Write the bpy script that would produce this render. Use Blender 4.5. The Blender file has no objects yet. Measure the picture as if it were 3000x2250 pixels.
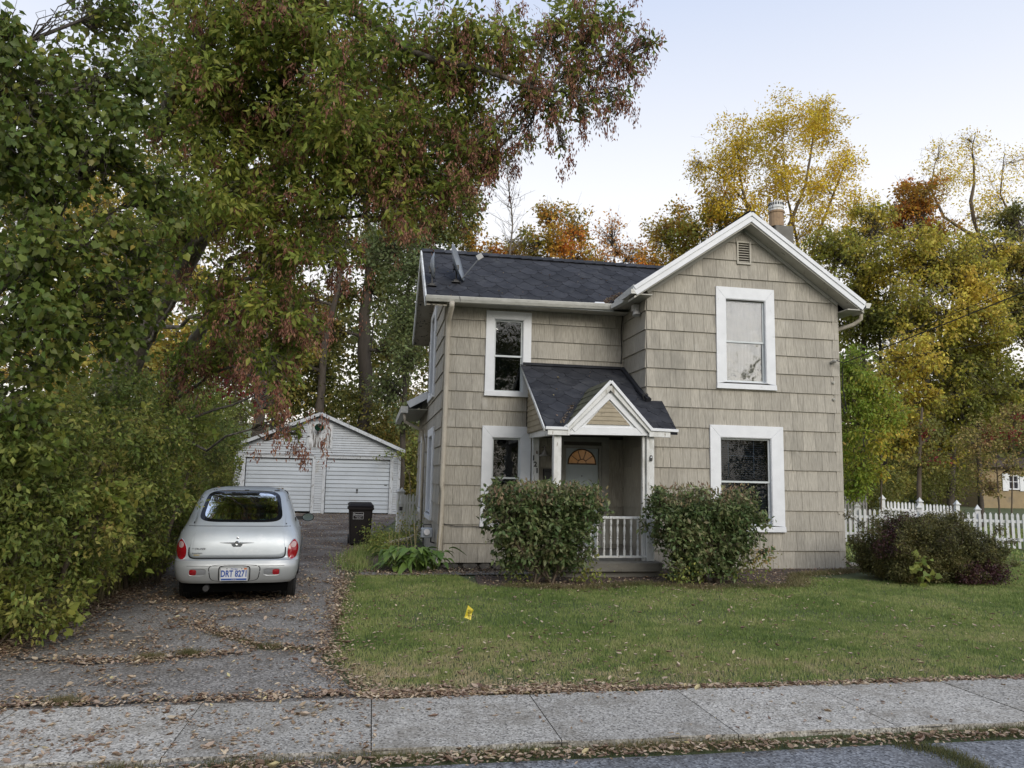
import bpy, math, random
import numpy as np
from mathutils import Vector, Matrix
from math import radians as R, sin, cos, pi, sqrt

SC = bpy.context.scene
# ------------------------------------------------------------------ camera
cam_d = bpy.data.cameras.new('camera'); cam = bpy.data.objects.new('camera', cam_d)
SC.collection.objects.link(cam); SC.camera = cam
cam_d.sensor_fit = 'HORIZONTAL'; cam_d.sensor_width = 36.0; cam_d.lens = 36.0*2200/3000
cam_d.clip_start = 0.1; cam_d.clip_end = 2000
YAW, PITCH, ROLL = R(10.3), R(7.1), R(1.2)
_fw = Vector((sin(YAW)*cos(PITCH), cos(YAW)*cos(PITCH), sin(PITCH)))
_r0 = Vector((cos(YAW), -sin(YAW), 0)); _u0 = _r0.cross(_fw)
_r = _r0*cos(ROLL)+_u0*sin(ROLL); _u = _u0*cos(ROLL)-_r0*sin(ROLL)
cam.matrix_world = Matrix(((_r.x, _u.x, -_fw.x, 0), (_r.y, _u.y, -_fw.y, 0), (_r.z, _u.z, -_fw.z, 1.6), (0, 0, 0, 1)))
# ------------------------------------------------------------------ sky, sun, exposure
SUN_EL, SUN_AZ = R(30), R(168)          # azimuth measured clockwise from +Y
world = bpy.data.worlds.new('World'); SC.world = world; world.use_nodes = True
wn = world.node_tree; wn.nodes.clear()
sky = wn.nodes.new('ShaderNodeTexSky'); sky.sky_type = 'NISHITA'; sky.sun_disc = False
sky.sun_elevation = SUN_EL; sky.sun_rotation = SUN_AZ; sky.air_density = 1.0; sky.dust_density = 2.5; sky.ozone_density = 1.5
bg = wn.nodes.new('ShaderNodeBackground'); wo = wn.nodes.new('ShaderNodeOutputWorld')
# a thin even veil of high cloud whitens the blue a little, more towards the horizon
tc = wn.nodes.new('ShaderNodeTexCoord'); sp = wn.nodes.new('ShaderNodeSeparateXYZ')
rp = wn.nodes.new('ShaderNodeValToRGB'); mx = wn.nodes.new('ShaderNodeMix'); mx.data_type = 'RGBA'
wn.links.new(tc.outputs['Generated'], sp.inputs[0]); wn.links.new(sp.outputs['Z'], rp.inputs[0])
rp.color_ramp.elements[0].position = 0.0; rp.color_ramp.elements[0].color = (19.6, 18.3, 16.6, 1)
rp.color_ramp.elements[1].position = 0.66; rp.color_ramp.elements[1].color = (8.0, 9.8, 13.8, 1)
e = rp.color_ramp.elements.new(0.36); e.color = (15.6, 15.7, 16.2, 1)
mx.inputs[0].default_value = 0.8
wn.links.new(sky.outputs[0], mx.inputs[6]); wn.links.new(rp.outputs[0], mx.inputs[7])
wn.links.new(mx.outputs[2], bg.inputs[0]); bg.inputs[1].default_value = 0.055
wn.links.new(bg.outputs[0], wo.inputs[0])
sun_d = bpy.data.lights.new('sun', 'SUN'); sun = bpy.data.objects.new('sun', sun_d); SC.collection.objects.link(sun)
sun_d.energy = 1.5; sun_d.angle = R(35); sun_d.color = (1.0, 0.94, 0.85)
_sd = Vector((sin(SUN_AZ)*cos(SUN_EL), cos(SUN_AZ)*cos(SUN_EL), sin(SUN_EL)))
sun.rotation_euler = _sd.to_track_quat('Z', 'Y').to_euler(); sun.location = _sd*60
SC.view_settings.view_transform = 'Standard'; SC.view_settings.look = 'None'
SC.view_settings.gamma = 1.0; SC.view_settings.use_curve_mapping = False; SC.view_settings.exposure = 0.5
SC.render.engine = 'CYCLES'; SC.cycles.use_denoising = True
try: SC.cycles.denoiser = 'OPENIMAGEDENOISE'
except Exception: pass
SC.cycles.max_bounces = 6; SC.cycles.diffuse_bounces = 3; SC.cycles.glossy_bounces = 3
SC.cycles.transmission_bounces = 5; SC.cycles.transparent_max_bounces = 12
SC.cycles.caustics_reflective = False; SC.cycles.caustics_refractive = False
RS = random.Random(7); NR = np.random.default_rng(11)

# ------------------------------------------------------------------ materials
class NT:
    def __init__(s, name):
        s.m = bpy.data.materials.new(name); s.m.use_nodes = True; s.t = s.m.node_tree; s.t.nodes.clear()
        s.out = s.t.nodes.new('ShaderNodeOutputMaterial')
    def n(s, typ, **kw):
        nd = s.t.nodes.new('ShaderNode'+typ)
        ins = kw.pop('ins', {})
        for k, v in kw.items(): setattr(nd, k, v)
        for k, v in ins.items(): s.put(nd.inputs[k], v)
        return nd
    def put(s, sock, v):
        if isinstance(v, bpy.types.NodeSocket): s.t.links.new(v, sock)
        elif isinstance(v, (tuple, list)) and len(v) == 3 and sock.type == 'RGBA': sock.default_value = (*v, 1)
        else: sock.default_value = v
    def noise(s, vec, scale, detail=4, rough=.55):
        return s.n('TexNoise', ins={'Vector': vec, 'Scale': scale, 'Detail': detail, 'Roughness': rough}).outputs[0]
    def mixc(s, f, a, b, blend='MIX'):
        nd = s.n('Mix', data_type='RGBA', blend_type=blend); s.put(nd.inputs[0], f); s.put(nd.inputs[6], a); s.put(nd.inputs[7], b); return nd.outputs[2]
    def math(s, op, a, b=0.0, clamp=False):
        nd = s.n('Math', operation=op, use_clamp=clamp); s.put(nd.inputs[0], a); s.put(nd.inputs[1], b); return nd.outputs[0]
    def mr(s, v, a, b, c=0.0, d=1.0):
        return s.n('MapRange', ins={0: v, 1: a, 2: b, 3: c, 4: d}).outputs[0]
    def ramp(s, v, cols):
        nd = s.n('ValToRGB'); cr = nd.color_ramp
        while len(cr.elements) < len(cols): cr.elements.new(.5)
        for e, (p, c) in zip(cr.elements, cols): e.position = p; e.color = (*c, 1)
        s.put(nd.inputs[0], v); return nd.outputs[0]
    def pos(s, st=(1, 1, 1)):
        p = s.n('NewGeometry').outputs['Position']
        if st == (1, 1, 1): return p
        nd = s.n('VectorMath', operation='MULTIPLY'); s.put(nd.inputs[0], p); nd.inputs[1].default_value = st; return nd.outputs[0]
    def rnd(s):
        a = s.n('ObjectInfo').outputs['Random']; b = s.n('NewGeometry').outputs['Random Per Island']
        return s.math('FRACT', s.math('ADD', a, b))

def mat(name, c1, c2=None, sc=6, st=(1, 1, 1), rough=.6, metal=0, rnd=0.0, dirt=None, bump=0.0, bsc=40, bst=None, bdist=.01, coat=0, spec=.5, fine=None):
    """Procedural surface: two tones mixed by noise, a piece-by-piece tone shift, patches of dirt, fine relief."""
    t = NT(name); p = t.pos(st); f = t.mr(t.noise(p, sc, 5), .3, .7)
    col = t.mixc(f, c1, c2 or c1)
    if fine: col = t.mixc(t.mr(t.noise(t.pos(fine[2]), fine[1], 3), .35, .65), col, fine[0])
    if rnd:
        v = t.mr(t.rnd(), 0, 1, 1-rnd, 1+rnd); hs = t.n('HueSaturation'); t.put(hs.inputs['Value'], v); t.put(hs.inputs['Color'], col); col = hs.outputs[0]
    if dirt:
        for dc, ds, lo, hi, dst in (dirt if isinstance(dirt, list) else [dirt]):
            col = t.mixc(t.mr(t.noise(t.pos(dst), ds, 6, .65), lo, hi), col, dc)
    b = t.n('BsdfPrincipled', ins={'Base Color': col, 'Roughness': rough, 'Metallic': metal, 'Coat Weight': coat, 'Specular IOR Level': spec})
    if bump:
        h = t.noise(t.pos(bst or st), bsc, 3)
        bn = t.n('Bump', ins={'Height': h, 'Strength': bump, 'Distance': bdist}); t.put(b.inputs['Normal'], bn.outputs[0])
    t.put(t.out.inputs[0], b.outputs[0]); return t.m

def leafmat(name, cols, ps=.5, pw=.45, trans=.35, rough=.55, hue=.02):
    """Leaf colour picked per leaf, drifting in patches through the crown; light passes through the blade."""
    t = NT(name); r = t.n('NewGeometry').outputs['Random Per Island']
    n = t.mr(t.noise(t.pos(), ps, 2), .25, .75)
    f = t.math('ADD', t.math('MULTIPLY', r, 1-pw), t.math('MULTIPLY', n, pw))
    col = t.ramp(f, cols)
    r2 = t.math('FRACT', t.math('MULTIPLY', r, 37.7))
    hs = t.n('HueSaturation', ins={'Hue': t.mr(r2, 0, 1, .5-hue, .5+hue), 'Value': t.mr(r2, 0, 1, .75, 1.25), 'Color': col}); col = hs.outputs[0]
    b = t.n('BsdfPrincipled', ins={'Base Color': col, 'Roughness': rough, 'Specular IOR Level': .35})
    tr = t.n('BsdfTranslucent', ins={'Color': col}); ms = t.n('MixShader', ins={0: trans, 1: b.outputs[0], 2: tr.outputs[0]})
    t.put(t.out.inputs[0], ms.outputs[0]); return t.m

def glassmat(name, tint=(.6, .7, .7), refl=1.0, rough=.02, wav=0.0):
    t = NT(name); fr = t.n('Fresnel', ins={'IOR': 1.55}); g = t.n('BsdfGlossy', ins={'Color': (1, 1, 1), 'Roughness': rough}); tp = t.n('BsdfTransparent', ins={'Color': tint})
    if wav:
        bn = t.n('Bump', ins={'Height': t.noise(t.pos(), 3.0, 2), 'Strength': wav, 'Distance': .02}); t.put(g.inputs['Normal'], bn.outputs[0]); t.put(fr.inputs['Normal'], bn.outputs[0])
    ms = t.n('MixShader', ins={0: t.math('MULTIPLY', fr.outputs[0], refl, True), 1: tp.outputs[0], 2: g.outputs[0]}); t.put(t.out.inputs[0], ms.outputs[0]); return t.m

# ------------------------------------------------------------------ objects
def link(o): SC.collection.objects.link(o); return o
def tag(o, label=None, cat=None, group=None, kind=None):
    if label: o['label'] = label
    if cat: o['category'] = cat
    if group: o['group'] = group
    if kind: o['kind'] = kind
    return o
def thing(name, label, cat, loc=(0, 0, 0), rz=0, group=None):
    o = link(bpy.data.objects.new(name, None)); o.location = loc; o.rotation_euler = (0, 0, rz); o.empty_display_size = .2
    return tag(o, label, cat, group)

def mesh_np(name, V, F, mats=None, smooth=False):
    """V (n,3), F either (m,k) array or list of index lists."""
    me = bpy.data.meshes.new(name)
    if isinstance(F, np.ndarray):
        V = np.ascontiguousarray(V, dtype=np.float32); k = F.shape[1]
        me.vertices.add(len(V)); me.vertices.foreach_set('co', V.ravel())
        me.loops.add(F.size); me.loops.foreach_set('vertex_index', np.ascontiguousarray(F, dtype=np.int32).ravel())
        me.polygons.add(len(F)); me.polygons.foreach_set('loop_start', np.arange(0, F.size, k, dtype=np.int32))
        try: me.polygons.foreach_set('loop_total', np.full(len(F), k, dtype=np.int32))
        except Exception: pass
        me.update(calc_edges=True)
    else:
        me.from_pydata([tuple(map(float, v)) for v in V], [], [list(f) for f in F]); me.update()
    if smooth: me.polygons.foreach_set('use_smooth', np.ones(len(me.polygons), dtype=bool))
    for m in (mats or []): me.materials.append(m)
    return me
def obj(name, me, parent=None, kind=None):
    o = link(bpy.data.objects.new(name, me))
    if parent: o.parent = parent
    if kind: o['kind'] = kind
    return o

class MB:
    """Collects shapes into one mesh. Frame: point = O + u*U + n*N + z*Z."""
    def __init__(s, O=(0, 0, 0), U=(1, 0, 0), N=(0, 1, 0), Z=(0, 0, 1)):
        s.O, s.U, s.N, s.Z = (np.array(a, float) for a in (O, U, N, Z)); s.v = []; s.f = []; s.mi = []
    def p(s, u, n, z): return s.O+u*s.U+n*s.N+z*s.Z
    def add(s, vs, fs, mi=0):
        b = len(s.v); s.v += [s.p(*v) for v in vs]; s.f += [[b+i for i in f] for f in fs]; s.mi += [mi]*len(fs); return s
    def box(s, u0, u1, n0, n1, z0, z1, mi=0):
        return s.add([(u0, n0, z0), (u1, n0, z0), (u1, n1, z0), (u0, n1, z0), (u0, n0, z1), (u1, n0, z1), (u1, n1, z1), (u0, n1, z1)],
                     [(0, 3, 2, 1), (4, 5, 6, 7), (0, 1, 5, 4), (1, 2, 6, 5), (2, 3, 7, 6), (3, 0, 4, 7)], mi)
    def prism(s, poly, n0, n1, mi=0):
        """poly = [(u,z)...]; n0/n1 numbers or functions of (u,z)."""
        g0 = n0 if callable(n0) else (lambda u, z: n0); g1 = n1 if callable(n1) else (lambda u, z: n1)
        k = len(poly); vs = [(u, g0(u, z), z) for u, z in poly]+[(u, g1(u, z), z) for u, z in poly]
        return s.add(vs, [list(range(k)), list(range(2*k-1, k-1, -1))]+[(i, (i+1) % k, k+(i+1) % k, k+i) for i in range(k)][:], mi)
    def beam(s, a, b, w, h, up=(0, 0, 1), mi=0):
        a, b, up = (np.array(q, float) for q in (a, b, up)); d = b-a; d /= np.linalg.norm(d); x = np.cross(d, up); x /= np.linalg.norm(x); y = np.cross(x, d)
        vs = [c+x*i*w/2+y*j*h/2 for c in (a, b) for i, j in ((-1, -1), (1, -1), (1, 1), (-1, 1))]
        return s.add(vs, [(0, 1, 2, 3), (7, 6, 5, 4), (0, 4, 5, 1), (1, 5, 6, 2), (2, 6, 7, 3), (3, 7, 4, 0)], mi)
    def lathe(s, prof, c=(0, 0, 0), ax=(0, 0, 1), n=12, mi=0):
        c, ax = np.array(c, float), np.array(ax, float); ax /= np.linalg.norm(ax)
        t = np.array((1, 0, 0)) if abs(ax[0]) < .9 else np.array((0, 1, 0)); x = np.cross(ax, t); x /= np.linalg.norm(x); y = np.cross(ax, x); vs = []; fs = []
        for r, h in prof:
            for i in range(n): a = 2*pi*i/n; vs.append(c+ax*h+(x*cos(a)+y*sin(a))*r)
        for j in range(len(prof)-1):
            for i in range(n): fs.append((j*n+i, j*n+(i+1) % n, (j+1)*n+(i+1) % n, (j+1)*n+i))
        fs.append(list(range(n-1, -1, -1))); fs.append([(len(prof)-1)*n+i for i in range(n)])
        return s.add(vs, fs, mi)
    def tube(s, pts, r, n=6, mi=0, flat=None):
        pts = [np.array(q, float) for q in pts]; vs = []; fs = []; m = len(pts); rr = r if isinstance(r, (list, tuple)) else [r]*m
        for i, q in enumerate(pts):
            d = pts[min(i+1, m-1)]-pts[max(i-1, 0)]; d = d/np.linalg.norm(d); t = np.array((0, 0, 1.)) if abs(d[2]) < .9 else np.array((0, 1., 0))
            x = np.cross(d, t); x /= np.linalg.norm(x); y = np.cross(x, d)
            for k in range(n):
                a = 2*pi*(k+.5)/n; fx, fy = flat or (1, 1); vs.append(q+(x*cos(a)*fx+y*sin(a)*fy)*rr[i])
        for i in range(m-1):
            for k in range(n): fs.append((i*n+k, i*n+(k+1) % n, (i+1)*n+(k+1) % n, (i+1)*n+k))
        fs.append(list(range(n-1, -1, -1))); fs.append([(m-1)*n+k for k in range(n)])
        return s.add(vs, fs, mi)
    def build(s, name, m, parent=None, bevel=0, smooth=False, kind=None, fix=True):
        me = mesh_np(name, s.v, s.f, m if isinstance(m, list) else [m], smooth)
        if isinstance(m, list) and len(m) > 1: me.polygons.foreach_set('material_index', s.mi)
        if fix:
            import bmesh
            bm = bmesh.new(); bm.from_mesh(me); bmesh.ops.recalc_face_normals(bm, faces=bm.faces); bm.to_mesh(me); bm.free()
        o = obj(name, me, parent, kind)
        if bevel:
            b = o.modifiers.new('bevel', 'BEVEL'); b.width = bevel; b.segments = 1; b.limit_method = 'ANGLE'
        return o

def text_mesh(name, body, size, m, parent, loc, rot, ext=.001, shear=0, sx=1.0, space=1.0, align='CENTER', bold=0.0):
    cu = bpy.data.curves.new(name+'_curve', 'FONT'); cu.body = body; cu.size = size; cu.extrude = ext; cu.align_x = align; cu.align_y = 'CENTER'; cu.shear = shear; cu.space_character = space
    cu.resolution_u = 3; cu.offset = bold
    tmp = bpy.data.objects.new('tmp', cu); me = bpy.data.meshes.new_from_object(tmp); bpy.data.objects.remove(tmp); me.name = name
    me.materials.clear(); me.materials.append(m)
    o = obj(name, me, parent); o.location = loc; o.rotation_euler = rot; o.scale = (sx, 1, 1); return o

# ------------------------------------------------------------------ foliage
def leaf_arrays(P, A, S, kind='diamond', rng=NR, flat=.5, ratio=.62):
    """P base points, A unit leaf axes, S lengths -> verts, faces. Each blade is folded along its midrib."""
    n = len(P); rv = rng.normal(size=(n, 3)); rv[:, 2] += flat*3*rng.random(n)
    side = np.cross(A, rv); side /= np.linalg.norm(side, axis=1, keepdims=True)+1e-9; up = np.cross(side, A)
    S = S[:, None]; w = S*ratio*.5; fold = up*S*.10
    if kind == 'diamond':
        V = np.stack([P, P+A*S*.45+side*w+fold, P+A*S, P+A*S*.45-side*w+fold], 1).reshape(-1, 3)
        b = (np.arange(n)*4)[:, None]; F = np.concatenate([b+[0, 1, 2], b+[0, 2, 3]], 1).reshape(-1, 3)
    else:   # heart shaped, six points
        V = np.stack([P+A*S*.08, P+side*w*.75+fold-A*S*.03, P+A*S*.38+side*w*1.1+fold*1.2, P+A*S-up*S*.12, P+A*S*.38-side*w*1.1+fold*1.2, P-side*w*.75+fold-A*S*.03], 1).reshape(-1, 3)
        b = (np.arange(n)*6)[:, None]; F = np.concatenate([b+[0, 1, 2], b+[0, 2, 3], b+[0, 3, 4], b+[0, 4, 5]], 1).reshape(-1, 3)
    return V, F
def tubes_np(P, Rr, sides=3):
    """P (n,k,3) polylines, Rr (n,k) radii -> verts, quads."""
    n, k, _ = P.shape; D = np.gradient(P, axis=1); D /= np.linalg.norm(D, axis=2, keepdims=True)+1e-9
    t = np.zeros_like(D); t[..., 2] = 1; t[np.abs(D[..., 2]) > .9] = (0, 1, 0)
    X = np.cross(D, t); X /= np.linalg.norm(X, axis=2, keepdims=True)+1e-9; Y = np.cross(X, D)
    a = np.arange(sides)*2*pi/sides; V = P[:, :, None]+(X[:, :, None]*np.cos(a)[:, None]+Y[:, :, None]*np.sin(a)[:, None])*Rr[:, :, None, None]
    idx = np.arange(n*k*sides).reshape(n, k, sides); nx = np.roll(idx, -1, 2)
    F = np.stack([idx[:, :-1], nx[:, :-1], nx[:, 1:], idx[:, 1:]], -1).reshape(-1, 4)
    return V.reshape(-1, 3), F
def merge(L):
    V = []; F = []; b = 0
    for v, f in L: V.append(v); F.append(f+b); b += len(v)
    return np.concatenate(V), np.concatenate(F)
def resample(pts, k=9):
    pts = np.array(pts, float); d = np.r_[0, np.cumsum(np.linalg.norm(np.diff(pts[:, :3], axis=0), axis=1))]; t = np.linspace(0, d[-1], k)
    return np.stack([np.interp(t, d, pts[:, i]) for i in range(pts.shape[1])], 1)
def unit(a): return a/(np.linalg.norm(a, axis=-1, keepdims=True)+1e-9)

def foliage(lobes, leaf, cover=2.5, clumps=16, csig=.3, depth=1.25, droop=.4, rng=NR, kind='diamond', ratio=.62, zmin=.05, jit=.35, spray=1):
    """Leaf positions gathered in clumps through ellipsoid lobes. Returns verts, faces, clump centres with their lobe."""
    PS, AS, SS, CC = [], [], [], []
    for (x, y, z, r, dn) in lobes:
        nc = max(5, int(clumps)); d = unit(rng.normal(size=(nc, 3))); rad = rng.random(nc)**.5*1.12
        cc = np.array((x, y, z))+d*rad[:, None]*np.array((r, r*depth, r))*.85
        n = int(dn*cover*pi*r*r/(.5*ratio*leaf*leaf*spray)); w = rng.random(nc)**1.5+.15; ci = rng.choice(nc, n, p=w/w.sum())
        off = rng.normal(size=(n, 3))*r*csig*np.array((1, 1, .75)); P = cc[ci]+off
        out = unit(off+1e-6); A = unit(out*.8+rng.normal(size=(n, 3))*.7-np.array((0, 0, droop)))
        if spray > 1:      # compound leaves: leaflets fan out from one drooping stalk
            sd = unit(np.cross(A, rng.normal(size=(n, 3)))); P = np.repeat(P, spray, 0); A0 = np.repeat(A, spray, 0); sd = np.repeat(sd, spray, 0); f = np.tile(np.linspace(-1, 1, spray), n)[:, None]
            P = P+A0*leaf*(1-np.abs(f))*.9; A = unit(A0+sd*f*1.1+rng.normal(size=A0.shape)*.15); n = len(P)
        ok = P[:, 2] > zmin; PS.append(P[ok]); AS.append(A[ok]); SS.append((leaf*(1+jit*(rng.random(n)*2-1)))[ok])
        CC.append(np.c_[cc, np.full(nc, r), np.full((nc, 1), 0)+np.array((x, y, z))])
    V, F = leaf_arrays(np.concatenate(PS), np.concatenate(AS), np.concatenate(SS), kind, rng, ratio=ratio)
    return V, F, np.concatenate(CC)

def twigs(trunks, lobes, CC, rng=NR, limb_r=.05, twig_r=.012, sub=1.0):
    """Limbs from the trunks to each lobe, then twigs from the limb to every clump."""
    tk = np.concatenate([resample(t, 30) for t in trunks]); out = []; L = []
    for (x, y, z, r, dn) in lobes:
        c = np.array((x, y, z)); d = np.linalg.norm(tk[:, :3]-c, axis=1)+np.maximum(0, tk[:, 2]-z+.3)*1.5; a = tk[np.argmin(d)]
        b0 = a[:3]; s = np.linalg.norm(c-b0); t = np.linspace(0, 1, 8)[:, None]
        mid = (b0+c)/2+np.array((0, 0, s*.12))+rng.normal(size=3)*s*.06
        P = (1-t)**2*b0+2*t*(1-t)*mid+t**2*c; P[1:-1] += rng.normal(size=(6, 3))*s*.02
        r0 = min(a[3]*.7, limb_r*(.5+r)); out.append((P, np.linspace(r0, r0*.35, 8))); L.append((P, c, r0))
    V1 = tubes_np(np.stack([p for p, _ in out]), np.stack([q for _, q in out]), 5)
    TP, TR_ = [], []
    for (P, c, r0), i in zip(L, range(len(L))):
        sel = CC[(np.abs(CC[:, 4:7]-c).sum(1) < 1e-6)]
        for q in sel[:int(len(sel)*sub)]:
            e = q[:3]; dn_ = np.linalg.norm(P-e, axis=1)+np.array([0, 0, 0, 0, 0, .1, .3, .6])*q[3]; a = P[max(1, int(np.argmin(dn_))-int(rng.integers(0, 3)))]; s = np.linalg.norm(e-a); t = np.linspace(0, 1, 6)[:, None]
            Q = a+(e-a)*t+np.sin(t*pi)*np.array((0, 0, .12*s)); Q[1:] += rng.normal(size=(5, 3))*s*.05; TP.append(Q); TR_.append(np.linspace(twig_r, twig_r*.3, 6))
            for _ in range(2):
                a2 = Q[rng.integers(2, 5)]; e2 = e+rng.normal(size=3)*q[3]*.35; Q2 = a2+(e2-a2)*t+rng.normal(size=(6, 3))*s*.03; Q2[0] = a2; TP.append(Q2); TR_.append(np.linspace(twig_r*.5, twig_r*.2, 6))
    V2 = tubes_np(np.stack(TP), np.stack(TR_), 3)
    return merge([V1, V2])

def trunk_mesh(trunks, rng=NR, sides=10, wob=.06, k=22):
    out = []
    for t in trunks:
        q = resample(t, k); P = q[None, :, :3].copy(); P[0, 1:-1] += rng.normal(size=(k-2, 3))*q[1:-1, 3:4]*wob*2
        V, F = tubes_np(P, q[None, :, 3]*(1+rng.normal(size=(1, k))*.04), sides); V = V+rng.normal(size=V.shape)*np.repeat(q[:, 3], sides)[:, None]*wob*.5; out.append((V, F))
    return merge(out)

def tree(name, label, cat, trunks, lobes, lm, bark, leaf=.16, cover=2.5, clumps=16, csig=.3, depth=1.25, droop=.4, kind='diamond', ratio=.62,
         limb_r=.05, twig_r=.012, sub=1.0, group=None, crown='crown', zmin=.05, sides=10, trunk_name='trunk', spray=1):
    b = trunks[0][0]; root = thing(name, label, cat, (b[0], b[1], 0), 0, group); off = -np.array((b[0], b[1], 0))
    V, F, CC = foliage(lobes, leaf, cover, clumps, csig, depth, droop, NR, kind, ratio, zmin, spray=spray)
    obj(crown, mesh_np(crown, V+off, F, [lm]), root, 'stuff')
    tk = [list(t) for t in trunks]
    if tk[0][0][2] > .01: tk[0] = [(tk[0][0][0], tk[0][0][1], 0., tk[0][0][3]*1.25)]+tk[0]
    V, F = trunk_mesh(tk, sides=sides); obj(trunk_name, mesh_np(trunk_name, V+off, F, [bark], True), root)
    V, F = twigs(tk, lobes, CC, limb_r=limb_r, twig_r=twig_r, sub=sub); obj('branches', mesh_np('branches', V+off, F, [bark], True), root, 'stuff')
    return root, CC, off
# ================================================================== MATERIALS
SID = mat('siding_paint', (.45, .42, .355), (.37, .345, .295), 3.0, (1, 1, .6), .75, rnd=.12, bump=.9, bsc=55, bst=(1.5, 1.5, .03), bdist=.006,
          fine=((.29, .27, .225), 42, (1.8, 1.8, .07)), dirt=[((.15, .14, .12), 22, .60, .80, (1, 1, .10)), ((.20, .19, .16), 1.4, .58, .8, (1, 1, .5)), ((.48, .46, .41), 3.1, .62, .8, (1, 1, .5))])
SIDN = mat('siding_backing', (.08, .07, .055))
WHITE = mat('white_trim_paint', (.74, .76, .78), (.66, .68, .70), 5, rough=.5, bump=.15, bsc=60, dirt=((.42, .42, .40), 7, .66, .8, (1, 1, .6)))
WOLD = mat('peeling_white_paint', (.72, .73, .72), (.60, .61, .59), 6, (1, 1, .5), .65, bump=.3, bsc=30, dirt=[((.23, .20, .16), 16, .60, .66, (1, 1, .25)), ((.40, .40, .36), 4, .5, .75, (1, 1, .5))])
SOFF = mat('soffit_paint', (.46, .45, .40), (.36, .35, .31), 4, rough=.7, dirt=((.12, .11, .10), 9, .62, .68, (1, 1, 1)))
GUT = mat('gutter_metal', (.62, .62, .58), (.48, .48, .44), 6, (1, 1, 3), .45, dirt=((.18, .17, .14), 12, .56, .8, (.5, .5, 3)))
DSP = mat('downspout_metal', (.50, .46, .38), (.42, .38, .31), 5, rough=.5, dirt=((.22, .19, .15), 9, .58, .8, (1, 1, .5)))
ROOF = mat('asphalt_shingle', (.026, .028, .034), (.046, .048, .055), 4, rough=.95, rnd=.22, bump=.5, bsc=260, bdist=.004, spec=.2, dirt=((.075, .078, .082), 2.2, .55, .8, (1, 1, 1)))
ROOFM = mat('mossy_shingle', (.06, .065, .035), (.09, .085, .05), 7, rough=.95, rnd=.2, bump=.7, bsc=80)
ROOFB = mat('roof_felt', (.012, .013, .018), rough=.95)
CLAP = mat('beige_clapboard', (.36, .31, .22), (.28, .24, .17), 4, (1, 1, 2), .7, bump=.2, bsc=30, dirt=((.14, .12, .09), 12, .58, .66, (1, 1, 2)))
SASH = mat('sash_metal', (.60, .64, .64), (.50, .54, .55), 8, rough=.4)
GLASS = glassmat('window_glass', (.42, .48, .52), 1.3, .01, .25)
GLASSH = glassmat('storm_glass', (.80, .82, .82), 5.0, .02, .5)
GLASSD = glassmat('dull_glass', (.45, .50, .55), .75, .02, .25)
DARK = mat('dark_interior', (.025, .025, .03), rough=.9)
BLIND = mat('blind_slat', (.17, .18, .21), (.13, .14, .17), 8, rough=.5)
CURT_SKY = mat('curtain_sky_reflection', (.80, .78, .80), (.58, .57, .62), 2.2, (1, 1, 3), .8)  # streaky pale tones put the sky's reflection into the hanging's colour
STONE = mat('fieldstone', (.13, .125, .115), (.075, .07, .065), 7, rough=.9, rnd=.3, bump=.6, bsc=25)
MORT = mat('mortar', (.05, .047, .042), rough=.95)
CONC = mat('old_concrete', (.20, .19, .165), (.13, .125, .11), 5, rough=.9, bump=.4, bsc=60, dirt=((.07, .065, .055), 6, .55, .75, (1, 1, .5)))
PORW = mat('porch_grey_wood', (.17, .16, .135), (.12, .115, .10), 4, (1, 1, 4), .75, bump=.25, bsc=40, dirt=((.07, .065, .05), 7, .6, .75, (1, 1, .4)))
DOORM = mat('door_paint', (.50, .57, .60), (.44, .50, .53), 3, rough=.5)
BLACK = mat('black_plastic', (.012, .012, .013), rough=.5)
IRON = mat('dark_metal', (.03, .03, .032), (.05, .05, .05), 9, rough=.5, metal=.3)
CABLE = mat('black_cable', (.01, .01, .011), rough=.6)
AMB = NT('lit_amber_pane'); AMB.put(AMB.out.inputs[0], AMB.n('BsdfPrincipled', ins={'Base Color': (.30, .17, .07), 'Roughness': .2, 'Emission Color': (.9, .42, .13), 'Emission Strength': .05}).outputs[0]); AMB = AMB.m
CLAY = mat('clay_flue', (.36, .25, .15), (.26, .18, .11), 6, rough=.85, dirt=((.15, .10, .07), 6, .55, .7, (1, 1, 1)))

# ================================================================== HOUSE
HX0, HX1, WX0, WX1 = 1.29, 8.97, 4.98, 8.97
YW, YM, YB, YA = 13.3, 14.6, 18.6, 22.2
house = thing('house', 'two storey shingle sided house with white trimmed windows and dark roofs', 'house', (5, 13.3, 0))
HO = np.array((5, 13.3, 0.))
def HM(O=(0, 0, 0), U=(1, 0, 0), N=(0, 1, 0)): return MB(np.array(O, float)-HO, U, N)
SL = .69
def zmain(y): return 5.03+SL*(y-14.2) if y <= 16.5 else 5.03+SL*(18.8-y)
def zwing(x): return 6.80-SL*abs(x-6.98)

def rect_minus(r, h):
    u0, u1, z0, z1 = r; a0, a1, b0, b1 = h
    if a1 <= u0 or a0 >= u1 or b1 <= z0 or b0 >= z1: return [r]
    out = []
    if a0 > u0: out.append((u0, a0, z0, z1))
    if a1 < u1: out.append((a1, u1, z0, z1))
    m0, m1 = max(u0, a0), min(u1, a1)
    if b0 > z0: out.append((m0, m1, z0, b0))
    if b1 < z1: out.append((m0, m1, b1, z1))
    return out
def clip(poly, a, b, c):      # keep a*u+b*z<=c
    out = []
    for i in range(len(poly)):
        p, q = poly[i], poly[(i+1) % len(poly)]; dp, dq = a*p[0]+b*p[1]-c, a*q[0]+b*q[1]-c
        if dp <= 0: out.append(p)
        if dp*dq < 0: t = dp/(dp-dq); out.append((p[0]+(q[0]-p[0])*t, p[1]+(q[1]-p[1])*t))
    return out
NSH = [0]; REST = {}
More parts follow.
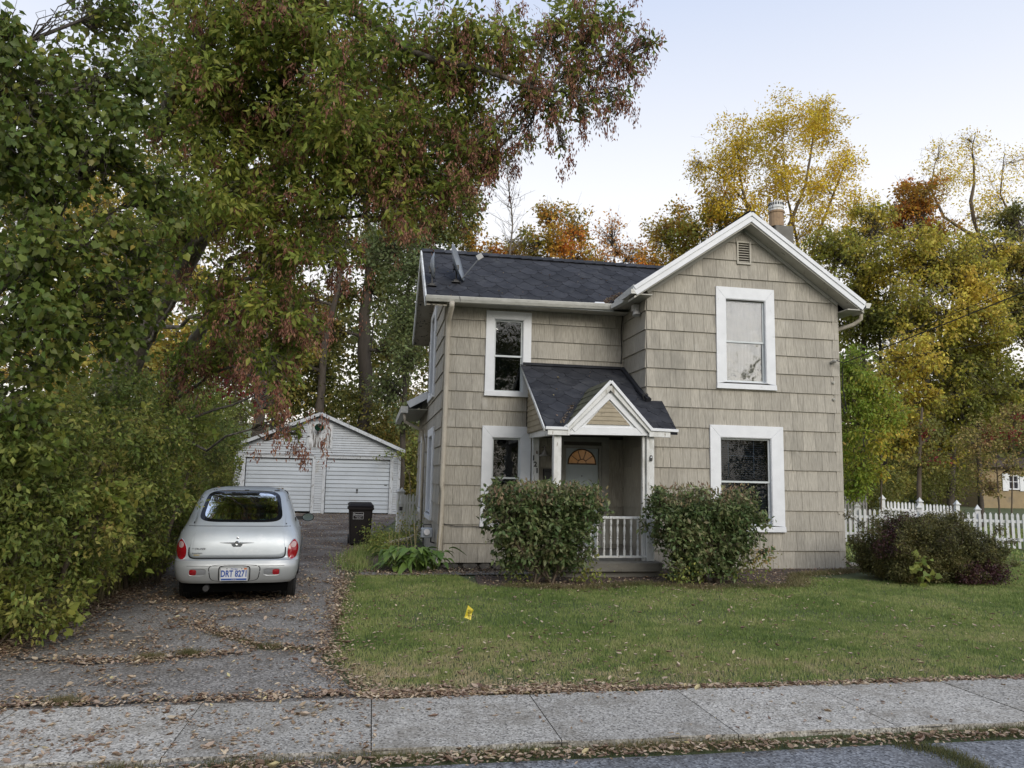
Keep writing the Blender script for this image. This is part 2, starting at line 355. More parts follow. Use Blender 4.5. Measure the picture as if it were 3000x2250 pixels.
def shingles(wall, O, U, N, u0, u1, zs, holes=(), clips=(), wmin=.12, wmax=.34, rng=None, single=True, mt=None):
    """Striated siding shingles laid course by course; each leans out towards its lower edge."""
    rng = rng or RS
    for z0, z1 in zip(zs[:-1], zs[1:]):
        u = u0-rng.random()*.2
        while u < u1:
            w = wmin+rng.random()**.8*(wmax-wmin); a, b = max(u, u0), min(u+w, u1); u += w
            if b-a < .02: continue
            rects = [(a+.002, b-.002, z0-.012, z1-.008)]
            for h in holes: rects = [q for r in rects for q in rect_minus(r, h)]
            lo = rng.random()*.002
            for r in rects:
                sk = (rng.random()-.5)*.004
                poly = [(r[0]+sk, r[2]+(lo if r[2] < z0 else 0)), (r[1]+sk, r[2]+(lo if r[2] < z0 else 0)), (r[1], r[3]), (r[0], r[3])]
                for c in clips: poly = clip(poly, *c) if len(poly) > 2 else poly
                if len(poly) < 3: continue
                pr = lambda uu, zz, z0=z0, z1=z1: -(.005+.026*max(0, min(1, (z1-zz)/(z1-z0))))
                if single and NSH[0] < 298 and (r[1]-r[0]) > .05:
                    NSH[0] += 1; HM(O, U, N).prism(poly, pr, .001).build('siding_shingle', mt or SID, wall, fix=True)
                else:
                    key = wall.name
                    if key not in REST: REST[key] = (HM((0, 0, 0)), wall)
                    tmp = HM(O, U, N).prism(poly, pr, .001); m_ = REST[key][0]; b0 = len(m_.v); m_.v += tmp.v; m_.f += [[b0+i for i in f] for f in tmp.f]; m_.mi += tmp.mi
def backing(name, O, U, N, poly_or_rects, holes, parent=house, m=None, th=.12):
    b = HM(O, U, N); rects = [poly_or_rects]
    for h in holes: rects = [q for r in rects for q in rect_minus(r, h)]
    for r in rects: b.box(r[0], r[1], 0, th, r[2], r[3])
    return b

CZ = [-.03, .345, .715, 1.095, 1.475, 1.86, 2.24, 2.62, 2.995, 3.36, 3.72, 4.08, 4.45, 4.815, 5.19, 5.56, 5.92, 6.28, 6.62]
# --- window builder
def window(nm, O, U, N, o, op, meet, sill=True, behind=None, glass=None, mitre=True, label=None, deep=0.0):
    gl = glass or GLASS; u0, u1, z0, z1 = o; a0, a1, b0, b1 = op; pr = -.055
    w = HM(O, U, N); zs = z0+(.10 if sill else 0)
    w.prism([(u0, zs), (a0, b0), (a0, b1), (u0, z1)], pr, -.001); w.prism([(u1, zs), (u1, z1), (a1, b1), (a1, b0)], pr, -.001)
    w.prism([(u0+.002, z1), (a0+.002, b1), (a1-.002, b1), (u1-.002, z1)], pr+.001, -.001)
    if not sill: w.prism([(u0, z0), (a0, b0), (a1, b0), (u1, z0)], pr, -.001)
    # reveal
    for q in ((a0, a0+.012, b0, b1), (a1-.012, a1, b0, b1), (a0+.0121, a1-.0121, b1-.012, b1), (a0+.0121, a1-.0121, b0, b0+.012)): w.box(q[0], q[1], pr+.012, .09+deep, q[2], q[3])
    W = w.build('window', WHITE, house, bevel=.003)
    if label: W['label'] = label
    if sill: HM(O, U, N).prism([(u0-.012, z0), (u1+.012, z0), (u1+.004, zs-.001), (u0-.004, zs-.001)], -.075, -.001).build('sill', WHITE, W, bevel=.003)
    for (s0, s1, n0) in ((meet-.018, b1-.013, .012+deep), (b0+.013, meet+.016, .034+deep)):
        s = HM(O, U, N); t = .028; x0, x1 = a0+.013, a1-.013
        s.box(x0, x0+t, n0, n0+.03, s0, s1); s.box(x1-t, x1, n0, n0+.03, s0, s1); s.box(x0+t, x1-t, n0, n0+.03, s1-t, s1); s.box(x0+t, x1-t, n0, n0+.03, s0, s0+t+.006)
        s.build('sash', SASH, W); HM(O, U, N).box(x0+t, x1-t, n0+.012, n0+.015, s0+t, s1-t).build('pane', gl, W)
    if behind == 'blind':
        k = int((b1-b0)/.042); b = HM(O, U, N)
        for i in range(k):
            z = b0+.03+i*.042; b.add([(a0+.03, .10, z), (a1-.03, .10, z), (a1-.03, .122, z+.026), (a0+.03, .122, z+.026)], [(0, 1, 2, 3)])
        for i in range(min(k, 40)): pass
        b.build('blind', BLIND, W, kind='stuff', fix=False)
        b = HM(O, U, N); b.box(a0+.22, a0+.235, .096, .099, b1-.75, b1-.06); b.box(a1-.30, a1-.285, .096, .099, b1-.75, b1-.06); b.box(a0+.235, a1-.30, .096, .099, b1-.35, b1-.335); b.build('blind_cord', WHITE, W)
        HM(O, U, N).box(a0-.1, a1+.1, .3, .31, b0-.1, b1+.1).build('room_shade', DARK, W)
    elif behind == 'reflection_curtain':
        b = HM(O, U, N); k = 40; vs = []
        for i in range(k+1):
            u = a0+(a1-a0)*i/k; d = .11+.012*sin(i*1.9)+.006*sin(i*.7); vs += [(u, d, b0), (u, d, b1)]
        b.add(vs, [(2*i, 2*i+2, 2*i+3, 2*i+1) for i in range(k)]); b.build('reflection_curtain', CURT_SKY, W, smooth=True, fix=False)
    else:
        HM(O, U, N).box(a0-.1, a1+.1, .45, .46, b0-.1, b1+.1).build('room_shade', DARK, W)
    return W
FX, FN = (1, 0, 0), (0, 1, 0)
# wing, front face
hU, hL = (6.572, 7.405, 3.50, 5.13), (6.426, 7.47, .80, 2.444)
hV = (6.85, 7.12, 5.86, 6.28)
b = backing('wall', (0, YW, 0), FX, FN, (WX0+.12, WX1-.12, -.1, 5.10), [hU, hL])
b.prism([(WX0+.12, 5.10), (WX1-.12, 5.10), (6.98, 6.56)], 0, .12)
wall_front = b.build('wall', SIDN, house)
gcl = [(-SL, 1, 6.70-SL*6.98), (SL, 1, 6.70+SL*6.98)]
shingles(wall_front, (0, YW, 0), FX, FN, WX0, WX1, CZ, [tuple(np.add(hU, (-.05, .05, -.05, .05))), tuple(np.add(hL, (-.05, .05, -.05, .05))), hV], gcl, .11, .30)
window('w', (0, YW, 0), FX, FN, (6.378, 7.595, 3.37, 5.36), hU, 4.30, behind='reflection_curtain', glass=GLASSH, label='upper gable window with pale curtains toned as mirrored sky')
window('w', (0, YW, 0), FX, FN, (6.222, 7.722, .68, 2.67), hL, 1.61, behind='blind', glass=GLASSD, label='wide lower window with lowered blinds')
# gable vent
v = HM((0, YW, 0)); v.box(6.835, 6.865, -.045, .01, 5.84, 6.30); v.box(7.10, 7.13, -.045, .01, 5.84, 6.30); v.box(6.866, 7.099, -.045, .01, 6.27, 6.30); v.box(6.866, 7.099, -.045, .01, 5.84, 5.875)
gv = v.build('gable_vent', mat('vent_paint', (.42, .40, .34), rough=.6), house)
HM((0, YW, 0)).box(6.86, 7.11, .03, .04, 5.86, 6.28).build('vent_screen', BLACK, gv)
for i in range(8):
    z = 5.885+i*.049; HM((0, YW, 0)).prism([(6.866, z), (7.099, z), (7.099, z+.018), (6.866, z+.018)], lambda u, zz, z=z: -.036+.9*(zz-z), lambda u, zz, z=z: -.012+.9*(zz-z)).build('louvre', gv.data.materials[0], gv)
# wing, left flank
b = HM((WX0, 0, 0), (0, 1, 0), (1, 0, 0)); b.box(YW, YM+.12, 0, .12, -.1, 5.30); w_ = b.build('wall', SIDN, house)
shingles(w_, (WX0, 0, 0), (0, 1, 0), (1, 0, 0), YW, YM, [z+(.0) for z in CZ[:15]]+[5.35], wmin=.5, wmax=1.3)
# main front
hA, hB = (2.265, 2.862, 3.27, 4.745), (2.272, 2.85, .76, 2.38)
MZ = [-.02, .345, .70, 1.07, 1.45, 1.83, 2.195, 2.565, 2.92, 3.28, 3.64, 4.0, 4.35, 4.705, 5.05]
hD = (3.78, 4.45, .25, 2.21)
b = backing('wall', (0, YM, 0), FX, FN, (HX0, WX0, -.02, 5.06), [hA, hB, hD]); w_ = b.build('wall', SIDN, house)
zs0 = 3.80
shingles(w_, (0, YM, 0), FX, FN, HX0, WX0, MZ, [tuple(np.add(hA, (-.05, .05, -.05, .05))), tuple(np.add(hB, (-.05, .05, -.05, .05))), (3.52, 4.66, .0, 2.40), (2.95, 4.98, 2.40, 3.70)])
window('w', (0, YM, 0), FX, FN, (2.10, 3.02, 3.19, 4.905), hA, 4.005, label='narrow upper window left of the porch roof')
window('w', (0, YM, 0), FX, FN, (2.075, 3.048, .65, 2.60), hB, 1.59, label='narrow lower window left of the porch')
# left flank (main + rear addition)
SU, SN = (0, 1, 0), (1, 0, 0)
hC, hE, hF = (16.45, 17.95, .70, 2.5), (19.25, 20.3, .70, 2.5), (16.8, 17.75, 3.45, 5.25)
hC = (16.42, 17.55, .80, 2.48); hE = (19.2, 20.2, .80, 2.46)
b = backing('wall', (HX0, 0, 0), SU, SN, (YM+.13, YA, -.02, 5.03), [hC, hE, hF, (YB, YA+1, 3.6, 6)]); b.prism([(14.75, 5.03), (18.3, 5.03), (16.5, 6.42)], 0, .12)
w_ = b.build('wall', SIDN, house)
shingles(w_, (HX0, 0, 0), SU, SN, YM, YA, MZ+[5.42, 5.8, 6.2, 6.5], [tuple(np.add(h, (-.05, .05, -.05, .05))) for h in (hC, hE, hF)]+[(YB, YA+1, 3.62, 7)], [(-SL, 1, 5.0-SL*14.2), (SL, 1, 5.0+SL*18.8)], .25, .5, single=False)
window('w', (HX0, 0, 0), SU, SN, (16.2, 17.75, .66, 2.66), hC, 1.6, label='lower side window nearer the front corner', deep=.10)
window('w', (HX0, 0, 0), SU, SN, (19.0, 20.4, .66, 2.64), hE, 1.6, label='lower side window nearer the rear', deep=.10)
window('w', (HX0, 0, 0), SU, SN, (16.5, 18.0, 3.33, 5.40), hF, 4.35, label='upper side window', deep=.10)
# right flank and back, plain
b = HM(); b.box(WX1-.12, WX1, YW, YB+.5, -.1, 5.12); b.box(HX0, WX1-.13, YB+.4, YB+.5, -.1, 5.0); b.box(HX0, HX0+5, YA-.1, YA, -.1, 3.4); b.build('wall', SID, house)
b = HM((0, YW, 0)); b.box(WX1-.118, WX1+.018, -.021, -.019+.02, -.03, 5.2); b.build('corner_board', SID, house)
for k, (m_, wl) in REST.items(): m_.build('shingle_courses', SID, wl, kind='stuff')
# foundation of fieldstones
b = HM(); b.box(HX0+.06, WX0, YM+.05, YM+.25, -.4, .0); b.box(HX0+.06, HX0+.3, YM+.26, YA, -.4, 0); fd = b.build('foundation', MORT, house)
x = 1.36
while x < 3.0:
    w = .16+RS.random()*.26; z = -.05-RS.random()*.02
    for (za, zb) in ((-.15, -.02),):
        n = 9; vs = []; c = (x+w/2, YM+.05, (za+zb)/2-.01)
        s = HM(); pr = [(c[0]+cos(2*pi*i/n)*w*.5*(.86+RS.random()*.2), c[2]+sin(2*pi*i/n)*.085*(.8+RS.random()*.3)) for i in range(n)]
        s.prism(pr, YM-.0, YM+.06); s.build('stone', STONE, fd, bevel=.02)
    x += w+.02

# --- roofs
def slab(m_, poly, zf, th, name='roof'):
    s = HM(); k = len(poly)
    vs = [(x, y, zf(x, y)) for x, y in poly]+[(x, y, zf(x, y)-th) for x, y in poly]
    s.add(vs, [list(range(k)), list(range(2*k-1, k-1, -1))]+[(i, (i+1) % k, k+(i+1) % k, k+i) for i in range(k)]); return s.build(name, m_, house)
def hexroof(parent, P0, U, V, region, w=.42, step=.33, name='roof_shingle', m_=None, skip=None):
    """Hexagonal asphalt shingles on a sloped plane. U along the eave, V up the slope; region(u,v)->bool."""
    P0, U, V = (np.array(a, float) for a in (P0, U, V)); Nn = np.cross(U, V); rows = int(region[3]/step)+2; g = .006; k = 0
    hull = region[4]
    for r in range(-1, rows):
        off = (r % 2)*w/2; u = region[0]-w+off
        while u < region[1]+w:
            v0 = r*step; jt = RS.random()*.01
            poly = [(u-w*.2, v0+jt), (u+w*.2, v0+jt), (u+w/2-g, v0+step*.62), (u+w/2-g, v0+step*1.5), (u-w/2+g, v0+step*1.5), (u-w/2+g, v0+step*.62)]
            for c in hull: poly = clip(poly, *c) if len(poly) > 2 else poly
            if len(poly) > 2:
                ar = abs(sum(poly[i][0]*poly[(i+1) % len(poly)][1]-poly[(i+1) % len(poly)][0]*poly[i][1] for i in range(len(poly))))/2
                if ar > .004:
                    mb = MB(P0-HO, U, Nn, V); lift = lambda uu, vv, v0=v0: .003+.009*max(0, 1-(vv-v0)/(step*1.5))
                    mb.prism(poly, lift, .001); mb.build(name, m_ or ROOF, parent); k += 1
            u += w
    return k
cs = 1/sqrt(1+SL*SL)
rf = slab(ROOFB, [(.87, 14.2), (4.45, 14.2), (6.75, 16.5), (.87, 16.5)], lambda x, y: zmain(y), .07)
hexroof(rf, (0, 14.2, 5.03), (1, 0, 0), (0, cs, SL*cs), (.87, 6.8, 0, 2.3/cs, [(-1, 0, -.88), (0, -1, -.0), (0, 1, 2.3/cs), (1, -cs, 4.44)]))
slab(ROOFB, [(.87, 16.5), (6.75, 16.5), (4.45, 18.8), (.87, 18.8)], lambda x, y: zmain(y), .07)
s = HM()                       # ridge caps
x = .87
while x < 6.6: s.prism([(x, -.10), (x+.26, -.10), (x+.26, .10), (x, .10)], 0, .01) if False else s.beam((x, 16.44, 6.615), (x+.262, 16.44, 6.632), .20, .012, (0, -SL, 1)); x += .25
s.build('ridge_caps', ROOF, rf, kind='stuff')
wr = slab(ROOFB, [(4.62, 12.95), (6.98, 12.95), (6.98, 19.0), (4.62, 19.0), (4.62, 18.6), (6.75, 16.5), (4.62, 14.4)], lambda x, y: zwing(x), .06)
slab(ROOFB, [(6.98, 12.95), (9.37, 12.95), (9.37, 19.0), (6.98, 19.0)], lambda x, y: zwing(x), .06)
s = HM()
for i in range(40):
    y = 12.93+i*.15
    s.beam((6.98, y, 6.80), (6.98, y+.16, 6.812), .10, .012)
s.build('ridge_caps', ROOF, wr, kind='stuff')
for sgn, x0, x1 in ((-1, 4.62, 6.98), (1, 9.37, 6.98)):   # shingle edge seen above the rake board
    s = HM(); n = 16
    for i in range(n):
        a = x0+(x1-x0)*i/n; b_ = x0+(x1-x0)*(i+1.04)/n; s.beam((a, 12.99, zwing(a)+.004), (b_, 12.99, zwing(b_)+.0), .12, .012, (0, 0, 1))
    s.build('edge_shingles', ROOF, wr, kind='stuff')
# addition roof stub at the rear left
slab(ROOFB, [(.80, 18.32), (3.2, 18.32), (3.2, 22.6), (.80, 22.6)], lambda x, y: 3.42+.5*(x-.8), .06)
s = HM(); s.beam((.78, 18.30, 3.30), (1.26, 18.30, 3.57), .03, .17, (0, 0, 1)); s.build('rake_board', WHITE, house, bevel=.003)
s = HM(); s.box(.62, .75, 18.28, 22.6, 3.10, 3.22); s.box(.61, .625, 18.27, 22.6, 3.10, 3.26); s.box(.62, .78, 18.26, 18.275, 3.10, 3.26); s.build('gutter', GUT, house)
s = HM(); s.box(.79, 1.27, 18.45, 22.6, 3.20, 3.22); s.build('soffit', SOFF, house)
# rakes, soffits, fascia
def rake(a, b, w=.03, h=.19, m_=WHITE, name='rake_board', up=(0, 0, 1)): return HM().beam(a, b, w, h, up).build(name, m_, house, bevel=.004)
for sx in (-1, 1):
    xe = 6.98+sx*2.36; ze = zwing(xe)
    yo = .003*sx; rake((6.98, 12.945+yo, 6.80-.115), (xe, 12.945+yo, ze-.115), .03, .15)
    rake((6.98, 12.925+yo, 6.80-.045), (xe+sx*.01, 12.925+yo, ze-.045), .028, .075, name='rake_moulding')
    s = HM(); s.add([(6.98, 12.96, 6.56), (xe, 12.96, ze-.23), (xe, 13.30, ze-.23), (6.98, 13.30, 6.56), (6.98, 12.96, 6.60), (xe, 12.96, ze-.19), (xe, 13.3, ze-.19), (6.98, 13.3, 6.60)], [(0, 1, 2, 3), (4, 5, 6, 7), (0, 1, 5, 4), (1, 2, 6, 5), (2, 3, 7, 6), (3, 0, 4, 7)])
    s.build('soffit', SOFF, house)
    s = HM(); xi = 6.98+sx*1.99; s.beam((6.98, 13.265, 6.56-.03), (xi, 13.265, zwing(xi)-.275), .025, .06); s.build('frieze_board', SOFF, house)
# right eave: soffit, gutter with elbow
s = HM(); s.box(8.985, 9.34, 12.96, 18.9, 4.99, 5.01); s.build('soffit', SOFF, house)
def gutter(p0, p1, out, name='gutter'):
    p0, p1 = np.array(p0, float), np.array(p1, float); d = p1-p0; L = np.linalg.norm(d); U = d/L; N_ = np.array(out, float)
    m = MB(p0-HO, U, N_); pf = [(0, .10), (0, 0), (.07, -.0), (.10, .05), (.115, .10), (.12, .10), (.12, .09), (.106, .045), (.075, -.008), (-.006, -.008), (-.006, .10)]
    k = len(pf); m.add([(0, n, z) for n, z in pf]+[(L, n, z) for n, z in pf], [(i, (i+1) % k, k+(i+1) % k, k+i) for i in range(k)]+[(0, 1, 2, 3, 4)]+[(k+4, k+3, k+2, k+1, k)]); return m.build(name, GUT, house, fix=False)
gutter((9.37, 18.9, 5.06), (9.37, 12.93, 5.04), (1, 0, 0))
HM().tube([(9.38, 13.1, 5.03), (9.38, 13.12, 4.86), (9.28, 13.2, 4.76), (9.05, 13.42, 4.68), (9.03, 13.5, 4.5), (9.03, 13.5, 2.0), (9.03, 13.5, .2), (9.2, 13.45, .06), (10.1, 13.4, .05)], .042, 8).build('downspout', DSP, house, smooth=True)
# main eave
gutter((.86, 14.2, 4.93), (4.60, 14.2, 4.985), (0, -1, 0))
HM().beam((.87, 14.195, 4.99), (4.62, 14.195, 4.99), .02, .09).build('fascia', WHITE, house)
s = HM(); s.box(.90, 4.97, 14.22, 14.57, 4.95, 4.965); s.build('soffit', SOFF, house)
s = HM(); s.beam((4.58, 14.08, 5.02), (4.70, 13.35, 5.06), .11, .09); s.beam((4.60, 14.05, 5.07), (4.62, 12.97, 5.12), .02, .16); s.box(4.55, 4.66, 12.93, 13.5, 5.02, 5.10); s.build('valley_gutter', GUT, house)
HM().add([(.9+0, 0, 0)]*0, []) if False else None
s = HM(); s.beam((4.2, 14.16, 5.065), (4.42, 14.16, 5.07), .12, .09); s.build('gutter_guard', WHITE, house, bevel=.02)
s = HM(); s.box(4.64, 4.98, 12.98, 14.5, 5.02, 5.04); s.build('soffit', SOFF, house)
# left gable rake with deep soffit
for y0, y1, n_ in ((14.18, 16.5, 1), (16.5, 18.82, -1)):
    z0, z1 = zmain(y0) if n_ == 1 else zmain(16.5), zmain(16.5) if n_ == 1 else zmain(18.82)
    HM().beam((.862, y0, z0-.09), (.862, y1, z1-.09), .03, .20).build('rake_board', WOLD, house)
    s = HM(); s.add([(.88, y0, z0-.16), (1.27, y0, z0-.16), (1.27, y1, z1-.16), (.88, y1, z1-.16), (.88, y0, z0-.14), (1.27, y0, z0-.14), (1.27, y1, z1-.14), (.88, y1, z1-.14)], [(0, 1, 2, 3), (4, 5, 6, 7), (0, 1, 5, 4), (1, 2, 6, 5), (2, 3, 7, 6), (3, 0, 4, 7)]); s.build('soffit', mat('peeling_soffit', (.34, .31, .25), (.26, .24, .19), 4, rough=.7, dirt=((.03, .03, .03), 14, .58, .62, (1, 1, 1))), house)
# downspout at the front left corner, dented half way
HM().tube([(1.36, 14.10, 4.93), (1.36, 14.10, 4.84), (1.345, 14.46, 4.66), (1.34, 14.52, 4.5), (1.335, 14.52, 3.0), (1.33, 14.52, 2.0), (1.315, 14.50, 1.45), (1.335, 14.52, 1.30), (1.33, 14.52, .22), (1.30, 14.46, .04), (1.18, 14.3, -.06), (1.10, 14.2, -.09)], [.052]*6+[.05, .04, .05, .052, .055, .055], 8, flat=(1, .75)).build('downspout', DSP, house, smooth=True)
HM().tube([(.70, 18.40, 3.1), (.72, 18.42, 2.9), (1.16, 18.6, 2.7), (1.20, 18.62, 2.4), (1.20, 18.62, .3), (.9, 18.2, .12), (.35, 17.6, .06)], .04, 8).build('downspout', DSP, house, smooth=True)
HM().tube([(4.93, 14.53, 5.0), (4.90, 14.54, 4.6), (4.915, 14.53, 4.2), (4.90, 14.54, 3.95)], .010, 5).build('cable', CABLE, house)
HM().tube([(1.36, 14.55, .70), (1.6, 14.55, .655), (1.9, 14.55, .66), (2.3, 14.55, .62)], .007, 5).build('cable', CABLE, house)
HM().tube([(5.0, 13.26, 1.95), (5.05, 13.262, 1.5), (5.16, 13.262, 1.1), (5.2, 13.262, .8)], .003, 4).build('cable', CABLE, house)
# flood light cage under the wing eave
s = HM(); s.box(4.83, 4.95, 13.6, 13.72, 4.86, 4.98); s.lathe([(.03, 0), (.075, -.10), (.078, -.14)], (4.89, 13.62, 4.9), (0, .25, 1), 10)
s.build('alarm_box', mat('alarm_white', (.5, .5, .5)), house)
# chimney with clay flue
s = HM(); s.box(8.31, 8.72, 14.35, 14.75, 5.5, 7.12); ch = s.build('chimney', CONC, house, bevel=.01)
HM().lathe([(.155, 7.12), (.155, 7.42), (.17, 7.43), (.17, 7.47)], (8.41, 14.5, 0), n=16).build('flue', CLAY, ch, smooth=False)
HM().lathe([(.15, 7.47), (.15, 7.53), (.165, 7.53), (.165, 7.58), (.15, 7.59), (.15, 7.66), (.06, 7.69)], (8.41, 14.5, 0), n=16).build('flue_cap', WOLD, ch)
s = HM()
for i in range(18): a = 2*pi*i/18; s.box(8.41+cos(a)*.155-.011, 8.41+cos(a)*.155+.011, 14.5+sin(a)*.155-.011, 14.5+sin(a)*.155+.011, 7.595, 7.645)
s.build('cap_holes', BLACK, ch, kind='stuff')

# ================================================================== PORCH
PT, PS = 3.85, .585
def zp(y): return PT-PS*(14.6-y)
prf = slab(ROOFB, [(2.80, 12.2), (3.20, 12.2), (3.93, 13.52), (4.63, 12.2), (5.13, 12.2), (5.28, 13.29), (4.97, 13.29), (4.97, 14.6), (2.86, 14.6)], lambda x, y: zp(y), .06, 'porch_roof')
c2 = 1/sqrt(1+PS*PS); Lp = 2.4/c2; VG = 1.32/c2
hexroof(prf, (0, 12.2, zp(12.2)), (1, 0, 0), (0, c2, PS*c2), (2.8, 5.2, 0, Lp, [(-1, 0, -2.815), (0, -1, -VG), (0, 1, Lp), (1, 0, 4.965)]), .42, .30)
hexroof(prf, (0, 12.2, zp(12.2)), (1, 0, 0), (0, c2, PS*c2), (2.8, 4.0, 0, VG, [(-1, 0, -2.815), (0, -1, 0.0), (0, 1, VG), (VG, -.76, 3.19*VG)]), .42, .30)
hexroof(prf, (0, 12.2, zp(12.2)), (1, 0, 0), (0, c2, PS*c2), (3.8, 5.0, 0, VG, [(1, 0, 4.965), (0, -1, 0.0), (0, 1, VG), (-VG, -.72, -4.64*VG)]), .42, .30)
hexroof(prf, (0, 12.2, zp(12.2)), (1, 0, 0), (0, c2, PS*c2), (4.9, 5.2, 0, 1.09/c2, [(-1, 0, -4.965), (0, -1, 0.0), (0, 1, 1.08/c2), (1, -.12, 5.13)]), .42, .30)
HM().beam((2.86, 14.56, 3.86), (4.97, 14.56, 3.86), .10, .05).build('flashing', ROOF, prf)
HM().tube([(4.93, 14.5, 3.83), (4.94, 13.9, 3.5), (4.93, 13.4, 3.22), (4.99, 13.2, 3.08)], [.05, .045, .05, .06], 6).build('flashing', ROOFB, prf)
s = HM()
for i in range(3): s.tube([(4.93+.05*sin(k*.8+i), 13.28-.01*k, 3.13+.05*cos(k*.8+i)+.02*i) for k in range(9)], .008, 4)
s.build('cable', CABLE, prf)
# little cross gable over the entrance
GX, GZ, GL, GR = 3.93, 3.27, 3.165, 4.665
def zg(x): return GZ-(GZ-2.47)/((GX-GL) if x < GX else (GR-GX))*abs(x-GX)
for xs, m_ in ((GL, ROOFM), (GR, ROOFB)):
    s = HM(); yb = 12.2+(GZ-zp(12.2))/PS
    s.add([(xs, 12.18, 2.49), (GX, 12.18, GZ+.02), (GX, yb+.05, GZ+.02), (xs, 12.25, 2.49), (xs, 12.18, 2.45), (GX, 12.18, GZ-.03), (GX, yb, GZ-.03), (xs, 12.25, 2.45)], [(0, 1, 2, 3), (4, 5, 6, 7), (0, 1, 5, 4), (1, 2, 6, 5), (3, 0, 4, 7)])
    gr_ = s.build('gable_roof', m_, prf)
sl = (GZ-2.47)/(GX-GL); nr = 6
for r in range(nr):      # mossy shingles on its left slope, laid in courses
    t0, t1 = r/nr, (r+1.25)/nr; x0, x1 = GL+(GX-GL)*t0, GL+(GX-GL)*min(t1, 1); y = 12.19
    ye = 12.2+(zg(x0)-zp(12.2))/PS
    while y < ye:
        w = .14+RS.random()*.08; y1 = min(y+w, ye+.03)
        s = HM(); s.add([(x0, y+.004, zg(x0)+.045), (x1, y+.004, zg(x1)+.026), (x1, y1, zg(x1)+.026), (x0, y1, zg(x0)+.045), (x0, y+.004, zg(x0)+.02), (x1, y+.004, zg(x1)+.015), (x1, y1, zg(x1)+.015), (x0, y1, zg(x0)+.02)], [(0, 1, 2, 3), (4, 5, 6, 7), (0, 1, 5, 4), (1, 2, 6, 5), (2, 3, 7, 6), (3, 0, 4, 7)]); s.build('mossy_shingle', ROOFM, prf); y += w
def pbeam(a, b, w, h, m_=WHITE, nm='porch_trim', up=(0, 0, 1), par=None): return HM().beam(a, b, w, h, up).build(nm, m_, par or house, bevel=.004)
porch = HM((0, 0, 0)).box(2.98, 4.84, 12.14, 14.58, .17, .235).box(2.9, 4.80, 12.08, 12.16, .10, .245).build('porch', PORW, house, bevel=.006)
for i in range(12): x = 2.99+i*.152; HM().box(x, x+.147, 12.17, 14.55, .235, .25).build('deck_board', PORW, porch)
HM().box(3.0, 4.78, 12.16, 12.2, -.1, .10).build('skirt', PORW, porch)
for x0, x1 in ((3.125, 3.75), (3.17, 4.58)): pass
def post(x0, x1, y0, y1, z0, z1, m_=WOLD): HM().box(x0, x1, y0, y1, z0, z1).build('porch_post', m_, porch, bevel=.006)
post(2.965, 3.095, 12.27, 12.40, .25, 2.33); post(4.60, 4.735, 12.27, 12.40, .25, 2.35)
post(4.545, 4.595, 12.33, 12.38, .25, 2.35); post(3.07, 3.195, 14.44, 14.56, .25, 2.40)
post(4.86, 4.955, 13.16, 13.28, .25, 2.4)
# beams and pediment
pbeam((2.95, 12.31, 2.40), (4.70, 12.31, 2.425), .10, .13, WHITE, par=porch)
pbeam((3.03, 12.37, 2.40), (3.06, 14.56, 2.45), .09, .14, WOLD, par=porch)
pbeam((4.70, 12.37, 2.42), (4.90, 13.27, 2.44), .09, .13, WOLD, par=porch)
s = HM(); s.prism([(GL+.06, 2.47), (GR-.06, 2.49), (GX, GZ-.05)], 12.284, 12.33); ped = s.build('pediment', WHITE, porch)
tri = [(3.53, 2.525), (4.30, 2.53), (3.915, 2.945)]
for i in range(6):
    z0 = 2.525+i*.072; pl = clip(clip(tri, 0, -1, -z0), 0, 1, z0+.078)
    if len(pl) > 2: HM().prism(pl, lambda u, z, z0=z0: 12.262+.15*(z-z0), 12.283).build('clapboard', CLAP, ped)
for sx, xe in ((-1, GL), (1, GR)):
    yo = .0025*sx; pbeam((GX, 12.185+yo, GZ-.005), (xe, 12.185+yo, 2.46), .03, .05, WHITE, 'rake_moulding', par=porch)
    pbeam((GX+sx*.005, 12.215+yo, GZ-.085), (xe+sx*.05, 12.215+yo, 2.385), .03, .11, WOLD, 'rake_board', par=porch)
    pbeam((GX-sx*.0, 12.262+yo, GZ-.22), (xe-sx*.11, 12.262+yo, 2.43), .025, .13, WHITE, 'raking_trim', par=porch)
pbeam((2.80, 12.185, 2.435), (3.19, 12.185, 2.435), .03, .05, WHITE, 'fascia', par=porch); pbeam((2.84, 12.21, 2.37), (3.22, 12.21, 2.37), .03, .10, WOLD, 'fascia', par=porch)
pbeam((4.64, 12.185, 2.465), (5.14, 12.185, 2.455), .03, .05, WHITE, 'fascia', par=porch); pbeam((4.62, 12.21, 2.39), (5.0, 12.21, 2.385), .03, .10, WOLD, 'fascia', par=porch)
pbeam((2.785, 12.2, zp(12.2)-.045), (2.84, 14.58, zp(14.58)-.045), .025, .06, WOLD, 'rake_board', par=porch)
s = HM((2.98, 0, 0), SU, SN); s.prism([(12.42, 2.47), (14.58, 2.47), (14.58, 3.70)], 0, .03); sg = s.build('side_gable', CLAP, porch)
for i in range(12):
    z0 = 2.48+i*.105; y0 = 14.6-(PT-.07-z0)/PS; yz1 = 14.6-(PT-.07-z0-.11)/PS
    if y0 > 14.5: break
    HM((2.98, 0, 0), SU, SN).prism([(y0+.02, z0), (14.58, z0), (14.58, z0+.11), (min(yz1+.02, 14.57), z0+.11)], lambda u, z, z0=z0: -.018+.12*(z-z0), -.001).build('clapboard', CLAP, sg)
HM().box(3.1, 4.9, 12.42, 14.56, 2.46, 2.475).build('porch_ceiling', mat('porch_ceiling_paint', (.13, .12, .10), rough=.8), porch)
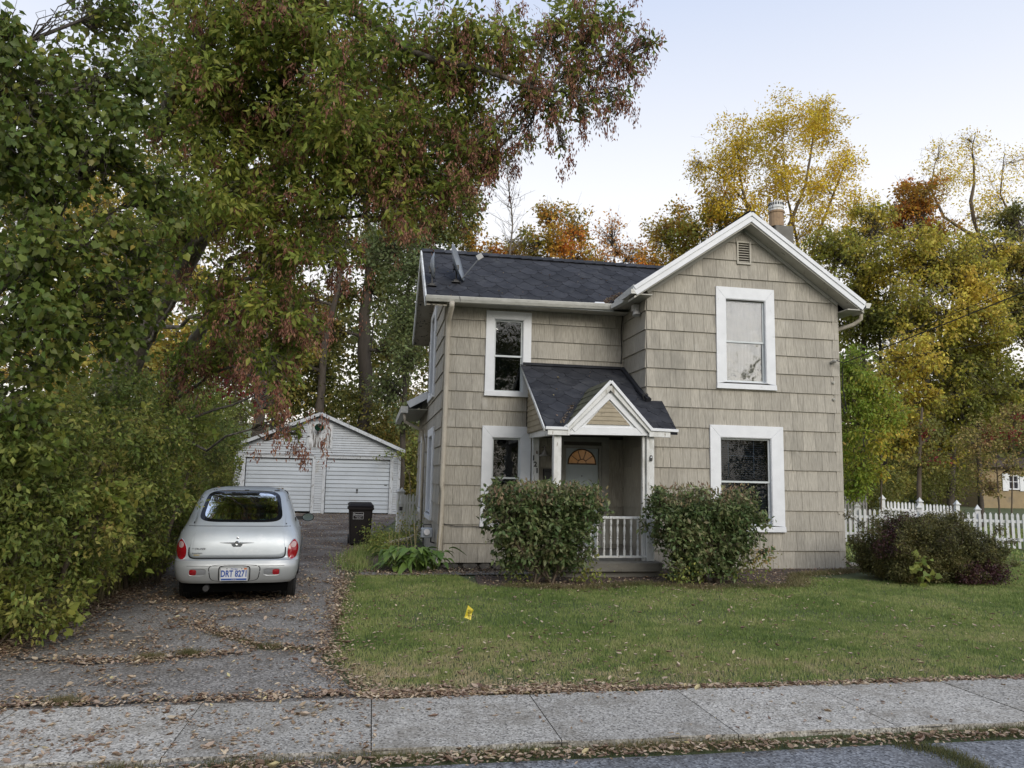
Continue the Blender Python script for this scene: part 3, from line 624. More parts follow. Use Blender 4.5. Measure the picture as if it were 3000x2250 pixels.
# door with amber fanlight, deep casing
s = HM((0, YM, 0)); s.box(3.55, 3.72, -.05, -.001, .25, 2.34); s.box(4.51, 4.66, -.05, -.001, .25, 2.34); s.box(3.55, 4.66, -.052, -.001, 2.341, 2.44)
s.box(3.721, 3.775, -.02, .05, .25, 2.27); s.box(4.455, 4.509, -.02, .05, .25, 2.27); s.box(3.721, 4.509, -.021, .05, 2.215, 2.27); dc = s.build('door_casing', mat('casing_paint', (.36, .355, .32), (.28, .275, .25), 6, rough=.6), porch, bevel=.004)
s = HM((0, YM, 0)); s.box(3.776, 4.454, .03, .07, .26, 2.213); door = s.build('door', DOORM, porch)
for (u0, u1, z0, z1) in ((3.86, 4.07, .45, 1.0), (4.16, 4.37, .45, 1.0), (3.86, 4.07, 1.1, 1.75), (4.16, 4.37, 1.1, 1.75)):
    s = HM((0, YM, 0))
    for q in ((u0, u1, z0, z0+.02), (u0, u1, z1-.02, z1), (u0, u0+.02, z0+.02, z1-.02), (u1-.02, u1, z0+.02, z1-.02)): s.box(q[0], q[1], .022, .031, q[2], q[3])
    s.build('door_panel', DOORM, door)
FC = (4.115, 1.905); FRr = .285
fan = HM((0, YM, 0)); arc = [(FC[0]+cos(pi*i/20)*FRr, FC[1]+sin(pi*i/20)*FRr) for i in range(21)]; fan.prism(arc, .024, .030); fan.build('fanlight', AMB, door)
s = HM((0, YM, 0)); BR = mat('fanlight_bronze', (.10, .06, .03), rough=.4)
s.tube([(x, .02, z) for x, z in arc], .014, 5); s.beam((FC[0]-FRr-.01, .02, FC[1]-.005), (FC[0]+FRr+.01, .02, FC[1]-.005), .02, .03)
for a in (36, 72, 108, 144): s.beam((FC[0]+cos(R(a))*.09, .02, FC[1]+sin(R(a))*.09), (FC[0]+cos(R(a))*FRr, .02, FC[1]+sin(R(a))*FRr), .012, .014)
s.tube([(FC[0]+cos(pi*i/10)*.09, .02, FC[1]+sin(pi*i/10)*.09) for i in range(11)], .008, 5); s.build('fanlight_bars', BR, door)
HM((0, YM, 0)).lathe([(.012, 0), (.012, .006)], (4.115, .024, 1.66), (0, -1, 0), 8).build('peephole', BLACK, door)
HM((0, YM, 0)).lathe([(.02, 0), (.03, .04), (.02, .06)], (3.83, .03, 1.15), (0, -1, 0), 10).build('handle', IRON, door)
# house numbers 1 2 1 and the brass clip above
for i, (ch_, x, z) in enumerate((('1', 3.085, 1.985), ('2', 3.12, 1.865), ('1', 3.155, 1.74))):
    t = text_mesh('house_number', ch_, .135, BLACK, porch, (x-5, 14.434-13.3, z), (R(90), 0, 0), .003, bold=.004)
HM().box(3.135, 3.155, 14.42, 14.44, 2.07, 2.13).build('clip', BR, porch)
# mailbox
s = HM((0, YM, 0)); s.prism([(3.31, 1.49), (3.47, 1.49), (3.47, 1.76), (3.455, 1.78), (3.325, 1.78), (3.31, 1.76)], -.10, -.025); mbx = s.build('mailbox', BLACK, house, bevel=.008)
HM((0, YM, 0)).prism([(3.30, 1.735), (3.48, 1.735), (3.472, 1.79), (3.308, 1.79)], -.115, -.02).build('lid', BLACK, mbx, bevel=.006)
# bell lamp
lp = HM(); lp.lathe([(.015, .16), (.02, .10), (.05, .07), (.07, .02), (.12, .0), (.125, -.015), (.02, -.01)], (3.29, 14.35, 2.04), n=16); lp.tube([(3.29, 14.35, 2.2), (3.29, 14.40, 2.23), (3.29, 14.57, 2.2)], .012, 6)
lamp = lp.build('wall_lamp', mat('lamp_metal', (.20, .19, .17), rough=.5), house, smooth=True)
# small black hanger on the right post
s = HM(); s.prism([(4.645, 1.93), (4.69, 1.93), (4.695, 1.98), (4.69, 2.02), (4.66, 2.03), (4.645, 1.99)], 12.24, 12.268); s.build('lock_box', IRON, porch, bevel=.004)
s = HM(); s.box(4.655, 4.68, 12.236, 12.242, 1.985, 2.005); s.build('lock_plate', WHITE, porch)
# railing
rl = HM(); rl.box(3.10, 4.60, 12.30, 12.37, .945, .985); rail = rl.build('railing', WOLD, porch, bevel=.004)
HM().box(3.10, 4.60, 12.31, 12.36, .30, .335).build('bottom_rail', WOLD, rail, bevel=.003)
prof = [(.021, .335), (.021, .43), (.013, .44), (.018, .46), (.011, .475), (.017, .52), (.021, .56), (.014, .60), (.010, .615), (.017, .63), (.010, .645), (.015, .68), (.021, .74), (.018, .79), (.011, .83), (.018, .84), (.013, .85), (.021, .86), (.021, .945)]
x = 4.46; bal = None
while x > 3.14:
    if bal is None: bal = HM().lathe(prof, (0, 0, 0), n=8).build('baluster', WOLD, rail); b0 = bal
    else: b0 = bal.copy(); link(b0)
    b0.location = (x, 12.335, 0); x -= .1185
HM().lathe([(.05, .25), (.05, .30)], (4.46, 12.33, 0), n=10).build('rail_block', PORW, rail)
# insulator and knobs near the right corner
s = HM(); s.lathe([(.02, 0), (.035, .03), (.035, .09), (.02, .12)], (8.80, 13.27, 3.98), (.3, -1, .2), 10); s.build('insulator', mat('insulator_grey', (.32, .31, .28), rough=.4), house)
for z in (3.58, 3.25): HM().lathe([(.028, 0), (.028, .02), (.012, .022), (.012, .035)], (8.83, 13.27, z), (0, -1, 0), 10).build('knob', SOFF, house)
# ================================================================== satellite dishes on the roof
DISH = mat('dish_grey', (.22, .25, .28), (.17, .19, .22), 6, rough=.45)
def dish(loc, yaw, tilt, r, label, strut=True):
    root = thing('satellite_dish', label, 'satellite dish', loc, 0, 'satellite dishes on the roof')
    a = MB(); a.box(-.09, .09, -.06, .06, 0, .012); a.box(-.05, .05, -.05, .05, .012, .05); a.tube([(0, 0, .04), (0, .0, .12), (0, .03, .30)], .022, 8); a.build('mast', IRON, root)
    m = Matrix.Rotation(yaw, 3, 'Z') @ Matrix.Rotation(tilt, 3, 'Y')
    ax = np.array(m @ Vector((1, 0, 0))); n = 20; vs = []; fs = []; c = np.array((0, .03, .42))
    yv = np.array(m @ Vector((0, 1, 0))); zv = np.array(m @ Vector((0, 0, 1)))
    for k, (t, d) in enumerate(((.02, .0), (.5, .02), (.8, .05), (1.0, .085), (1.0, .095), (.8, .06), (.5, .03), (.02, .012))):
        for i in range(n): q = 2*pi*i/n; vs.append(c+ax*(d-.05)+(yv*cos(q)*.82+zv*sin(q))*r*t)
    for k in range(7):
        for i in range(n): fs.append((k*n+i, k*n+(i+1) % n, (k+1)*n+(i+1) % n, (k+1)*n+i))
    b = MB(); b.add(vs, fs); b.build('reflector', DISH, root, smooth=True)
    b = MB(); b.box(-.06, .05, -.05, .07, .27, .36); b.beam((0, .03, .30), tuple(c-ax*.06), .06, .06); b.build('bracket', IRON, root)
    if strut:
        b = MB(); e = c+ax*r*1.25-zv*r*.1; b.beam(tuple(c-zv*r*.95), tuple(e), .022, .022); b.build('arm', mat('arm_grey', (.12, .13, .14), rough=.5), root)
        b = MB(); b.beam(tuple(e-ax*.06+zv*.0), tuple(e+ax*.06+zv*.03), .05, .11); b.build('receiver', mat('lnb_grey', (.42, .42, .40)), root)
    return root
dish((1.50, 14.86, zmain(14.86)+.02), R(-20), R(-16), .40, 'big grey satellite dish on a mast seen side on')
dish((1.00, 14.62, zmain(14.62)+.02), R(-8), R(-2), .27, 'thin satellite dish seen edge on at the roof end', False)
tag(MB().tube([(1.52, 14.80, 5.48), (1.42, 14.6, 5.36), (1.40, 14.4, 5.22), (1.46, 14.2, 5.12), (1.50, 14.08, 5.03), (1.52, 14.06, 4.93)], .006, 4).build('dish_cable', CABLE), 'thin dark cable running from the dish down over the gutter', 'cable')

# ================================================================== GROUND
def gmat():
    t = NT('lawn_soil'); n1 = t.noise(t.pos(), .55, 4); n2 = t.noise(t.pos(), 5, 4)
    f = t.math('ADD', t.math('MULTIPLY', t.mr(n1, .3, .7), .6), t.math('MULTIPLY', t.mr(n2, .3, .7), .4))
    col = t.ramp(f, [(0, (.045, .062, .02)), (.5, (.07, .09, .03)), (.75, (.11, .11, .05)), (1, (.14, .12, .07))])
    b = t.n('BsdfPrincipled', ins={'Base Color': col, 'Roughness': .95}); t.put(t.out.inputs[0], b.outputs[0]); return t.m
GR = gmat()
DX, DY = [(.3, 0), (.9, 1), (3.0, 1), (3.4, 0)], [(12.95, 0), (14.3, -.2), (14.7, -.2), (15.2, 0)]
def dip(x, y): return float(np.interp(x, *zip(*DX))*np.interp(y, *zip(*DY)))
def hgt(x, y):
    h = 0.028*max(0, y-26)*min(1, max(0, (x-9)/10)) if y > 26 else 0
    h += .12*max(0, y-48); return min(h, 14)+dip(x, y)
xs = [-400, -200, -100, -60, -40, -30, -20, -12, -6, -.2, .3, .9, 3, 3.4, 9, 12, 15, 20, 25, 30, 40, 60, 100, 200, 400]; ys = [-120, -40, -10, 0, 3, 5, 10, 12.95, 14.3, 14.7, 15.2, 20, 26, 30, 36, 42, 48, 54, 62, 80, 120, 200, 400, 800]
V = [(x, y, hgt(x, y)-.012) for y in ys for x in xs]; nx = len(xs)
F = [(j*nx+i, j*nx+i+1, (j+1)*nx+i+1, (j+1)*nx+i) for j in range(len(ys)-1) for i in range(nx-1)]
obj('ground', mesh_np('ground', V, F, [GR], True), None, 'structure')
def paving(name, c1, c2, grain, dark, gs=160):
    t = NT(name); p = t.pos(); a = t.n('TexVoronoi', ins={'Vector': p, 'Scale': gs}); ac = a.outputs['Color']; g = t.n('SeparateColor'); t.put(g.inputs[0], ac)
    base = t.mixc(t.mr(t.noise(p, 1.3, 5), .3, .7), c1, c2)
    col = t.mixc(t.mr(g.outputs[0], .35, 1.0), base, grain); col = t.mixc(t.math('MULTIPLY', t.mr(g.outputs[1], .72, .9), .8), col, dark)
    col = t.mixc(t.math('MULTIPLY', t.mr(t.noise(p, 1.7, 7, .75), .48, .66), .7), col, tuple(v*k_ for v, k_ in zip(c1, (.62, .57, .50))))
    if name == 'driveway_asphalt':      # leaf stain and dirt gathered on the far, shaded half of the drive
        sy = t.n('SeparateXYZ'); t.put(sy.inputs[0], p); fm = t.math('MULTIPLY', t.mr(sy.outputs[1], 8.5, 15, .1, .95), t.mr(t.noise(p, .9, 5, .6), .25, .55), True); col = t.mixc(fm, col, (.075, .055, .043))
    bn = t.n('Bump', ins={'Height': a.outputs['Distance'], 'Strength': .5, 'Distance': .004})
    oi = t.n('ObjectInfo').outputs['Random']; hs = t.n('HueSaturation'); t.put(hs.inputs['Value'], t.mr(oi, 0, 1, .88, 1.08)); t.put(hs.inputs['Color'], col); col = hs.outputs[0]
    b = t.n('BsdfPrincipled', ins={'Base Color': col, 'Roughness': .9, 'Normal': bn.outputs[0]}); t.put(t.out.inputs[0], b.outputs[0]); return t.m
DRV = paving('driveway_asphalt', (.17, .158, .14), (.225, .21, .19), (.44, .41, .37), (.045, .04, .036), 75)
SWK = paving('sidewalk_concrete', (.31, .29, .25), (.38, .355, .31), (.62, .585, .52), (.07, .062, .055), 85)
RDM = paving('road_asphalt', (.14, .145, .155), (.18, .185, .195), (.36, .37, .38), (.03, .03, .033), 75)
def flat(name, poly, z, m, parent=None, kind='structure', th=0):
    k = len(poly); V = [(x, y, z) for x, y in poly]; F = [list(range(k))]
    if th: V += [(x, y, z-th) for x, y in poly]; F += [(i, k+i, k+(i+1) % k, (i+1) % k) for i in range(k)]
    o = obj(name, mesh_np(name, V, F, [m]), parent, None if parent else kind)
    if not parent: o['kind'] = kind
    return o
dL = [(-5.5, 4.0), (-4.3, 5.85), (-3.25, 6.6), (-3.12, 7.44), (-3.1, 8.8), (-3.12, 10.9), (-3.2, 12.4), (-3.6, 15), (-4.6, 22), (-5.5, 31.6)]
dR = [(1.15, 31.6), (.75, 26), (.1, 21), (-.25, 18), (-.36, 14), (-.38, 10.81), (-.34, 7.65), (-.38, 6.98), (-.1, 6.02), (.06, 5.68), (.06, 4.0)]
flat('driveway', dL+dR, .004, DRV)
flat('road', [(-200, 4.42), (-5.6, 4.42), (1.0, 4.42), (1.9, 4.40), (2.9, 4.41), (4.2, 4.39), (200, 4.42), (200, -4), (-200, -4)], -.003, RDM)
flat('far_verge', [(-200, -4), (200, -4), (200, -4.9), (-200, -4.9)], .02, CONC)
sw = flat('sidewalk', [(-5.7, 4.64), (60, 4.64), (60, 5.62), (-5.7, 5.62)], .012, mat('joint_dirt', (.11, .095, .075), (.07, .06, .045), 20))
x = -5.64
slab0 = 1.14; k = 0
edge = lambda x: .014*sin(x*7.1)+.012*sin(x*17.3)
while x < 14:
    x0, x1 = x+.004, x+1.14-.004; P = []
    for i in range(9): xx = x0+(x1-x0)*i/8; P.append((xx, 4.635+edge(xx)))
    for i in range(9): xx = x1-(x1-x0)*i/8; P.append((xx, 5.64+edge(xx+3)))
    tz = .022+(hash(k) % 5)*.0 + RS.random()*.006
    o = flat('paving_slab', P, tz, SWK, sw, th=.05); x += 1.14; k += 1
flat('path', [(-.1, 12.45), (2.6, 12.5), (2.95, 12.35), (2.95, 12.6), (2.6, 12.9), (-.15, 12.85)], .012, CONC)
soil = mat('mulch_soil', (.065, .045, .034), (.04, .03, .022), 12, rough=.95, bump=.5, bsc=60, dirt=((.15, .09, .065), 22, .5, .65, (1, 1, 1)))
bx_, by_ = [-.15, .3, .9, 3.0], [12.95, 14.3, 14.7]; obj('flower_bed', mesh_np('flower_bed', [(x, y, dip(x, y)+.004) for y in by_ for x in bx_], [(j*4+i, j*4+i+1, j*4+i+5, j*4+i+4) for j in range(2) for i in range(3)], [soil]), None, 'structure')
flat('side_bed', [(-.15, 14.7), (.3, 14.7), (1.2, 15.2), (1.15, 18), (.3, 18)], .006, soil)
flat('shrub_bed', [(3.6, 10.9), (4.2, 11.4), (4.9, 10.8), (6.6, 11.0), (7.4, 12.3), (9.1, 12.9), (10.6, 12.0), (10.7, 13.6), (5.0, 13.4), (4.8, 12.2), (3.0, 12.2), (1.7, 12.4), (1.6, 11.2), (2.4, 10.8)], .007, soil)
litter = mat('leaf_litter_soil', (.085, .06, .042), (.05, .038, .028), 9, rough=.95, bump=.5, bsc=50)
flat('hedge_floor', [(-12, 5.2), (-4.35, 5.85), (-3.25, 6.6), (-3.05, 8), (-3.05, 12.4), (-3.5, 15), (-4.6, 22), (-5.5, 31.6), (-14, 40), (-30, 30), (-30, 5)], .008, litter)

# ================================================================== GRASS
def inpoly(X, Y, poly):
    c = np.zeros(len(X), bool); n = len(poly)
    for i in range(n):
        (x0, y0), (x1, y1) = poly[i], poly[(i+1) % n]
        if y0 == y1: continue
        c ^= ((y0 > Y) != (y1 > Y)) & (X < (x1-x0)*(Y-y0)/(y1-y0)+x0)
    return c
def vnoise(X, Y, s, seed=0):
    r = np.random.default_rng(seed); g = r.random((64, 64)); x = X*s+100; y = Y*s+100; i = np.floor(x).astype(int); j = np.floor(y).astype(int); fx = x-i; fy = y-j; fx = fx*fx*(3-2*fx); fy = fy*fy*(3-2*fy)
    G = lambda a, b: g[a % 64, b % 64]
    return (G(i, j)*(1-fx)+G(i+1, j)*fx)*(1-fy)+(G(i, j+1)*(1-fx)+G(i+1, j+1)*fx)*fy
def grassmat(name, cols, dead=1.0):
    t = NT(name); r = t.n('NewGeometry').outputs['Random Per Island']; n1 = t.noise(t.pos(), .75, 3); n2 = t.noise(t.pos(), 4, 3)
    f = t.math('ADD', t.math('MULTIPLY', r, .38), t.math('ADD', t.math('MULTIPLY', t.mr(n1, .38, .62), .32), t.math('MULTIPLY', t.mr(n2, .38, .62), .22)))
    sx = t.n('SeparateXYZ'); t.put(sx.inputs[0], t.pos())
    # worn, straw coloured ground by the walk and the drive
    wy = t.mr(sx.outputs[1], 5.6, 7.6, 1, 0); wx = t.mr(sx.outputs[0], 3.2, -.2, .0, 1.0)
    wear = t.math('MULTIPLY', t.math('MULTIPLY', wy, t.math('ADD', wx, .26)), t.mr(n2, .25, .5), True)
    f = t.math('ADD', t.math('SUBTRACT', f, .06*dead), t.math('MULTIPLY', wear, dead*.8), True)
    col = t.ramp(f, cols); b = t.n('BsdfPrincipled', ins={'Base Color': col, 'Roughness': .6, 'Specular IOR Level': .3}); tr = t.n('BsdfTranslucent', ins={'Color': col})
    t.put(t.out.inputs[0], t.n('MixShader', ins={0: .3, 1: b.outputs[0], 2: tr.outputs[0]}).outputs[0]); return t.m
GRS = grassmat('grass_blades', [(0, (.10, .16, .04)), (.35, (.20, .27, .075)), (.6, (.33, .36, .13)), (.78, (.40, .37, .18)), (1, (.52, .43, .27))])
GRD = grassmat('dry_grass', [(0, (.06, .085, .03)), (.35, (.13, .13, .05)), (.65, (.22, .18, .09)), (1, (.33, .26, .16))], 0)
def blades(name, X, Y, h, w, m, lean=.5, zf=None, kind='stuff'):
    n = len(X); a = NR.random(n)*2*pi; d = np.stack([np.cos(a), np.sin(a), np.zeros(n)], 1); b = NR.random(n)*2*pi; ln = np.stack([np.cos(b), np.sin(b), np.zeros(n)], 1)*(h*lean*(NR.random(n)+.2))[:, None]
    Z = np.zeros(n)+.0 if zf is None else zf; P = np.stack([X, Y, Z], 1); hz = np.zeros((n, 3)); hz[:, 2] = h; w = w[:, None]*d*.5
    M_ = P+ln*.35+hz*.6
    V = np.stack([P-w, P+w, M_+w*.7, P+ln+hz, M_-w*.7], 1).reshape(-1, 3); i = (np.arange(n)*5)[:, None]
    F = np.concatenate([i+[0, 1, 2], i+[0, 2, 4], i+[4, 2, 3]], 1).reshape(-1, 3)
    return obj(name, mesh_np(name, V, F, [m]), None, kind)
lawn = [(.0, 5.70), (30, 5.66), (30, 18), (9.2, 18), (9.2, 13.3), (10.6, 12.2), (10.6, 11.6), (8.6, 11.9), (7.4, 12.2), (6.5, 10.95), (4.9, 10.8), (4.2, 11.4), (3.6, 10.9), (2.4, 10.8), (1.6, 11.3), (1.4, 12.4), (-.2, 12.45), (-.3, 10.8), (-.26, 7.65), (-.28, 6.98), (.0, 6.02)]
def scatter(poly, dens, seed=0, ymax=None):
    xs = [p[0] for p in poly]; ys = [p[1] for p in poly]; n = int((max(xs)-min(xs))*(max(ys)-min(ys))*dens); X = min(xs)+NR.random(n)*(max(xs)-min(xs)); Y = min(ys)+NR.random(n)*(max(ys)-min(ys)); k = inpoly(X, Y, poly); return X[k], Y[k]
near = [(.0, 5.66), (6.3, 5.62), (8.2, 8.2), (-.25, 8.2), (-.3, 7.0), (.0, 6.02)]
X, Y = scatter(near, 6500); X = X+NR.normal(size=len(X))*.015; Y = Y+NR.normal(size=len(X))*.02
k = (NR.random(len(X)) < .35+.65*np.clip((Y-5.65)*1.2+vnoise(X, Y, 3)-.2, 0, 1)); X, Y = X[k], Y[k]
blades('grass', X, Y, (.012+.020*NR.random(len(X)))*(.7+.8*vnoise(X, Y, 1.7, 3)), np.full(len(X), .0055), GRS)
far = [(-.3, 8.2), (8.2, 8.2), (14, 12), (14, 15), (9.2, 15), (9.2, 13.1), (10.4, 12.3), (8.4, 11.5), (7.4, 12.2), (6.5, 10.95), (4.9, 10.8), (4.2, 11.4), (3.6, 10.9), (2.4, 10.8), (1.6, 11.3), (1.4, 12.4), (-.2, 12.45), (-.3, 10.8)]
X, Y = scatter(far, 3000); blades('grass', X, Y, (.016+.022*NR.random(len(X)))*(.7+.8*vnoise(X, Y, 1.7, 3)), np.full(len(X), .0075), GRS)
yard = [(9.2, 15), (22, 14), (26, 30), (9.2, 30)]
X, Y = scatter(yard, 190); blades('grass', X, Y, .04+.04*NR.random(len(X)), np.full(len(X), .03), GRS)
X, Y = scatter([(6.3, 5.66), (13, 5.66), (14, 12), (8.2, 8.2)], 2600); blades('grass', X, Y, (.014+.02*NR.random(len(X)))*(.7+.8*vnoise(X, Y, 1.7, 3)), np.full(len(X), .0065), GRS)
cx_, cy_ = scatter([(0, 5.8), (8, 5.75), (8, 10.5), (-.2, 10.5)], 3.2); cx_ = np.repeat(cx_, 38); cy_ = np.repeat(cy_, 38); blades('grass_tufts', cx_+NR.normal(size=len(cx_))*.035, cy_+NR.normal(size=len(cx_))*.03, .02+.035*NR.random(len(cx_)), np.full(len(cx_), .006), GRS, .8)
# longer unkempt grass round bed edges
def along(pts, n, sp, seed=0):
    pts = np.array(pts, float); d = np.r_[0, np.cumsum(np.linalg.norm(np.diff(pts, axis=0), axis=1))]; t = NR.random(n)*d[-1]
    return np.interp(t, d, pts[:, 0])+NR.normal(size=n)*sp, np.interp(t, d, pts[:, 1])+NR.normal(size=n)*sp
X, Y = along([(2.0, 11.2), (3.0, 10.85), (4.2, 11.3), (5.0, 10.8), (6.6, 11.0), (7.4, 12.3), (9, 12.9), (10.8, 12.0)], 9000, .1)
blades('bed_edge_grass', X, Y, .03+.06*NR.random(len(X)), np.full(len(X), .008), GRD, .8)
X, Y = along([(-.2, 12.95), (-.3, 15), (.2, 18), (.5, 21)], 2600, .18); blades('bed_edge_grass', X, Y, .05+.12*NR.random(len(X)), np.full(len(X), .011), GRS, .6)
# strip between walk and road
X, Y = along([(-5, 4.50), (0, 4.52), (3, 4.50), (12, 4.50)], 42000, .038); q = vnoise(X, Y, 4, 9); k = NR.random(len(X)) < .25+q*.9; X, Y = X[k], Y[k]; q = q[k]
blades('verge_grass', X, Y, (.008+.035*NR.random(len(X)))*(.5+q), np.full(len(X), .0035), GRD, .9)
X, Y = along([(-1.9, 4.66), (-1.3, 4.92), (-1.1, 5.17), (-.93, 5.45)], 1500, .014); blades('crack_grass', X, Y, .008+.014*NR.random(len(X)), np.full(len(X), .003), GRD, 1)
X, Y = along([(3.3, 4.40), (3.5, 4.2), (3.45, 3.9)], 2200, .05); blades('crack_grass', X, Y, .008+.03*NR.random(len(X)), np.full(len(X), .0035), GRD, .9)
X, Y = along([(-1.5, 8.1), (-1.2, 7.8), (-.9, 7.39), (-.45, 7.31)], 2200, .035); blades('crack_grass', X, Y, .008+.03*NR.random(len(X)), np.full(len(X), .004), GRD, .8)
for cx, cy, n in ((-1.78, 7.06, 500), (-1.5, 7.16, 900), (-.86, 7.38, 300), (-2.0, 5.8, 500)):
    blades('weed_tuft', cx+NR.normal(size=n)*.06, cy+NR.normal(size=n)*.03, .02+.06*NR.random(n), np.full(n, .004), GRD, .7)
# dark joint lines of broken asphalt
CRK = mat('crack_dirt', (.035, .03, .024), rough=1)
for i, pts in enumerate([[(-1.901, 8.684), (-1.397, 8.078), (-.899, 7.387), (-.45, 7.31)], [(-2.9, 7.2), (-2.623, 7.127), (-2.27, 6.937), (-1.833, 7.053), (-1.439, 7.15), (-1.082, 7.222)], [(-4.3, 5.80), (-2.389, 5.79), (-1.868, 5.777), (-1.16, 5.806), (-.66, 5.796), (-.1, 5.83)]]):
    q = resample(pts, 24); q[:, 1] += NR.normal(size=24)*.02; w = .018+NR.random(24)*.022
    V = [(x, y-a, .0065) for (x, y), a in zip(q, w)]+[(x, y+a, .0065) for (x, y), a in zip(q, w)]
    obj('driveway_crack', mesh_np('driveway_crack', V, [(j, j+1, 25+j, 24+j) for j in range(23)], [CRK]), None, 'structure')

# ================================================================== FALLEN LEAVES
DEAD = leafmat('fallen_leaf', [(0, (.10, .050, .028)), (.3, (.20, .115, .065)), (.55, (.30, .19, .115)), (.8, (.40, .28, .19)), (1, (.42, .33, .10))], 3, .2, .15, .75, .015) if False else leafmat('fallen_leaf', [(0, (.14, .085, .052)), (.3, (.28, .19, .125)), (.55, (.42, .31, .22)), (.8, (.55, .44, .33)), (1, (.50, .42, .17))], 3, .2, .15, .75, .015)
def dead(name, X, Y, s0=.035, s1=.075, z=.012):
    n = len(X); a = NR.random(n)*2*pi; A = np.stack([np.cos(a), np.sin(a), NR.normal(size=n)*.25], 1); A = unit(A); S = (s0+(s1-s0)*NR.random(n)**1.5)*np.where(NR.random(n) < .07, 1.7, 1); Bv = unit(np.cross(A, [0, 0, 1.])); N_ = np.cross(Bv, A)
    P = np.stack([X, Y, z+NR.random(n)*.012], 1); s = S[:, None]; w = s*(.16+.16*NR.random(n))[:, None]; cu = N_*s*(.05+.28*NR.random(n))[:, None]
    V = np.stack([P-A*s*.5+cu*.5, P-A*s*.12+Bv*w+cu, P-A*s*.1, P-A*s*.12-Bv*w+cu*.7, P+A*s*.22+Bv*w*.8+cu*.9, P+A*s*.22-cu*.0, P+A*s*.22-Bv*w*.8+cu*1.1, P+A*s*.5+cu], 1)
    V[..., 2] = np.maximum(V[..., 2], z-.004); V = V.reshape(-1, 3); i = (np.arange(n)*8)[:, None]
    F = np.concatenate([i+[0, 1, 2], i+[0, 2, 3], i+[1, 4, 5], i+[1, 5, 2], i+[2, 5, 6], i+[2, 6, 3], i+[4, 7, 5], i+[5, 7, 6]], 1).reshape(-1, 3)
    return obj(name, mesh_np(name, V, F, [DEAD]), None, 'stuff')
XS, YS = [], []
def addl(a): XS.append(a[0]); YS.append(a[1])
drv = dL+dR
x, y = scatter([(-5, 4.6), (-3.3, 6.6), (-3.2, 12), (-.3, 12), (-.3, 7), (.1, 5.7), (.1, 4.6)], 800); k = NR.random(len(x)) < .14+.86*(vnoise(x, y, 1.6, 5) > .42)*(vnoise(x, y, 6, 6) > .52); addl((x[k], y[k]))
x, y = scatter([(-3.2, 10), (-3.8, 16), (-5, 30), (.9, 30), (-.2, 18), (-.3, 10)], 90); addl((x, y))
for pts, n, sp in (([(-5.0, 5.8), (-3.35, 6.6), (-3.15, 7.5), (-3.1, 9), (-3.1, 12)], 5200, .16), ([(-3.9, 6.2), (-3.3, 7.2), (-3.2, 9)], 1800, .2), ([(-1.9, 8.7), (-1.4, 8.08), (-.9, 7.4), (-.4, 7.3)], 900, .11), ([(-2.6, 7.1), (-2.2, 6.95), (-1.8, 7.05), (-1.1, 7.2)], 800, .10),
                   ([(-4.0, 5.8), (-2.4, 5.79), (-1.2, 5.8), (-.1, 5.83)], 1500, .07), ([(-.36, 12), (-.34, 9), (-.34, 7.3), (-.3, 6.6), (-.05, 6.0), (.1, 5.75)], 2100, .09), ([(.0, 5.72), (2, 5.70), (4, 5.68), (7, 5.66)], 3600, .035), ([(.0, 5.75), (.8, 5.78), (2.0, 5.74)], 1500, .08),
                   ([(-5, 4.46), (0, 4.45), (3, 4.44), (8, 4.44)], 3300, .05), ([(-.3, 17.5), (-.38, 14), (-.36, 12)], 900, .15), ([(.0, 12.7), (3, 12.9)], 1600, .25), ([(-5.4, 31), (1.1, 31)], 700, .4), ([(4.4, 10.9), (6.6, 11.1), (7.3, 12.6)], 700, .3), ([(2, 11.3), (3.6, 11.2)], 500, .3)): addl(along(pts, n, sp))
x, y = scatter([(0, 4.66), (12, 4.66), (12, 5.6), (0, 5.6)], 60); k = (vnoise(x, y, 3, 8) > .5); x, y = x[k], y[k]; addl((x, y))
x, y = scatter([(-.2, 5.9), (3.5, 5.8), (2.2, 8), (-.2, 9)], 60); addl((x, y)); x, y = scatter(lawn[:3]+lawn[3:], 5); addl((x, y))
X, Y = np.concatenate(XS), np.concatenate(YS); k = ~((X > 1.1) & (X < 9) & (Y > 14.5)); dead('fallen_leaves', X[k], Y[k], .018, .052, .016)
x, y = scatter([(.05, 5.9), (7, 5.8), (9, 8.2), (5, 10.5), (-.1, 10.5)], 20); dead('fallen_leaves', x, y, .03, .055, .035)
# leaves caught on the roofs and in the gutters
RL = []
def rl_(n, x0, x1, y0, y1, zf):
    for _ in range(n): x = x0+RS.random()*(x1-x0); y = y0+RS.random()*(y1-y0); RL.append((x, y, zf(x, y)))
rl_(46, 1.0, 5.0, 14.2, 15.8, lambda x, y: zmain(y)+.03); rl_(60, .95, 4.5, 14.12, 14.2, lambda x, y: 5.03); 
for _ in range(260): t = RS.random(); RL.append((4.40+.55*t+RS.gauss(0, .05), 14.2+.55*t+RS.gauss(0, .04), zmain(14.2+.55*t)+.045+RS.random()*.03))
rl_(18, 2.9, 4.9, 12.4, 14.3, lambda x, y: zp(y)+.03)
for _ in range(70): t = RS.random()**1.3; xx = 3.17+.42*t; RL.append((xx-.05-RS.random()*.07, 12.24+.72*t, zp(12.24+.72*t)+.04+RS.random()*.02))
rl_(22, -2.1, -1.1, 10.9, 12.2, lambda x, y: 1.43 if False else -9)
RLa = np.array([r for r in RL if r[2] > 0]); o = dead('roof_leaves', RLa[:, 0], RLa[:, 1], .03, .055, 0); me = o.data; co = np.zeros(len(me.vertices)*3, dtype=np.float32); me.vertices.foreach_get('co', co); co = co.reshape(-1, 8, 3); co[..., 2] += RLa[:, 2][:, None]; me.vertices.foreach_set('co', co.ravel()); me.update()
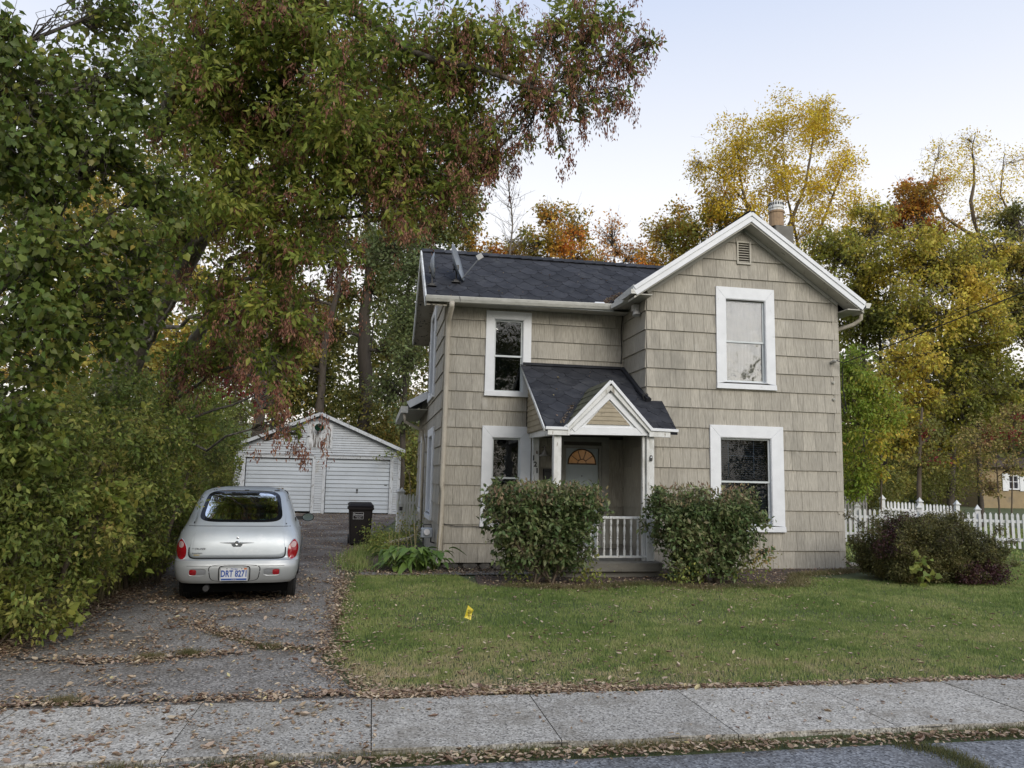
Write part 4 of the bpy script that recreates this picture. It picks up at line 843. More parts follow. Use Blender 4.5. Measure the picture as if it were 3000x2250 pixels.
# lobes: (x, y, z, radius, density) of each crown; trunks: (x, y, z, radius)
LOBES={
'BOX':[(-2.28, 9.0, 6.89, 0.84, 1.0), (-1.44, 9.5, 7.0, 0.9, 1.0), (-1.68, 10.0, 6.07, 0.93, 1.0), (-0.66, 9.0, 6.02, 0.8, 1.0), (-2.36, 9.5, 5.71, 0.81, 1.0), (0.09, 9.0, 6.9, 0.76, 1.0), (-0.79, 8.5, 6.9, 0.71, 1.0), (-0.88, 9.5, 5.18, 0.71, 1.0), (-0.09, 9.0, 5.6, 0.63, 1.0), (-1.75, 9.5, 4.74, 0.75, 1.0), (-1.06, 9.5, 4.32, 0.58, 1.0), (-1.46, 9.5, 3.58, 0.51, 1.0), (-2.06, 10.0, 3.84, 0.54, 1.0), (-1.01, 9.5, 3.44, 0.34, 1.0), (-1.26, 9.5, 2.9, 0.28, 1.0), (-1.15, 9.3, 2.37, 0.13, 1.0), (-0.91, 9.2, 2.07, 0.11, 0.7), (0.37, 9.0, 5.58, 0.58, 1.0), (0.8, 9.0, 6.49, 0.59, 1.0), (0.85, 8.5, 6.95, 0.56, 1.0), (0.75, 9.2, 5.16, 0.35, 1.0), (1.0, 9.0, 5.65, 0.35, 1.0), (0.17, 9.2, 4.86, 0.41, 1.0), (1.48, 8.5, 6.97, 0.45, 0.8), (2.12, 8.5, 7.24, 0.46, 0.8), (1.72, 8.5, 6.39, 0.31, 0.7), (2.3, 8.5, 6.65, 0.32, 0.7), (2.66, 8.5, 7.25, 0.32, 0.7), (2.84, 8.3, 6.72, 0.2, 0.6), (3.1, 8.2, 6.89, 0.12, 0.6), (1.99, 8.4, 6.05, 0.2, 0.7), (2.75, 8.4, 6.27, 0.16, 0.6), (2.34, 8.4, 6.15, 0.2, 0.7), (2.08, 8.4, 5.61, 0.09, 0.6), (1.29, 9.0, 5.87, 0.35, 0.6), (1.3, 9.0, 5.56, 0.16, 0.5), (-1.31, 8.5, 6.94, 0.65, 1.0), (-1.87, 9.0, 6.23, 0.67, 1.0), (-0.48, 9.3, 4.25, 0.26, 0.7), (-2.77, 10.5, 4.94, 0.63, 1.0), (1.68, 8.8, 5.81, 0.17, 0.4), (-2.63, 11.0, 3.12, 0.39, 1.0), (-2.02, 11.0, 3.21, 0.39, 1.0)],
'LEFT':[(-3.04, 6.5, 4.7, 0.42, 1.0), (-2.8, 7.0, 4.69, 0.5, 1.0), (-2.86, 6.5, 3.88, 0.45, 1.0), (-2.4, 7.0, 4.43, 0.42, 1.0), (-2.96, 7.5, 5.34, 0.36, 1.0), (-2.46, 7.5, 5.35, 0.41, 1.0), (-2.6, 6.5, 3.28, 0.45, 1.0), (-2.22, 7.0, 3.62, 0.41, 1.0), (-2.75, 6.5, 2.66, 0.44, 1.0), (-2.46, 7.0, 2.85, 0.48, 1.0), (-2.08, 7.5, 4.25, 0.31, 1.0), (-3.06, 6.3, 5.11, 0.19, 1.0), (-2.9, 8.0, 6.24, 0.39, 1.0), (-1.99, 7.0, 3.13, 0.25, 1.0), (-2.75, 6.4, 2.06, 0.36, 1.0), (-2.9, 6.2, 4.14, 0.32, 1.0)],
'H1':[(-2.87, 6.8, 1.9, 0.49, 1.0), (-2.9, 7.0, 1.33, 0.5, 1.0), (-3.0, 7.2, 0.74, 0.47, 1.0), (-2.81, 7.5, 0.42, 0.29, 1.0), (-3.19, 6.8, 1.63, 0.6, 1.0), (-2.86, 7.3, 0.29, 0.18, 1.0)],
'H2':[(-2.72, 7.8, 1.83, 0.53, 1.0), (-2.66, 8.0, 1.25, 0.49, 1.0), (-2.87, 8.5, 0.67, 0.35, 1.0), (-3.0, 8.2, 0.48, 0.32, 1.0), (-2.78, 9.2, 0.7, 0.28, 1.0)],
'H3':[(-2.49, 9.0, 2.04, 0.49, 1.0), (-2.58, 9.5, 1.41, 0.49, 1.0), (-2.78, 10.0, 0.84, 0.4, 1.0), (-2.81, 10.8, 0.54, 0.28, 1.0), (-2.96, 9.5, 2.43, 0.49, 1.0)],
'H4':[(-2.63, 11.5, 2.04, 0.5, 1.0), (-2.83, 12.0, 1.3, 0.48, 1.0), (-2.9, 12.5, 0.73, 0.43, 1.0), (-2.71, 13.5, 1.9, 0.39, 1.0), (-3.03, 12.0, 0.49, 0.27, 1.0), (-2.98, 12.0, 2.54, 0.49, 1.0)],
'H5':[(-3.42, 17.0, 2.47, 0.5, 1.0), (-3.37, 18.0, 1.69, 0.47, 1.0), (-3.56, 20.0, 2.28, 0.47, 1.0), (-3.77, 18.0, 3.15, 0.63, 1.0), (-3.73, 22.0, 3.26, 0.58, 1.0), (-3.58, 19.0, 1.15, 0.44, 1.0)],
'B1':[(-1.75, 38.0, 17.84, 2.63, 1.0), (0.66, 38.0, 16.57, 2.41, 1.0), (-2.94, 38.0, 13.78, 2.11, 1.0), (1.77, 39.0, 13.99, 1.97, 1.0), (0.18, 38.0, 11.11, 1.42, 1.0), (2.88, 38.0, 15.01, 1.94, 1.0), (-1.87, 38.0, 10.49, 1.05, 1.0), (-4.11, 38.0, 10.11, 1.38, 1.0), (4.06, 38.0, 16.38, 1.22, 1.0), (-1.94, 38.0, 21.88, 2.9, 1.0), (2.33, 40.0, 21.55, 2.33, 1.0), (-2.59, 38.0, 6.69, 1.15, 1.0), (-3.9, 39.0, 8.67, 1.42, 1.0), (-2.29, 39.0, 8.76, 1.07, 1.0), (1.03, 39.0, 7.96, 1.08, 1.0), (-5.69, 38.0, 7.0, 1.36, 1.0), (-0.14, 38.0, 13.03, 1.66, 1.0), (4.35, 39.0, 19.15, 1.52, 1.0), (-1.39, 39.0, 19.86, 2.22, 1.0)],
'B2':[(0.26, 32.0, 11.67, 1.2, 1.0), (1.51, 32.0, 10.32, 1.51, 1.0), (0.99, 32.0, 8.24, 1.19, 1.0), (2.1, 31.0, 8.3, 1.16, 1.0), (1.31, 31.0, 6.29, 0.86, 1.0), (0.54, 33.0, 5.33, 0.81, 1.0), (1.34, 32.0, 4.07, 0.69, 1.0)],
'B3':[(-4.49, 34.0, 16.72, 2.53, 1.0), (-6.29, 34.0, 13.27, 2.48, 1.0), (-4.58, 34.0, 11.06, 1.86, 1.0), (-8.53, 34.0, 17.38, 2.49, 1.0), (-9.97, 32.0, 13.22, 2.1, 1.0), (-3.76, 36.0, 7.23, 1.08, 1.0), (-10.68, 30.0, 8.74, 1.92, 1.0), (-5.54, 32.0, 6.5, 1.33, 1.0), (-8.36, 30.0, 6.03, 1.57, 1.0), (-12.5, 30.0, 11.29, 1.92, 1.0), (-10.7, 28.0, 4.62, 1.43, 1.0)],
'B5':[(-10.31, 24.0, 7.19, 1.37, 1.0), (-8.71, 24.0, 6.16, 1.38, 1.0), (-7.53, 25.0, 7.34, 1.32, 1.0), (-6.13, 26.0, 8.0, 1.24, 1.0), (-8.81, 22.0, 4.71, 1.13, 1.0), (-6.94, 22.0, 4.55, 1.08, 1.0), (-5.79, 24.0, 5.47, 1.06, 1.0), (-5.07, 27.0, 7.02, 1.05, 1.0), (-12.19, 26.0, 9.88, 1.49, 1.0), (-7.51, 27.0, 9.48, 1.2, 1.0), (-9.34, 27.0, 10.0, 1.27, 1.0)],
'B4':[(4.94, 43.0, 15.78, 1.24, 1.0), (6.51, 44.0, 15.06, 1.13, 1.0), (5.7, 42.0, 13.3, 1.07, 1.0), (4.16, 40.0, 12.39, 1.01, 1.0), (4.87, 43.0, 18.35, 0.97, 1.0)],
'M1':[(9.62, 42.0, 17.25, 0.96, 1.0), (8.68, 42.0, 15.19, 1.09, 1.0), (10.08, 42.0, 15.3, 1.65, 1.0), (11.46, 43.0, 16.89, 1.27, 1.0), (11.78, 43.0, 14.87, 1.41, 1.0), (9.26, 42.0, 13.55, 1.22, 1.0), (8.12, 45.0, 15.77, 0.87, 1.0)],
'M2':[(14.47, 46.0, 17.82, 1.22, 0.6), (15.43, 46.0, 16.63, 1.22, 0.7), (13.85, 46.0, 15.58, 1.21, 1.0), (16.55, 46.0, 16.09, 1.07, 1.0)],
'M3':[(16.74, 42.0, 16.4, 1.41, 1.0), (18.54, 42.0, 17.14, 1.71, 1.0), (20.08, 42.0, 18.45, 1.29, 1.0), (18.83, 42.0, 15.11, 1.99, 1.0), (16.14, 42.0, 14.62, 1.4, 1.0), (21.3, 42.0, 17.07, 1.44, 1.0)],
'LOC':[(20.97, 40.0, 21.58, 2.09, 0.8), (23.73, 40.0, 23.05, 2.26, 0.8), (26.89, 41.0, 23.86, 1.76, 0.8), (19.74, 40.0, 19.71, 1.66, 0.7), (18.13, 40.0, 20.13, 0.96, 0.5), (23.34, 40.0, 19.77, 2.1, 0.8), (26.43, 40.0, 19.76, 1.98, 0.8), (28.21, 40.0, 21.42, 1.15, 0.5), (21.48, 40.0, 17.28, 1.52, 0.6), (25.09, 40.0, 16.72, 1.96, 0.6), (28.57, 40.0, 18.48, 1.28, 0.6), (19.42, 40.0, 17.96, 1.1, 0.5), (28.18, 40.0, 16.39, 1.27, 0.8), (27.25, 41.0, 25.14, 1.03, 0.6)],
'LO2':[(38.83, 42.0, 23.66, 1.72, 0.25), (36.95, 42.0, 21.85, 1.7, 0.6), (38.55, 42.0, 24.94, 0.94, 0.2), (40.46, 42.0, 21.21, 1.87, 0.4), (36.34, 42.0, 23.41, 1.24, 0.4), (42.44, 42.0, 23.69, 1.58, 0.25), (39.27, 42.0, 19.49, 1.55, 0.4)],
'M4':[(30.47, 37.0, 17.84, 1.48, 1.0), (29.85, 38.0, 17.02, 1.23, 1.0), (31.45, 37.0, 16.26, 1.21, 1.0), (30.35, 37.0, 18.39, 1.07, 1.0)],
'Y1':[(20.61, 29.0, 11.07, 1.63, 1.0), (20.07, 29.0, 8.95, 1.41, 1.0), (21.65, 29.0, 8.84, 1.63, 1.0), (19.71, 30.0, 12.14, 0.95, 1.0), (22.86, 31.0, 14.05, 1.11, 1.0)],
'Y2':[(21.57, 27.0, 10.98, 1.55, 1.0), (23.54, 27.0, 10.93, 1.56, 1.0), (21.28, 26.0, 8.39, 1.66, 1.0), (23.37, 26.0, 8.14, 1.59, 1.0), (19.76, 25.0, 6.12, 1.23, 1.0), (22.62, 26.0, 6.21, 1.39, 1.0), (23.69, 26.0, 9.69, 1.32, 1.0), (26.32, 28.0, 12.05, 1.03, 1.0), (24.14, 26.0, 6.66, 1.12, 1.0), (20.27, 25.0, 4.55, 0.96, 1.0), (21.86, 25.0, 4.43, 1.06, 1.0), (24.24, 26.0, 4.97, 0.93, 1.0), (19.18, 25.0, 4.16, 0.87, 1.0), (22.67, 27.0, 3.3, 1.04, 1.0), (20.4, 26.0, 3.2, 0.9, 1.0)],
'Y3':[(30.96, 31.0, 12.84, 1.6, 1.0), (30.98, 31.0, 9.57, 1.81, 1.0), (30.49, 31.0, 6.36, 1.79, 1.0), (32.68, 33.0, 15.56, 1.22, 1.0), (30.56, 31.0, 10.94, 1.36, 1.0), (28.2, 30.0, 5.29, 1.07, 1.0)],
'SUM':[(13.31, 19.0, 4.95, 0.59, 1.0), (13.79, 19.0, 4.18, 0.72, 1.0), (13.46, 19.0, 3.25, 0.78, 1.0), (14.35, 19.0, 3.54, 0.59, 1.0), (13.57, 19.0, 2.21, 0.71, 1.0), (13.06, 19.0, 4.02, 0.52, 1.0), (13.11, 19.0, 1.56, 0.51, 1.0)],
'RED':[(16.99, 21.0, 3.34, 0.56, 0.6), (17.27, 21.0, 2.48, 0.58, 0.6), (16.53, 21.0, 2.46, 0.51, 0.6), (17.65, 21.0, 3.22, 0.44, 0.5)],
'PNK':[(20.17, 22.0, 3.35, 0.7, 0.6), (21.06, 22.0, 3.22, 0.78, 0.6), (21.39, 22.0, 4.01, 0.55, 0.5), (19.84, 22.0, 2.41, 0.54, 0.6), (20.6, 22.5, 1.65, 0.55, 0.8), (20.78, 21.5, 2.27, 0.46, 0.5), (19.52, 22.0, 3.02, 0.54, 0.7)],
'BR1':[(18.2, 24.0, 1.58, 0.74, 1.0), (19.91, 25.0, 1.43, 0.69, 1.0), (23.02, 27.0, 2.0, 0.85, 1.0), (16.73, 23.0, 1.41, 0.63, 1.0), (25.67, 29.0, 2.45, 0.81, 1.0), (20.96, 26.0, 2.32, 0.81, 1.0)],
'BR2':[(1.54, 37.0, 4.91, 1.36, 1.0), (0.47, 37.0, 3.51, 1.57, 1.0), (1.59, 36.0, 2.18, 1.31, 1.0), (-0.72, 38.0, 5.37, 1.15, 1.0), (-2.08, 38.0, 5.55, 1.15, 1.0), (-3.62, 38.0, 5.26, 1.25, 1.0), (-4.63, 37.0, 5.79, 1.32, 1.0)],
}
TR={'BOX': [(-4.22, 12.0, 1.61, 0.22), (-3.63, 11.5, 2.81, 0.19), (-2.89, 11.0, 4.16, 0.15), (-2.35, 10.5, 4.91, 0.12), (-1.84, 10.0, 5.8, 0.09), (-1.4, 9.5, 6.43, 0.08), (-0.94, 9.0, 7.07, 0.06), (-0.88, 9.0, 8.02, 0.05)], 'BOX2': [(-3.52, 12.4, 1.63, 0.13), (-3.04, 12.0, 2.82, 0.11), (-2.8, 11.8, 3.3, 0.09), (-2.48, 11.5, 3.89, 0.07), (-2.12, 11.0, 4.61, 0.05)], 'LIMB': [(-2.94, 9.8, 5.78, 0.09), (-2.48, 9.3, 6.44, 0.085), (-2.07, 9.0, 6.92, 0.08), (-1.58, 8.8, 7.22, 0.075), (-1.04, 8.8, 7.21, 0.07), (-0.49, 8.7, 7.2, 0.06), (-0.09, 8.7, 6.94, 0.045), (0.31, 8.6, 6.64, 0.035), (1.14, 8.5, 6.5, 0.04), (1.87, 8.4, 6.24, 0.02)], 'B1T': [(-0.48, 38.0, 4.92, 0.34), (-0.73, 38.0, 9.13, 0.29), (-0.58, 38.0, 12.51, 0.22), (-1.1, 38.0, 16.4, 0.15), (-0.92, 38.0, 20.2, 0.08)], 'B1T2': [(-2.62, 37.0, 4.31, 0.2), (-2.58, 37.0, 7.68, 0.15), (-1.98, 37.0, 11.18, 0.11), (-1.58, 37.0, 14.76, 0.07)], 'B1T3': [(-4.95, 34.0, 4.0, 0.24), (-5.0, 34.0, 8.09, 0.2), (-5.44, 34.0, 12.27, 0.15), (-6.5, 34.0, 16.51, 0.08)], 'LOCa': [(21.02, 40.0, 8.6, 0.2), (21.39, 40.0, 12.48, 0.15), (22.05, 40.0, 15.9, 0.11), (20.92, 40.0, 19.25, 0.07), (20.68, 40.0, 22.13, 0.05)], 'LOCb': [(23.66, 40.0, 8.73, 0.22), (23.48, 40.0, 13.18, 0.18), (23.87, 40.0, 16.62, 0.13), (25.18, 40.0, 19.64, 0.08), (26.56, 41.0, 23.83, 0.05)], 'LOCd': [(22.65, 40.3, 8.72, 0.15), (22.9, 40.3, 13.21, 0.12), (22.54, 40.3, 17.19, 0.09), (19.89, 40.3, 19.85, 0.05), (18.28, 40.0, 20.43, 0.02)], 'LOCe': [(24.53, 40.6, 11.11, 0.12), (25.11, 40.6, 15.17, 0.09), (24.29, 40.6, 19.2, 0.06), (24.08, 40.6, 22.77, 0.02)], 'LOCf': [(26.11, 41.0, 9.56, 0.13), (27.2, 41.0, 14.26, 0.1), (28.93, 41.0, 17.96, 0.06), (29.35, 41.0, 20.43, 0.02)], 'LOCc': [(25.16, 40.5, 8.88, 0.18), (25.59, 40.5, 12.87, 0.14), (25.84, 40.5, 15.78, 0.1), (27.37, 40.5, 19.45, 0.07), (28.42, 40.5, 21.96, 0.04)], 'LO2': [(42.56, 42.0, 10.57, 0.25), (41.13, 42.0, 15.49, 0.19), (39.17, 42.0, 17.89, 0.15), (38.42, 42.0, 20.06, 0.11), (39.03, 42.0, 22.37, 0.08), (38.78, 42.0, 23.98, 0.05), (39.23, 42.0, 25.51, 0.02)], 'LO3': [(39.17, 42.0, 17.89, 0.13), (36.45, 42.0, 19.25, 0.09), (35.51, 42.0, 21.08, 0.06), (35.97, 42.0, 23.05, 0.02)], 'LO4': [(41.13, 42.0, 15.49, 0.13), (41.77, 42.0, 19.38, 0.09), (40.82, 42.0, 21.24, 0.06), (41.39, 42.0, 24.24, 0.02)], 'BARE': [(7.22, 40.0, 11.56, 0.08), (6.96, 40.0, 13.65, 0.06), (7.13, 40.0, 15.8, 0.045), (6.82, 40.0, 17.93, 0.03), (6.7, 40.0, 19.56, 0.015)], 'RED': [(16.79, 21.0, 1.1, 0.07), (16.92, 21.0, 2.9, 0.05), (17.06, 21.0, 4.08, 0.03)]}
# ================================================================== GARAGE
gar = thing('garage', 'old white double garage with peeling paint and two roll-up doors', 'garage', (-2.17, 31.7, 0)); GO = np.array((-2.17, 31.7, 0.))
GW = mat('garage_paint', (.42, .45, .48), (.35, .375, .40), 3, rough=.65, rnd=.05, dirt=[((.16, .15, .13), 9, .62, .70, (1, 1, 2.5)), ((.30, .29, .26), 1.1, .58, .8, (1, 1, 1))])
GTR = mat('garage_trim', (.47, .50, .53), (.39, .41, .43), 4, rough=.65, dirt=((.14, .13, .11), 12, .56, .64, (1.5, 1, .5)))
GDR = mat('garage_door_metal', (.36, .40, .44), (.31, .345, .38), 2, rough=.5, rnd=.07, dirt=[((.22, .19, .15), 7, .64, .74, (1, 1, 1)), ((.25, .24, .22), .9, .62, .9, (1, 1, .6))])
GX0, GX1, GC, GZE, GZA = -5.45, 1.12, -2.17, 2.62, 4.02
def G(): return MB(-GO)
b = G(); th = .1
for x0, x1, z0, z1 in ((GX0, -5.05, 0, 2.62), (-2.40, -1.90, 0, 2.62), (.74, GX1, 0, 2.62), (-5.05, -2.40, 2.25, 2.62), (-1.90, .74, 2.27, 2.62)): b.box(x0, x1, 31.7, 31.8, z0, z1)
b.prism([(GX0, 2.62), (GX1, 2.62), (GC, 4.0)], 31.7, 31.8); b.box(GX0, GX0+.1, 31.8, 38, 0, 2.62); b.box(GX1-.1, GX1, 31.8, 38, 0, 2.62); b.box(GX0, GX1, 38, 38.1, 0, 2.62); b.prism([(GX0, 2.62), (GX1, 2.62), (GC, 4.0)], 38, 38.1)
gw = b.build('wall', GTR, gar)
b = G(); z = .02; gs = (4.0-2.62)/(GC-GX0)
while z < 3.95:
    segs = [(GX0, -5.2), (-2.32, -1.98), (.84, GX1)] if z < 2.30 else [(max(GX0, GX0+(z+.05-2.62)/gs), min(GX1, GX1-(z+.05-2.62)/gs))]
    for a, c in segs:
        if c-a > .05:
            k = max(1, int((c-a)/2.2)); xs_ = [a]+sorted(a+(c-a)*RS.random() for _ in range(k-1))+[c]
            for p_, q_ in zip(xs_[:-1], xs_[1:]): b.prism([(p_+.002, z), (q_-.002, z), (q_-.002, z+.10), (p_+.002, z+.10)], lambda u, zz, z=z: 31.655+.40*(zz-z), 31.699)
    z += .098
b.build('clapboards', GW, gw, kind='stuff')
for x0, x1, z0, z1 in ((-5.20, -5.02, 0, 2.32), (-2.42, -2.30, 0, 2.32), (-2.0, -1.88, 0, 2.34), (.70, .84, 0, 2.34)): G().box(x0, x1, 31.65, 31.675, z0, z1).build('door_trim', GTR, gar, bevel=.004)
for x0, x1, z0 in ((-5.02, -2.42, 2.20), (-1.88, .70, 2.22)): G().box(x0, x1, 31.65, 31.675, z0, z0+.12).build('door_trim', GTR, gar, bevel=.004); G().beam(((x0+x1)/2-1.36, 31.64, z0+.125), ((x0+x1)/2+1.36, 31.64, z0+.125), .05, .012).build('drip_cap', GTR, gar)
for x0, x1 in ((GX0-.01, GX0+.10), (GX1-.10, GX1+.01)): G().box(x0, x1, 31.655, 31.69, 0, 2.6).build('corner_board', GTR, gar, bevel=.004)
for i, (x0, x1, zt, zb) in enumerate(((-5.0, -2.44, 2.16, .07), (-1.86, .69, 2.21, .03))):
    d = G().box(x0, x1, 31.78, 31.80, zb, zt).build('garage_door', GDR, gar); n = 13; h = (zt-zb)/n
    for k in range(n):
        z0 = zb+k*h; G().prism([(x0, z0+.012), (x1, z0+.012), (x1, z0+h-.004), (x0, z0+h-.010)], lambda u, z, z0=z0, h=h: 31.735+.22*(z-z0), 31.779).build('door_slat', GDR, d)
    if i == 1:
        hd = G(); hd.box(-.64, -.56, 31.74, 31.752, .84, 1.0); hd.lathe([(.012, 0), (.012, .05)], (-.60, 31.75, .86), (0, -1, 0), 8); hd.build('handle', IRON, d); G().box(.50, .60, 31.742, 31.752, 1.16, 1.19).build('latch', IRON, d)
HB = mat('bare_hatch_boards', (.56, .58, .60), (.48, .49, .50), 3, rough=.8, dirt=((.13, .12, .11), 6, .48, .53, (3.0, 1, .35)))
h_ = G().box(-2.70, -1.66, 31.64, 31.675, 2.62, 3.66).build('hatch', GTR, gar)
for k in range(6): x = -2.60+k*.148; G().box(x, x+.144, 31.62, 31.64, 2.66, 3.60).build('hatch_board', HB, h_)
G().box(-2.66, -2.58, 31.605, 31.62, 3.08, 3.12).build('hatch_latch', IRON, h_)
b = G()
for s_, xe in ((-1, GX0-.18), (1, GX1+.18)):
    ze = 4.06-gs*abs(xe-GC)
    b.add([(GC, 31.45, 4.10), (xe, 31.45, ze+.04), (xe, 38.3, ze+.04), (GC, 38.3, 4.10), (GC, 31.45, 4.05), (xe, 31.45, ze-.01), (xe, 38.3, ze-.01), (GC, 38.3, 4.05)], [(0, 1, 2, 3), (4, 5, 6, 7), (0, 1, 5, 4), (1, 2, 6, 5), (2, 3, 7, 6), (3, 0, 4, 7)])
    G().beam((GC, 31.43, 4.02), (xe, 31.43, ze-.04), .03, .13).build('rake_board', GTR, gar, bevel=.004)
b.build('roof', ROOFB, gar)
gl = G(); gl.tube([(-2.17, 31.43, 4.0), (-2.18, 31.30, 3.95), (-2.18, 31.28, 3.7), (-2.19, 31.30, 3.52)], .012, 6); gl.build('lamp_arm', IRON, gar)
G().lathe([(.02, .10), (.05, .08), (.14, .03), (.185, -.01), (.19, -.03), (.16, -.03), (.05, .03)], (-2.20, 31.30, 3.46), (0, .75, .66), 20).build('lamp_shade', mat('green_enamel', (.015, .06, .035), (.01, .045, .025), 8, rough=.25), gar, smooth=True)

# ================================================================== WHEELIE BIN
BIN = mat('bin_plastic', (.009, .007, .007), (.013, .010, .010), 5, rough=.6, spec=.25)
bn = thing('wheelie_bin', 'dark brown wheeled trash bin standing on the driveway by the flower bed', 'trash bin', (-.22, 17.55, 0), R(4))
b = MB(); b.add([(-.22, 0, .02), (.22, 0, .02), (.22, .46, .02), (-.22, .46, .02), (-.26, -.06, .86), (.26, -.06, .86), (.26, .52, .86), (-.26, .52, .86)], [(0, 3, 2, 1), (0, 1, 5, 4), (1, 2, 6, 5), (2, 3, 7, 6), (3, 0, 4, 7), (4, 5, 6, 7)]); b.build('body', BIN, bn, bevel=.03)
MB().box(-.285, .285, -.085, .54, .80, .87).build('rim', BIN, bn, bevel=.015)
b = MB(); b.add([(-.295, -.10, .875), (.295, -.10, .875), (.295, .56, .91), (-.295, .56, .91), (-.25, -.04, .93), (.25, -.04, .93), (.25, .50, .965), (-.25, .50, .965)], [(0, 3, 2, 1), (0, 1, 5, 4), (1, 2, 6, 5), (2, 3, 7, 6), (3, 0, 4, 7), (4, 5, 6, 7)]); b.build('lid', BIN, bn, bevel=.015)
b = MB(); b.tube([(-.2, .60, .90), (.2, .60, .90)], .015, 6); b.build('handle', BIN, bn)
for sx in (-.25, .22): MB().lathe([(.11, 0), (.11, .04)], (sx, .50, .11), (1, 0, 0), 14).build('wheel', BLACK, bn)
LAB = mat('bin_label_white', (.6, .6, .62))
b = MB((0, -.052, 0)); b.box(-.175, .055, -.004, -.001, .60, .605); b.box(-.175, .055, -.004, -.001, .745, .75); b.box(-.175, -.170, -.004, -.001, .605, .745); b.box(.050, .055, -.004, -.001, .605, .745); lb = b.build('label_frame', LAB, bn)
text_mesh('label_text', 'Emmons', .062, LAB, bn, (-.06, -.056, .70), (R(90), 0, 0), .001, .3); text_mesh('label_text', 'SERVICE, INC.', .026, LAB, bn, (-.045, -.055, .655), (R(90), 0, 0), .001); text_mesh('label_text', '487-8710', .026, LAB, bn, (-.045, -.054, .625), (R(90), 0, 0), .001)

# ================================================================== CAR
car = thing('car', 'silver compact wagon parked on the driveway with its tailgate to the street', 'car', (-1.575, 9.72, 0), R(4.2))
CP = NT('silver_paint'); _p = CP.pos(); _c = CP.mixc(CP.mr(CP.noise(_p, 2.2, 5), .35, .65), (.43, .47, .50), (.49, .53, .56)); _c = CP.mixc(CP.math('MULTIPLY', CP.mr(CP.noise(_p, 5.5, 7, .7), .56, .68), .4), _c, (.58, .60, .62))
CP.put(CP.out.inputs[0], CP.n('BsdfPrincipled', ins={'Base Color': _c, 'Metallic': .45, 'Roughness': .48, 'Coat Weight': .35, 'Coat Roughness': .15}).outputs[0]); CP = CP.m
CPB = mat('bumper_paint', (.36, .38, .39), (.42, .44, .45), 3, rough=.45, metal=.4, coat=.25)
FRIT = mat('black_glass_edge', (.008, .009, .012), rough=.06); CHR = mat('chrome', (.55, .56, .57), rough=.18, metal=1); SEAM = mat('panel_gap', (.01, .01, .012), rough=.8)
REDL = mat('red_lens', (.30, .006, .012), (.22, .004, .01), 9, rough=.12, coat=.6); CLRL = mat('clear_lens', (.50, .34, .34), (.42, .30, .30), 9, rough=.12, coat=.6); GRYL = mat('grey_lens', (.20, .21, .22), rough=.2)
CGL = glassmat('car_glass', (.35, .55, .52), 1.5, .02); TYR = mat('tyre_rubber', (.014, .014, .015), (.02, .02, .02), 20, rough=.85); RIM = mat('rim_metal', (.38, .39, .40), rough=.35, metal=.8); SEAT = mat('seat_cloth', (.05, .052, .055), rough=.9)
TZ = [.22, .30, .40, .47, .53, .55, .65, .75, .85, .93, .98, 1.08, 1.20, 1.30, 1.345, 1.38, 1.40]
TY = [.10, .03, .00, .00, .03, .10, .110, .13, .18, .25, .29, .38, .48, .58, .66, .82, 1.10]
TW = [.60, .69, .715, .722, .722, .722, .728, .722, .700, .665, .645, .62, .58, .54, .51, .44, .28]
TF = [3.66, 3.72, 3.74, 3.74, 3.73, 3.72, 3.66, 3.55, 3.30, 2.95, 2.80, 2.60, 2.38, 2.2, 2.1, 1.95, 1.6]
TC = [.30, .30, .30, .30, .30, .28, .28, .29, .32, .34, .35, .36, .36, .34, .32, .30, .25]
it = lambda T, z: float(np.interp(z, TZ, T)); NE = 4.8
def surfy(x, z):
    w, yr, c = it(TW, z), it(TY, z), it(TC, z); q = min(1, abs(x)/w)**NE; return yr+c*(1-(1-q)**(1/NE))
zl = [.262, .28, .30, .35, .40, .44, .47, .50, .53, .5301, .55, .58, .62, .66, .70, .75, .80, .85, .89, .93, .955, .98, 1.01, 1.05, 1.1, 1.15, 1.2, 1.25, 1.3, 1.325, 1.345, 1.362, 1.375, 1.385, 1.393, 1.40]
def outline(z):
    w, yr, c, yf = it(TW, z), it(TY, z), it(TC, z), it(TF, z); P = []; wf = w*.93; cf = .45
    for i in range(41):
        a = R(-90+180*i/40); s, co = sin(a), cos(a); P.append((w*math.copysign(abs(s)**(2/NE), s), yr+c*(1-abs(co)**(2/NE))))
    for i in range(1, 22): t = i/22; P.append((w+(wf-w)*t+.012*sin(pi*t), yr+c+(yf-cf-yr-c)*t))
    for i in range(21):
        a = R(90-180*i/20); s, co = sin(a), cos(a); P.append((wf*math.copysign(abs(s)**(2/2.6), s), yf-cf*(1-abs(co)**(2/2.6))))
    for i in range(1, 22): t = 1-i/22; P.append((-(w+(wf-w)*t+.012*sin(pi*t)), yr+c+(yf-cf-yr-c)*t))
    return P
LV = [outline(z) for z in zl]; npt = len(LV[0]); V = [(x, y, z) for z, L in zip(zl, LV) for x, y in L]
def wina(z): return .470*(1-.42*(z-1.168))
def inwin(x, z, k): return (abs(x)/wina(z))**4.5+(abs(z-1.165)/.185)**4.5 < k**4.5
body, bump, sideg, wind = [], [], [], []
